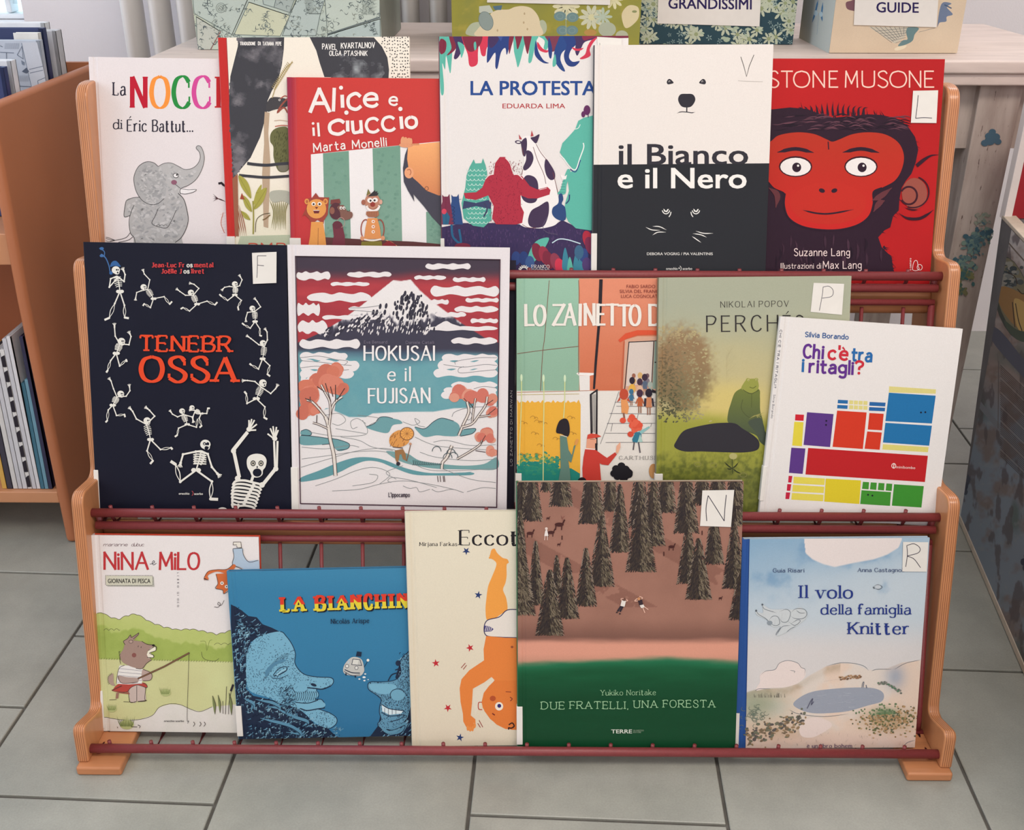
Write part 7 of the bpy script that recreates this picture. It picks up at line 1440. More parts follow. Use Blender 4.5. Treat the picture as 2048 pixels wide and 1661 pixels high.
for i in range(30): p.ell(1035+i*5.6, 1108+max(0, i-10)*3.4+R_.uniform(-10, 8), 9, 7, R_.choice([(104, 110, 100), (90, 120, 96), (130, 128, 120)]), n=7)
# flying child sketch
p.poly([(200, 545), (250, 570), (300, 575), (360, 572), (420, 575), (470, 560), (515, 590), (510, 640), (450, 690), (370, 740), (300, 765), (330, 700), (270, 700), (230, 650), (165, 620), (150, 590), (200, 600)], (198, 204, 206), sm=True)
for P_ in ([(150, 580), (170, 610), (220, 640), (250, 670)], [(195, 540), (210, 570), (250, 585), (300, 600)], [(240, 660), (280, 690), (320, 680), (310, 630), (270, 625), (240, 660)], [(320, 590), (370, 575), (400, 600), (380, 660), (340, 665), (318, 630)], [(400, 600), (440, 570), (500, 575), (518, 610), (490, 640), (430, 640), (400, 620)], [(520, 590), (505, 650)], [(380, 660), (430, 690), (470, 660), (450, 650), (400, 680)], [(300, 760), (340, 700), (400, 690)], [(330, 700), (300, 745), (296, 762)], [(370, 740), (400, 715), (440, 695)], [(340, 600), (335, 650)], [(290, 640), (285, 690)], [(440, 580), (470, 600), (510, 600)], [(1000, 410), (1030, 396), (1062, 412), (1040, 430), (1005, 424)]): p.line(P_, 4, (104, 112, 120), taper=.2)
p.ell(250, 672, 20, 16, (140, 150, 158)); p.ell(152, 584, 7, 8, (90, 96, 104)); p.ell(197, 540, 7, 7, (90, 96, 104)); p.ell(1030, 412, 22, 14, (190, 198, 204)); p.line([(996, 412), (1006, 424)], 8, (90, 96, 104)); p.line([(520, 1290), (545, 1240), (560, 1220), (550, 1262), (568, 1240)], 6, (90, 90, 110)); p.line([(915, 1140), (920, 1108), (930, 1100), (925, 1138)], 4, (80, 90, 110)); p.line([(945, 1120), (950, 1142)], 5, (80, 90, 110))
nb = (38, 56, 128)
p.stext('I', 474, 492, 90, nb, None, wv=.17, wh=.06, serif=1, sw=.42); p.stext('l', 516, 492, 90, nb, None, wv=.17, wh=.06, serif=1, sw=.34); p.stext('volo', 592, 494, 90, nb, 252, wv=.17, wh=.06, serif=1, sw=.34, sp=.16); p.stext('della', 622, 610, 70, nb, 216, wv=.16, wh=.07, serif=1, sw=.3, sp=.16); p.stext('famiglia', 886, 610, 70, nb, 378, wv=.16, wh=.07, serif=1, sw=.3, sp=.16); p.stext('Knitter', 822, 752, 84, nb, 432, wv=.17, wh=.06, serif=1, sw=.34, sp=.16)
p.stext('Guia Risari', 275, 306, 27, (60, 72, 110), 222, wv=.16, wh=.08, serif=1, sp=.18); p.stext('Anna Castagnoli', 886, 303, 27, (60, 72, 110), 330, wv=.16, wh=.08, serif=1, sp=.16); p.stext('\xe8 un libro bohem', 520, 1572, 26, (90, 60, 100), 322, wv=.15, wh=.08, serif=1)
p.build('cover_print', M_PRINT, t, og)
sticker(b, [(1804, 1143), (1805.5, 1084), (1856, 1084.5), (1852.5, 1143.5)], 'R', [[(1238, 112), (1242, 180), (1230, 266)], [(1238, 112), (1290, 100), (1332, 130), (1320, 165), (1240, 188)], [(1240, 188), (1290, 210), (1337, 272)]], 5)
# ---------------- whitewashed side table behind the rack ----------------
def wash_mat(name, c1, c2, worn, sc=(1, 1, 1), thr=.62):
    m, t, b = nt(name); tc = t.nodes.new('ShaderNodeTexCoord'); mp = t.nodes.new('ShaderNodeMapping'); mp.inputs['Scale'].default_value = sc; t.links.new(tc.outputs['Object'], mp.inputs['Vector'])
    n = t.nodes.new('ShaderNodeTexNoise'); n.inputs['Scale'].default_value = 9; n.inputs['Detail'].default_value = 6; t.links.new(mp.outputs[0], n.inputs['Vector'])
    r = t.nodes.new('ShaderNodeValToRGB'); r.color_ramp.elements[0].position = .35; r.color_ramp.elements[1].position = .65; r.color_ramp.elements[0].color = (*c2, 1); r.color_ramp.elements[1].color = (*c1, 1); t.links.new(n.outputs['Fac'], r.inputs['Fac'])
    n2 = t.nodes.new('ShaderNodeTexNoise'); n2.inputs['Scale'].default_value = 34; n2.inputs['Detail'].default_value = 8; n2.inputs['Roughness'].default_value = .7; t.links.new(mp.outputs[0], n2.inputs['Vector'])
    r2 = t.nodes.new('ShaderNodeValToRGB'); r2.color_ramp.elements[0].position = thr; r2.color_ramp.elements[1].position = thr+.03; t.links.new(n2.outputs['Fac'], r2.inputs['Fac'])
    mx = t.nodes.new('ShaderNodeMix'); mx.data_type = 'RGBA'; t.links.new(r2.outputs[0], mx.inputs['Factor']); t.links.new(r.outputs[0], mx.inputs['A']); mx.inputs['B'].default_value = (*worn, 1)
    t.links.new(mx.outputs['Result'], b.inputs['Base Color']); b.inputs['Roughness'].default_value = .55
    bp = t.nodes.new('ShaderNodeBump'); bp.inputs['Strength'].default_value = .3; bp.inputs['Distance'].default_value = .001; bp.invert = True; t.links.new(r2.outputs[0], bp.inputs['Height']); t.links.new(bp.outputs[0], b.inputs['Normal'])
    return m
m_wash = wash_mat('whitewashed_wood', L(222, 204, 194), L(206, 188, 178), L(120, 96, 84), (1, 5, 5), .66)
m_washl = wash_mat('whitewash_shaded', L(186, 172, 162), L(160, 144, 134), L(100, 82, 74), (6, 6, 1), .63)  # darker copy of the whitewash: shading of legs and aprons put into the colour
TX0 = -.566; TX1 = .90; TYF = 1.655; TYB = 2.165; TZ = .74
tb = empty('side_table', ((TX0+TX1)/2, 1.9, 0), 'long whitewashed wooden table behind the rack, carrying the decorated boxes', 'table'); to = ((TX0+TX1)/2, 1.9, 0)
box('tabletop', (TX0, TYF, TZ-.02), (TX1, TYB, TZ), m_wash, tb, to, .004, 3)
box('moulding', (TX0+.008, TYF+.007, TZ-.038), (TX1-.008, TYB-.008, TZ-.02), m_wash, tb, to, .003, 2)
lx0 = atY(1960, 180, TYF+.03)[0]; lx1 = atY(2045, 188, TYF+.03)[0]
box('apron', (TX0+.05, TYF+.045, TZ-.14), (TX1-.05, TYF+.063, TZ-.038), m_washl, tb, to)
box('apron', (TX0+.05, TYB-.06, TZ-.14), (TX1-.05, TYB-.042, TZ-.038), m_washl, tb, to)
for ax in (TX0+.045, TX1-.063): box('apron', (ax, TYF+.07, TZ-.14), (ax+.018, TYB-.07, TZ-.038), m_washl, tb, to)
def leg(x0, x1, y0, y1):
    bx = (x1-x0)*.14; z1 = TZ-.038
    return hexa('leg', [(x0+bx, y0+.004, 0), (x1, y0+.004, 0), (x1, y1-.01, 0), (x0+bx, y1-.01, 0), (x0, y0, z1), (x1, y0, z1), (x1, y1, z1), (x0, y1, z1)], m_washl, tb, to, .002)
lw = lx1-lx0
lg = leg(lx0, lx1, TYF+.03, TYF+.09)
leg(TX0+.03, TX0+.03+lw, TYF+.03, TYF+.09); leg(TX0+.03, TX0+.03+lw, TYB-.1, TYB-.04); leg(lx0, lx1, TYB-.1, TYB-.04)
p = Print((lx0, TYF+.0292, 0), (1, 0, 0), (0, 0, 1), (0, -1, 0), lw, TZ-.04); p.frame(1800, 80, 248/664)
def stamp(x, y, r, n, cs, sx=1):
    for i in range(n): p.z -= p.dz*.7; p.ell(x+R_.gauss(0, r*.55)*sx, y+R_.gauss(0, r*.5), r*R_.uniform(.12, .42), r*R_.uniform(.1, .32), R_.choice(cs), rot=R_.uniform(-60, 60), n=8)
    p.z += 4e-5
for x, y, r in ((482, 540, 30), (455, 552, 22), (512, 520, 26), (495, 492, 20), (525, 545, 20), (478, 515, 24)): p.ell(x, y, r*.95, r*.8, (74, 100, 116), n=12)
teal = [(84, 112, 120), (70, 100, 112), (104, 130, 128), (120, 142, 130)]
stamp(440, 960, 34, 34, [(140, 146, 130), (150, 150, 138), (124, 138, 128)]); stamp(395, 1080, 48, 70, teal); stamp(455, 1040, 36, 50, teal); stamp(400, 1130, 34, 34, teal); stamp(340, 1190, 40, 50, teal); stamp(345, 1260, 40, 46, [(70, 104, 104), (92, 112, 96), (126, 124, 84)]); stamp(325, 1340, 34, 30, [(120, 116, 84), (84, 104, 92)])
for i in range(30): x = R_.uniform(400, 560); y = R_.uniform(260, 900); p.line([(x, y), (x+R_.uniform(-3, 3), y+R_.uniform(8, 40))], 2.5, (104, 84, 76), taper=.3)
p.build('painted_flowers', M_PRINT, tb, to)
# ---------------- decorated storage boxes on the table ----------------
def dbox(label, x0, x1, yf, yb, h, col, name='storage_box'):
    o = empty(name, ((x0+x1)/2, (yf+yb)/2, TZ), label, 'box', 'decorated boxes on the side table'); oo = ((x0+x1)/2, (yf+yb)/2, TZ)
    m = mat('box_paper', L(*col), .5, .12, 40); t_ = .008; z0 = TZ+.0008
    box('front_panel', (x0, yf, z0), (x1, yf+t_, z0+h), m, o, oo, .0012); box('back_panel', (x0, yb-t_, z0), (x1, yb, z0+h), m, o, oo, .0012)
    box('side_panel', (x0, yf+t_, z0), (x0+t_, yb-t_, z0+h), m, o, oo); box('side_panel', (x1-t_, yf+t_, z0), (x1, yb-t_, z0+h), m, o, oo)
    box('bottom_panel', (x0+t_, yf+t_, z0), (x1-t_, yb-t_, z0+t_), m, o, oo)
    P1 = Print((x0, yf-.0001, z0), (1, 0, 0), (0, 0, 1), (0, -1, 0), x1-x0, h)
    P1.dz = 6e-7
    return o, oo, P1
def lab_(o, oo, yf, c, text=None, col=(226, 222, 220)):
    V = []
    for dy in (-.0012, -.0020):
        for (x, y) in c: q = atY(x, y, yf+dy); V.append(tuple(q))
    l_ = mesh_obj('paper_label', V, BF, m_sticker, o, oo)
    if text:
        q = Print((V[0][0]-.3, yf-.00205, TZ), (1, 0, 0), (0, 0, 1), (0, -1, 0), 1, .5); q.frame(0, 0, 1)
        s, x, y, cap_, w_, a = text; q.text(s, x, y, cap_, (44, 34, 84), w_, ang=a, bold=.02)
        q.build('label_lettering', M_PRINT, l_, oo)
# box of old prints
y1 = 1.752; xa = atY(396, 99, y1)[0]; xb = atY(762, 60, y1)[0]
o, oo, p = dbox('pale green box papered with old engravings and sheet prints, left end of the table', xa, xb, y1, 2.05, .27, (150, 156, 144)); p.frame(380, 0, 430/2048)
def f(X, Y): c = mixc(flatc((196, 208, 194), X), (178, 192, 184), vn(X, Y, 120, 4)); return mixc(c, (200, 204, 170), sstep(.5, .8, vn(X, Y, 200, 9))*.5)
p.bgrid(f, 24)
ik = (96, 108, 106)
def sheet(P_, c): p.poly(P_, c); p.line(P_, 7, (110, 122, 118), sm=False, closed=True)
sheet([(-60, -900), (560, -900), (545, 0), (400, 330), (40, 130)], (188, 200, 190)); sheet([(60, 160), (290, 300), (190, 480), (70, 480)], (192, 196, 184)); sheet([(560, 20), (950, 150), (860, 345), (420, 330)], (204, 208, 180)); sheet([(960, 120), (1040, -60), (1300, -60), (1240, 140), (1200, 340), (880, 340)], (182, 196, 190)); sheet([(1270, -200), (1560, -200), (1810, -160), (1808, 160), (1310, 325)], (194, 206, 194)); sheet([(1310, 335), (1810, 180), (1815, 520), (1300, 520)], (180, 196, 192)); sheet([(640, -300), (1000, -160), (960, 120), (700, 40)], (180, 194, 186)); sheet([(830, -60), (1000, -20), (950, 120), (800, 70)], (170, 182, 176)); sheet([(300, -900), (1000, -900), (900, -200), (500, -100)], (196, 204, 186)); sheet([(1000, -900), (1800, -900), (1820, -300), (1100, -250)], (186, 200, 194))
for i in range(2400):
    x = R_.uniform(20, 1800); y = R_.uniform(-700, 480); k = vn(np.array(x), np.array(y), 90, 12)
    if k < .5: continue
    p.z -= p.dz*.8; a = R_.uniform(0, 6.3); s = R_.uniform(12, 44); p.line([(x, y), (x+s*math.cos(a), y+s*math.sin(a)), (x+s*math.cos(a+.9)*1.4, y+s*math.sin(a+.9)*1.2)], R_.uniform(4, 9), R_.choice([ik, (124, 136, 130), (142, 150, 140), (80, 92, 96)]), taper=.3)
p.z += 1e-5
for i in range(26): y = -60+i*8; p.line([(1640, y), (1780-(i % 4)*12, y-4)], 2.2, (120, 132, 126), sm=False)
for i in range(30): y = -600+i*14; p.line([(1200, y), (1700-(i % 5)*22, y)], 3, (124, 134, 128), sm=False)
for i in range(22): y = 0+i*6; p.line([(1090+i, y), (1190-(i % 3)*14, y+2)], 2, (130, 140, 134), sm=False)
for r in (14, 30, 46): p.ring(295, 75, r, r, 5, (130, 140, 132))
p.line([(1310, 325), (1808, 165)], 13, (104, 116, 116), sm=False); p.line([(400, 330), (548, 0)], 7, (92, 98, 92), sm=False); p.line([(200, 470), (290, 300)], 5, (150, 80, 76), sm=False); p.line([(1130, 130), (1250, 130)], 7, ik, sm=False)
p.stext('JUSTE', 1790, 330, 40, (110, 124, 124), 120, ang=-112, wv=.16, wh=.08, serif=1)
p.build('papered_print', M_PRINT, o, oo)
# green box
y2 = 1.78; xa = atY(904, 60, y2)[0]; xb = atY(1281, 60, y2)[0]-.001
o, oo, p = dbox('olive green box with pale flowers, a pumpkin shape and a blank white label', xa, xb, y2, 2.0, .27, (112, 104, 66)); p.frame(870, 0, 430/2048)
def f(X, Y): c = mixc(flatc((156, 150, 62), X), (136, 138, 72), vn(X, Y, 160, 4)); return mixc(c, (176, 160, 74), sstep(.55, .8, vn(X, Y, 90, 9))*.7)
p.bgrid(f, 24)
def flower(x, y, r, c, n=9, cc=None, a0=0):
    for i in range(n): a = a0+i*2*math.pi/n; p.z -= p.dz*.9; p.ell(x+math.cos(a)*r*.6, y+math.sin(a)*r*.6, r*.42, r*.17, c, rot=math.degrees(a), n=8)
    p.z += 6e-7; p.ell(x, y, r*.26, r*.26, cc or c, n=10)
p.poly([(300, 330), (330, 240), (400, 210), (480, 230), (500, 340)], (176, 184, 158), sm=True); p.ell(1020, 260, 46, 70, (176, 184, 156)); p.poly([(420, 120), (420, 60), (520, 50), (560, 120), (480, 130)], (190, 196, 180)); 
p.poly([(420, 350), (412, 270), (520, 180), (530, 130), (600, 95), (700, 90), (760, 66), (840, 58), (920, 80), (980, 150), (1000, 230), (985, 350)], (220, 206, 172), sm=True); p.ell(485, 200, 66, 92, (142, 156, 150), rot=-20); p.ring(485, 200, 66, 92, 4, (100, 116, 116), rot=-20)
for x, y in ((852, 130), (845, 215), (880, 278), (595, 290)): p.ell(x, y, 8, 12, (186, 166, 130))
p.poly([(550, 60), (640, 50), (630, 95), (570, 95)], (84, 112, 130))
flower(1250, 60, 130, (214, 210, 172), 12); 
for x, y in ((1190, 155), (1310, 165), (1215, 290), (1305, 290)): p.ell(x, y, 58, 46, (112, 140, 140)); p.ring(x, y, 30, 24, 3, (142, 164, 158))
p.line([(1245, 100), (1250, 340)], 6, (150, 168, 150)); flower(1490, 165, 120, (198, 200, 172), 10, (206, 204, 160)); flower(1600, 160, 90, (176, 190, 170), 8); flower(1700, -10, 100, (214, 210, 168), 9)
p.poly([(1780, 130), (1830, 60), (1890, 50), (1940, 80), (1938, 170), (1880, 240), (1820, 268), (1790, 220)], (212, 200, 160), sm=True); p.ell(1900, 110, 24, 12, (140, 146, 100)); p.ell(1640, 280, 84, 70, (170, 178, 156)); p.ell(1780, 340, 60, 50, (176, 180, 154)); p.ell(1480, 310, 60, 30, (180, 140, 80))
for i in range(30): x = R_.uniform(60, 1900); y = R_.uniform(-900, -100); flower(x, y, R_.uniform(60, 130), R_.choice([(206, 202, 168), (140, 160, 148), (190, 190, 150)]), R_.choice([6, 8, 10]))
p.build('papered_print', M_PRINT, o, oo); lab_(o, oo, y2, [(974, 5), (1220, 10), (1222, -75), (977, -75)])
# dark teal floral box
y3 = 1.835; xa = atY(1278, 70, y3)[0]; xb = atY(1587, 70, y3)[0]
o, oo, p = dbox('dark teal box with dense cream flowers and a label reading GRANDISSIMI', xa, xb, y3, 2.08, .26, (60, 78, 84)); p.frame(1050, 0, 998/2048)
p.bg(46, 72, 82)
for i in range(420):
    x = R_.uniform(455, 1100); y = R_.uniform(-260, 190); k = R_.random()
    if k < .3: flower(x, y, R_.uniform(24, 36), (186, 194, 170), R_.choice([6, 7, 8]), (150, 160, 120), R_.random())
    elif k < .75: flower(x, y, R_.uniform(9, 14), (140, 162, 158), 5, (60, 84, 92), R_.random())
    else: p.poly([(x-12, y), (x, y-7), (x+14, y), (x, y+7)], (168, 184, 160), sm=True)
p.build('papered_print', M_PRINT, o, oo); lab_(o, oo, y3, [(1314.5, 47), (1519, 53), (1524, -62), (1319, -66)], ('GRANDISSIMI', 1337, 17, 21, 166, .6))
# cream box
y4 = 1.732; xa = atY(1658, 107, y4)[0]; xb = atY(1914, 107, y4)[0]
o, oo, p = dbox('cream box with a drawn basket and a label reading GUIDE, right end of the table', xa, xb, y4, 1.93, .26, (206, 200, 180)); p.frame(1560, 0, 488/2048)
def f(X, Y): return mixc(flatc((218, 200, 174), X), (206, 186, 160), vn(X, Y, 260, 4))
p.bgrid(f, 30)
p.poly([(740, 225), (1080, 225), (1040, 320), (960, 365), (860, 300)], (196, 190, 172))
for i in range(9): p.line([(760+i*40, 225), (960+i*14-20, 360-i*10)], 3.5, (90, 92, 96), sm=False)
for i in range(6): p.line([(800+i*34, 262+i*20), (1070-i*4, 236+i*20)], 3, (100, 102, 104), sm=False)
p.poly([(1075, 230), (1165, 235), (1130, 290), (1110, 345), (1040, 380), (990, 385), (1030, 340), (1070, 330), (1060, 280)], (104, 132, 134), sm=True); p.poly([(960, 410), (1000, 390), (1062, 380), (1040, 408), (980, 425)], (226, 214, 186), sm=True)
p.poly([(555, 20), (610, 0), (640, -40), (640, 80), (600, 88), (560, 70)], (120, 84, 92), sm=True); p.poly([(1320, 225), (1340, 80), (1370, 20), (1440, 30), (1400, 60), (1450, 120), (1400, 140), (1395, 180), (1340, 190)], (110, 124, 148), sm=True); p.line([(1380, 40), (1440, 70)], 10, (70, 90, 116)); p.line([(1165, 270), (1300, 235)], 3, (120, 120, 120))
p.build('papered_print', M_PRINT, o, oo); lab_(o, oo, y4, [(1707.5, 50), (1873, 54.5), (1881, -64), (1713, -66)], ('GUIDE', 1753, 24.5, 20.5, 84, .6))
q = Print((xa-.0001, 1.93, TZ), (0, -1, 0), (0, 0, 1), (-1, 0, 0), 1.93-y4, .26); q.frame(1560, 0, 488/2048)
q.bgrid(lambda X, Y: mixc(flatc((196, 204, 200), X), (176, 168, 140), 1-sstep(120, 290, X)), 30)
for P_ in ([(320, 0), (300, 90), (270, 190)], [(360, 20), (350, 120), (355, 180)], [(325, 110), (310, 290)]): q.line(P_, 14, (72, 126, 170), taper=.2)
q.ell(300, 110, 16, 24, (190, 214, 224)); q.ell(345, 120, 14, 22, (190, 214, 224)); q.build('side_print', M_PRINT, o, oo)
# ---------------- wooden bookcase at the left ----------------
m_beech = mat('beech_laminate', L(186, 116, 78), .4, .12, 5, stretch=(1, 1, .3)); m_beechd = mat('beech_edge', L(206, 146, 106), .38, .1, 10)
PX = -.729; PT = .018; bc = empty('bookcase', (-1.1, 1.6, 0), 'low brown wooden bookcase with a book bin on top, left edge of the picture', 'bookcase'); bo = (-1.1, 1.6, 0)
pf = [(1.455, 0), (1.465, .42), (1.482, .700), (1.94, .700), (1.96, .12), (1.94, 0), (1.86, 0), (1.78, .09), (1.62, .10), (1.50, 0)]
n = len(pf)
for x0, nm in ((PX-PT, 'side_panel'), (-1.9, 'side_panel')):
    V = [(x, y, z) for x in (x0, x0+PT) for y, z in pf]
    mesh_obj(nm, V, [tuple(range(n)), tuple(range(n, 2*n))]+[(i, (i+1) % n, n+(i+1) % n, n+i) for i in range(n)], m_beech, bc, bo, bevel=.0075, seg=4)
xi0, xi1 = -1.872, PX-PT
zs1 = atY(107, 985, 1.463)[2]; zs0 = atY(107, 1007, 1.463)[2]; zu1 = atY(8, 468, 1.49)[2]; zu0 = atY(8, 531, 1.49)[2]
box('shelf', (xi0, 1.463, zs0), (xi1, 1.90, zs1), m_beechd, bc, bo, .002); box('shelf', (xi0, 1.49, zu0), (xi1, 1.88, zu1), m_beechd, bc, bo, .002)
box('back_board', (xi0, 1.90, zs0), (xi1, 1.912, .70), m_beech, bc, bo)
def shelf_book(label, cat_group, V8, col, pages=(214, 206, 190), art=None, axis='y'):
    """V8: outer block corners (bottom ring then top ring); covers on two faces, spine on one, page block inset"""
    V = np.array(V8, float); c = V.mean(0); base = V[:4].mean(0); o = empty('picture_book', tuple(base), label, 'book', cat_group); bs = tuple(base)
    a, b_, d_, e_ = 0, 1, 2, 3
    def lerp(k, l, t): return V[k]*(1-t)+V[l]*t
    def slab(nm, k0, k1, f0, f1, m, zin=0):  # part of the block between fractions of its depth
        P_ = []
        for up in (0, 4):
            P_ += [lerp(k0[0]+up, k1[0]+up, f0), lerp(k0[1]+up, k1[1]+up, f0), lerp(k0[1]+up, k1[1]+up, f1), lerp(k0[0]+up, k1[0]+up, f1)]
        if zin: P_ = [q*(1-zin)+c*zin for q in P_]
        return mesh_obj(nm, P_, BF, m, o, bs, .0006)
    m = mat('cover_cloth', L(*col), .45, .08, 60)
    # k0 edge = front face (0,1), k1 edge = back face (3,2)
    slab('front_cover', (0, 1), (3, 2), 0, .14, m); slab('back_cover', (0, 1), (3, 2), .86, 1, m); slab('page_block', (0, 1), (3, 2), .16, .84, m_page, .03)
    P_ = [lerp(1+u, 0+u, q)*(1-r)+lerp(2+u, 3+u, q)*r for u in (0, 4) for q, r in ((0, .0), (.03, .0), (.03, 1.), (0, 1.))]
    mesh_obj('spine', P_, BF, m, o, bs, .0006)
    return o, bs, V
def bin_book(label, TRp, Y, depth, wdt, col, z0=None):
    z0 = zu1+.001
    tr_ = atY(*TRp, Y); x1, z1 = tr_[0], tr_[2]; x0 = x1-wdt; k = .02
    V = [(x0, Y-k, z0), (x1, Y-k, z0), (x1, Y-k+depth, z0), (x0, Y-k+depth, z0), (x0, Y, z1), (x1, Y, z1), (x1, Y+depth, z1), (x0, Y+depth, z1)]
    return shelf_book(label, 'books standing in the bookcase bin', V, col)
bin_book('tall white book at the back of the bookcase bin, under the window', (88, 46), 1.845, .022, .24, (226, 228, 232))
bin_book('pale grey book with a thick spine at the right back of the bin', (110, 62), 1.81, .026, .2, (200, 200, 204))
bin_book('navy blue book in the bin, in front of the tall white one', (84, 57), 1.765, .016, .24, (40, 52, 96))
o, bs, V = bin_book('grey comic style book with line drawings in the middle of the bin', (79, 81), 1.729, .012, .22, (186, 194, 206))
q = Print(V[0]+np.array((0, -.0004, 0)), (1, 0, 0), (V[4]-V[0])/np.linalg.norm(V[4]-V[0]), np.cross((1, 0, 0), (V[4]-V[0])/np.linalg.norm(V[4]-V[0])), .2199, np.linalg.norm(V[4]-V[0])); q.frame(0, 0, 200/1510)
q.poly([(330, 640), (560, 640), (740, 1400), (480, 1340)], (196, 200, 208)); q.line([(325, 650), (380, 900), (480, 1330)], 8, (110, 122, 140))
for P_ in ([(0, 790), (210, 800)], [(95, 795), (100, 890)], [(440, 1050), (650, 1000)], [(450, 1105), (650, 1060)], [(570, 1220), (690, 1170)], [(570, 1220), (580, 1310)], [(260, 830), (330, 700), (350, 890), (260, 830)], [(280, 1300), (470, 1310)], [(0, 690), (40, 710)]): q.line(P_, 9, (96, 106, 124), sm=False)
for i in range(14): q.line([(80+i*16, 650), (70+i*16, 740)], 4, (140, 150, 166), sm=False); q.line([(260+i*14, 1140), (250+i*14, 1230)], 4, (150, 158, 172), sm=False)
q.poly([(330, 1080), (400, 1020), (440, 1080), (400, 1110)], (90, 98, 114)); q.poly([(320, 910), (370, 940), (370, 990), (330, 970)], (120, 130, 146)); q.build('cover_print', M_PRINT, o, bs)
bin_book('small torn cream book showing above the comic style book', (76, 66), 1.748, .012, .04, (224, 222, 216))
bin_book('white book at the near left of the bin', (20, 122), 1.63, .02, .2, (222, 224, 230))
bin_book('dark blue book nearest in the bin, at the picture edge', (6, 135), 1.60, .014, .2, (44, 56, 104))
# lower shelf
bd = [107, 99, 91, 83, 75, 66, 57, 47, 38, 28, 16, 6]; z0 = zs1+.0008; y0 = 1.472
for i, (lab_t, hh, col) in enumerate((('slim navy book against the bookcase side, lower shelf', .262, (44, 44, 74)), ('short teal book next to the slim navy one, lower shelf', .190, (110, 154, 174)), ('short deep blue green book, second teal one on the lower shelf', .184, (62, 112, 134)),
                           ('tall white book next to the teal books, lower shelf', .262, (222, 222, 226)), ('second tall white book from the teal ones, lower shelf', .258, (206, 206, 212)), ('white book whose spine shows black animal drawings, lower shelf', .240, (226, 224, 222)),
                           ('thin white book left of the drawn one, lower shelf', .236, (212, 212, 216)), ('plain pale book left of the thin white one, lower shelf', .232, (202, 202, 208)), ('pale book beside the dark slim one, lower shelf', .228, (214, 212, 210)), ('dark slim book near the picture edge, lower shelf', .225, (60, 56, 70)), ('yellow spined book at the picture edge, lower shelf', .22, (214, 170, 84)))):
    x = atY(bd[i], 985, y0)[0]-.0004; xl = atY(bd[i+1], 985, y0)[0]+.0004; ln = .012; d0 = .19
    V = [(x, y0+d0, z0), (x, y0, z0), (xl, y0, z0), (xl, y0+d0, z0), (x, y0+d0+ln, z0+hh), (x, y0+ln, z0+hh), (xl, y0+ln, z0+hh), (xl, y0+d0+ln, z0+hh)]
    o, bs, VV = shelf_book(lab_t, 'books on the lower shelf of the bookcase', V, col)
    if i == 5:
        a1 = np.array(V[2]); Vd = np.array(V[6])-a1; hl = np.linalg.norm(Vd); Vd /= hl
        q = Print(a1+np.array((0, -.0009, 0)), (1, 0, 0), Vd, (0, -Vd[2], Vd[1]), x-xl, hl); q.frame(0, 0, 1)
        for k in range(9): yy = 716+k*30; xx = 6+ (yy-700)*.2; q.poly([(xx-8+k % 3, yy), (xx+10, yy-6), (xx+12, yy+14), (xx-4, yy+18)], (48, 44, 52), sm=True)
        q.build('spine_print', M_PRINT, o, bs)
# ---------------- papered crate at the right ----------------
Pb = np.array((.758, 1.537, .0)); Pn = np.array((.648, .79, .0)); Tb = np.array((.748, 1.600, .515)); Tn = np.array((.640, .80, .500))
cr = empty('storage_crate', ((.758+.648)/2+.2, 1.17, 0), 'dark papered wooden crate with an oval picture and newsprint, right edge', 'crate'); co = ((.758+.648)/2+.2, 1.17, 0)
m_crate = mat('crate_paper', L(112, 108, 108), .6, .3, 20); m_rim = mat('crate_rim', L(206, 190, 170), .6, .2, 50)
up = np.array((0, 0, .012)); ox = np.array((.014, -.001, 0))
hexa('side_panel', [Pb+up, Pn+up, Pn+up+ox, Pb+up+ox, Tb, Tn, Tn+ox, Tb+ox], m_crate, cr, co)
w2 = np.array((.42, -.06, 0))
hexa('side_panel', [Pb+up+w2, Pn+up+w2, Pn+up+ox+w2, Pb+up+ox+w2, Tb+w2, Tn+w2, Tn+ox+w2, Tb+ox+w2], m_crate, cr, co)
dy = np.array((-.002, -.014, 0))
for A, B in ((Pb, Tb), (Pn-dy, Tn-dy)): hexa('end_panel', [A+up+ox, A+up+w2, A+up+w2+dy, A+up+ox+dy, B+ox, B+w2, B+w2+dy, B+ox+dy], m_crate, cr, co)
hexa('bottom_panel', [Pb+up*2+ox, Pn+up*2+ox, Pn+up*2+w2, Pb+up*2+w2, Pb+up*2.8+ox, Pn+up*2.8+ox, Pn+up*2.8+w2, Pb+up*2.8+w2], m_crate, cr, co)
hexa('rim', [Tb-ox*.15, Tn-ox*.15, Tn+ox*1.3, Tb+ox*1.3, Tb-ox*.15+up*.5, Tn-ox*.15+up*.5, Tn+ox*1.3+up*.5, Tb+ox*1.3+up*.5], m_rim, cr, co, .001)
hexa('bottom_batten', [Pb-ox*.2+up*.2, Pn-ox*.2+up*.2, Pn+ox+up*.2, Pb+ox+up*.2, Pb-ox*.2+up, Pn-ox*.2+up, Pn+ox+up, Pb+ox+up], m_rim, cr, co)
for A in (Pb, Pn-dy*2, Pb+w2-ox*2, Pn+w2-ox*2-dy*2): q = A+ox*.3; box('foot', (q[0], q[1]-.03, 0), (q[0]+.024, q[1]-.005, .0121), m_crate, cr, co)
U = (Pn-Pb); wd_ = np.linalg.norm(U); U = U/wd_; Vv = (Tb-Pb); Vv = Vv-U*(Vv@U); hh = np.linalg.norm(Vv)-.014; Vv /= np.linalg.norm(Vv); N = np.cross(U, Vv); N = N if N[0] < 0 else -N
p = Print(Pb+up+N*.0012-U*.0, U, Vv, N, wd_+.02, hh); p.frame(1900, 400, 148/615)
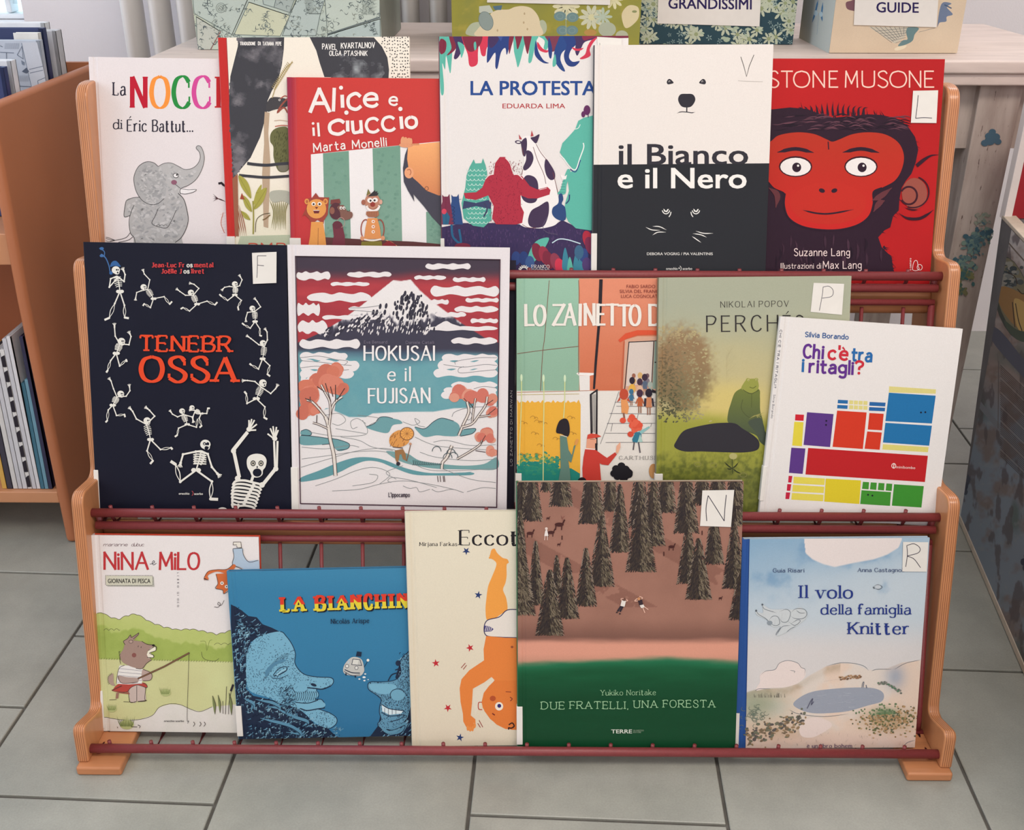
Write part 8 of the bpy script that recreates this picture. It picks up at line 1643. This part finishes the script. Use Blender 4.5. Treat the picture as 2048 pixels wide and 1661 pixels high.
def f(X, Y):
    n = vn(X, Y, 160, 3, 4); n2 = vn(X, Y, 50, 6, 4)
    c = mixc(flatc((196, 186, 180), X), (150, 132, 124), sstep(500, 1100, Y-.4*X)); c = mixc(c, (132, 142, 152), sstep(1300, 1800, Y-.3*X)); c = mixc(c, (126, 104, 94), sstep(.5, .72, n)*.7)
    c = mixc(c, (92, 106, 100), sstep(.55, .75, vn(X, Y*.5, 220, 9, 3))*sstep(900, 1500, Y)*.8); c = mixc(c, (88, 78, 80), sstep(.56, .66, vn(X*1.8, Y*.55, 90, 15, 4))*.65); return mixc(c, (150, 150, 150), sstep(.62, .8, n2)*.4)
p.bgrid(f, 12)
p.line([(400, 270), (480, 350), (540, 420), (620, 510)], 12, (120, 104, 92), sm=False); p.line([(400, 270), (405, 420)], 5, (130, 116, 104))
p.ell(520, 820, 150, 360, (70, 74, 66), rot=-14); p.ell(525, 800, 132, 330, (126, 118, 92), rot=-14)
for i in range(60): p.z -= p.dz*.7; p.ell(490+R_.gauss(0, 46), 650+R_.gauss(0, 60), R_.uniform(12, 36), R_.uniform(10, 26), R_.choice([(84, 88, 86), (122, 124, 118), (66, 74, 76), (150, 146, 134)]), n=9)
p.z += 5e-5
p.poly([(430, 720), (560, 760), (660, 840), (700, 1080), (560, 1060), (450, 940), (400, 820)], (158, 118, 72), sm=True); p.poly([(530, 860), (560, 820), (660, 900), (690, 1100), (640, 1120), (560, 1060)], (196, 160, 96), sm=True); p.poly([(450, 1000), (560, 1080), (700, 1110), (700, 1160), (600, 1180), (500, 1110)], (78, 88, 74), sm=True)
for P_ in ([(520, 850), (530, 960), (540, 1060)], [(545, 860), (570, 1000), (600, 1090)], [(480, 600), (540, 640), (560, 700)], [(560, 740), (600, 780), (640, 770)]): p.line(P_, 8, (70, 58, 50))
p.poly([(330, 1050), (420, 1090), (560, 1260), (700, 1440), (700, 1560), (560, 1420), (400, 1240), (330, 1130)], (92, 92, 104), sm=True)
p.line([(200, 1640), (330, 1800), (640, 2150), (760, 2290)], 44, (128, 130, 134)); p.line([(405, 1340), (400, 1900)], 6, (110, 100, 96))
for i in range(46):
    y = 1360+i*17; p.line([(420, y), (760, y+330)], 5, (92, 80, 78) if i % 7 else (150, 140, 132), sm=False)
for x, y, s in ((110, 2260, 1), (130, 2330, 1.2), (640, 3000, 1.2)):
    for i in range(14): p.z -= p.dz*.7; p.ell(x+R_.gauss(0, 20*s), y+R_.gauss(0, 44*s), 16*s, 24*s, R_.choice([(60, 66, 82), (72, 78, 92)]), n=8)
    p.z += 2e-5
p.build('papered_print', M_PRINT, cr, co)
# red board standing on the far rim of the crate
xr = atY(2004, 430, 1.594)[0]; zr_ = .5155; rb = empty('red_board', (xr+.15, 1.593, zr_), 'red panel with a white edge strip standing on the far rim of the crate', 'board'); ro2 = (xr+.15, 1.593, zr_)
m_red = mat('red_board', L(158, 34, 42), .4, .1, 40); m_we = mat('white_edge', L(222, 210, 204), .6, .05, 40)
box('red_panel', (xr+.0125, 1.589, zr_+.001), (xr+.30, 1.597, .688), m_red, rb, ro2)
box('edge_strip', (xr, 1.585, zr_), (xr+.012, 1.602, .692), m_we, rb, ro2, .001); box('edge_strip', (xr+.301, 1.585, zr_), (xr+.313, 1.602, .692), m_we, rb, ro2, .001)
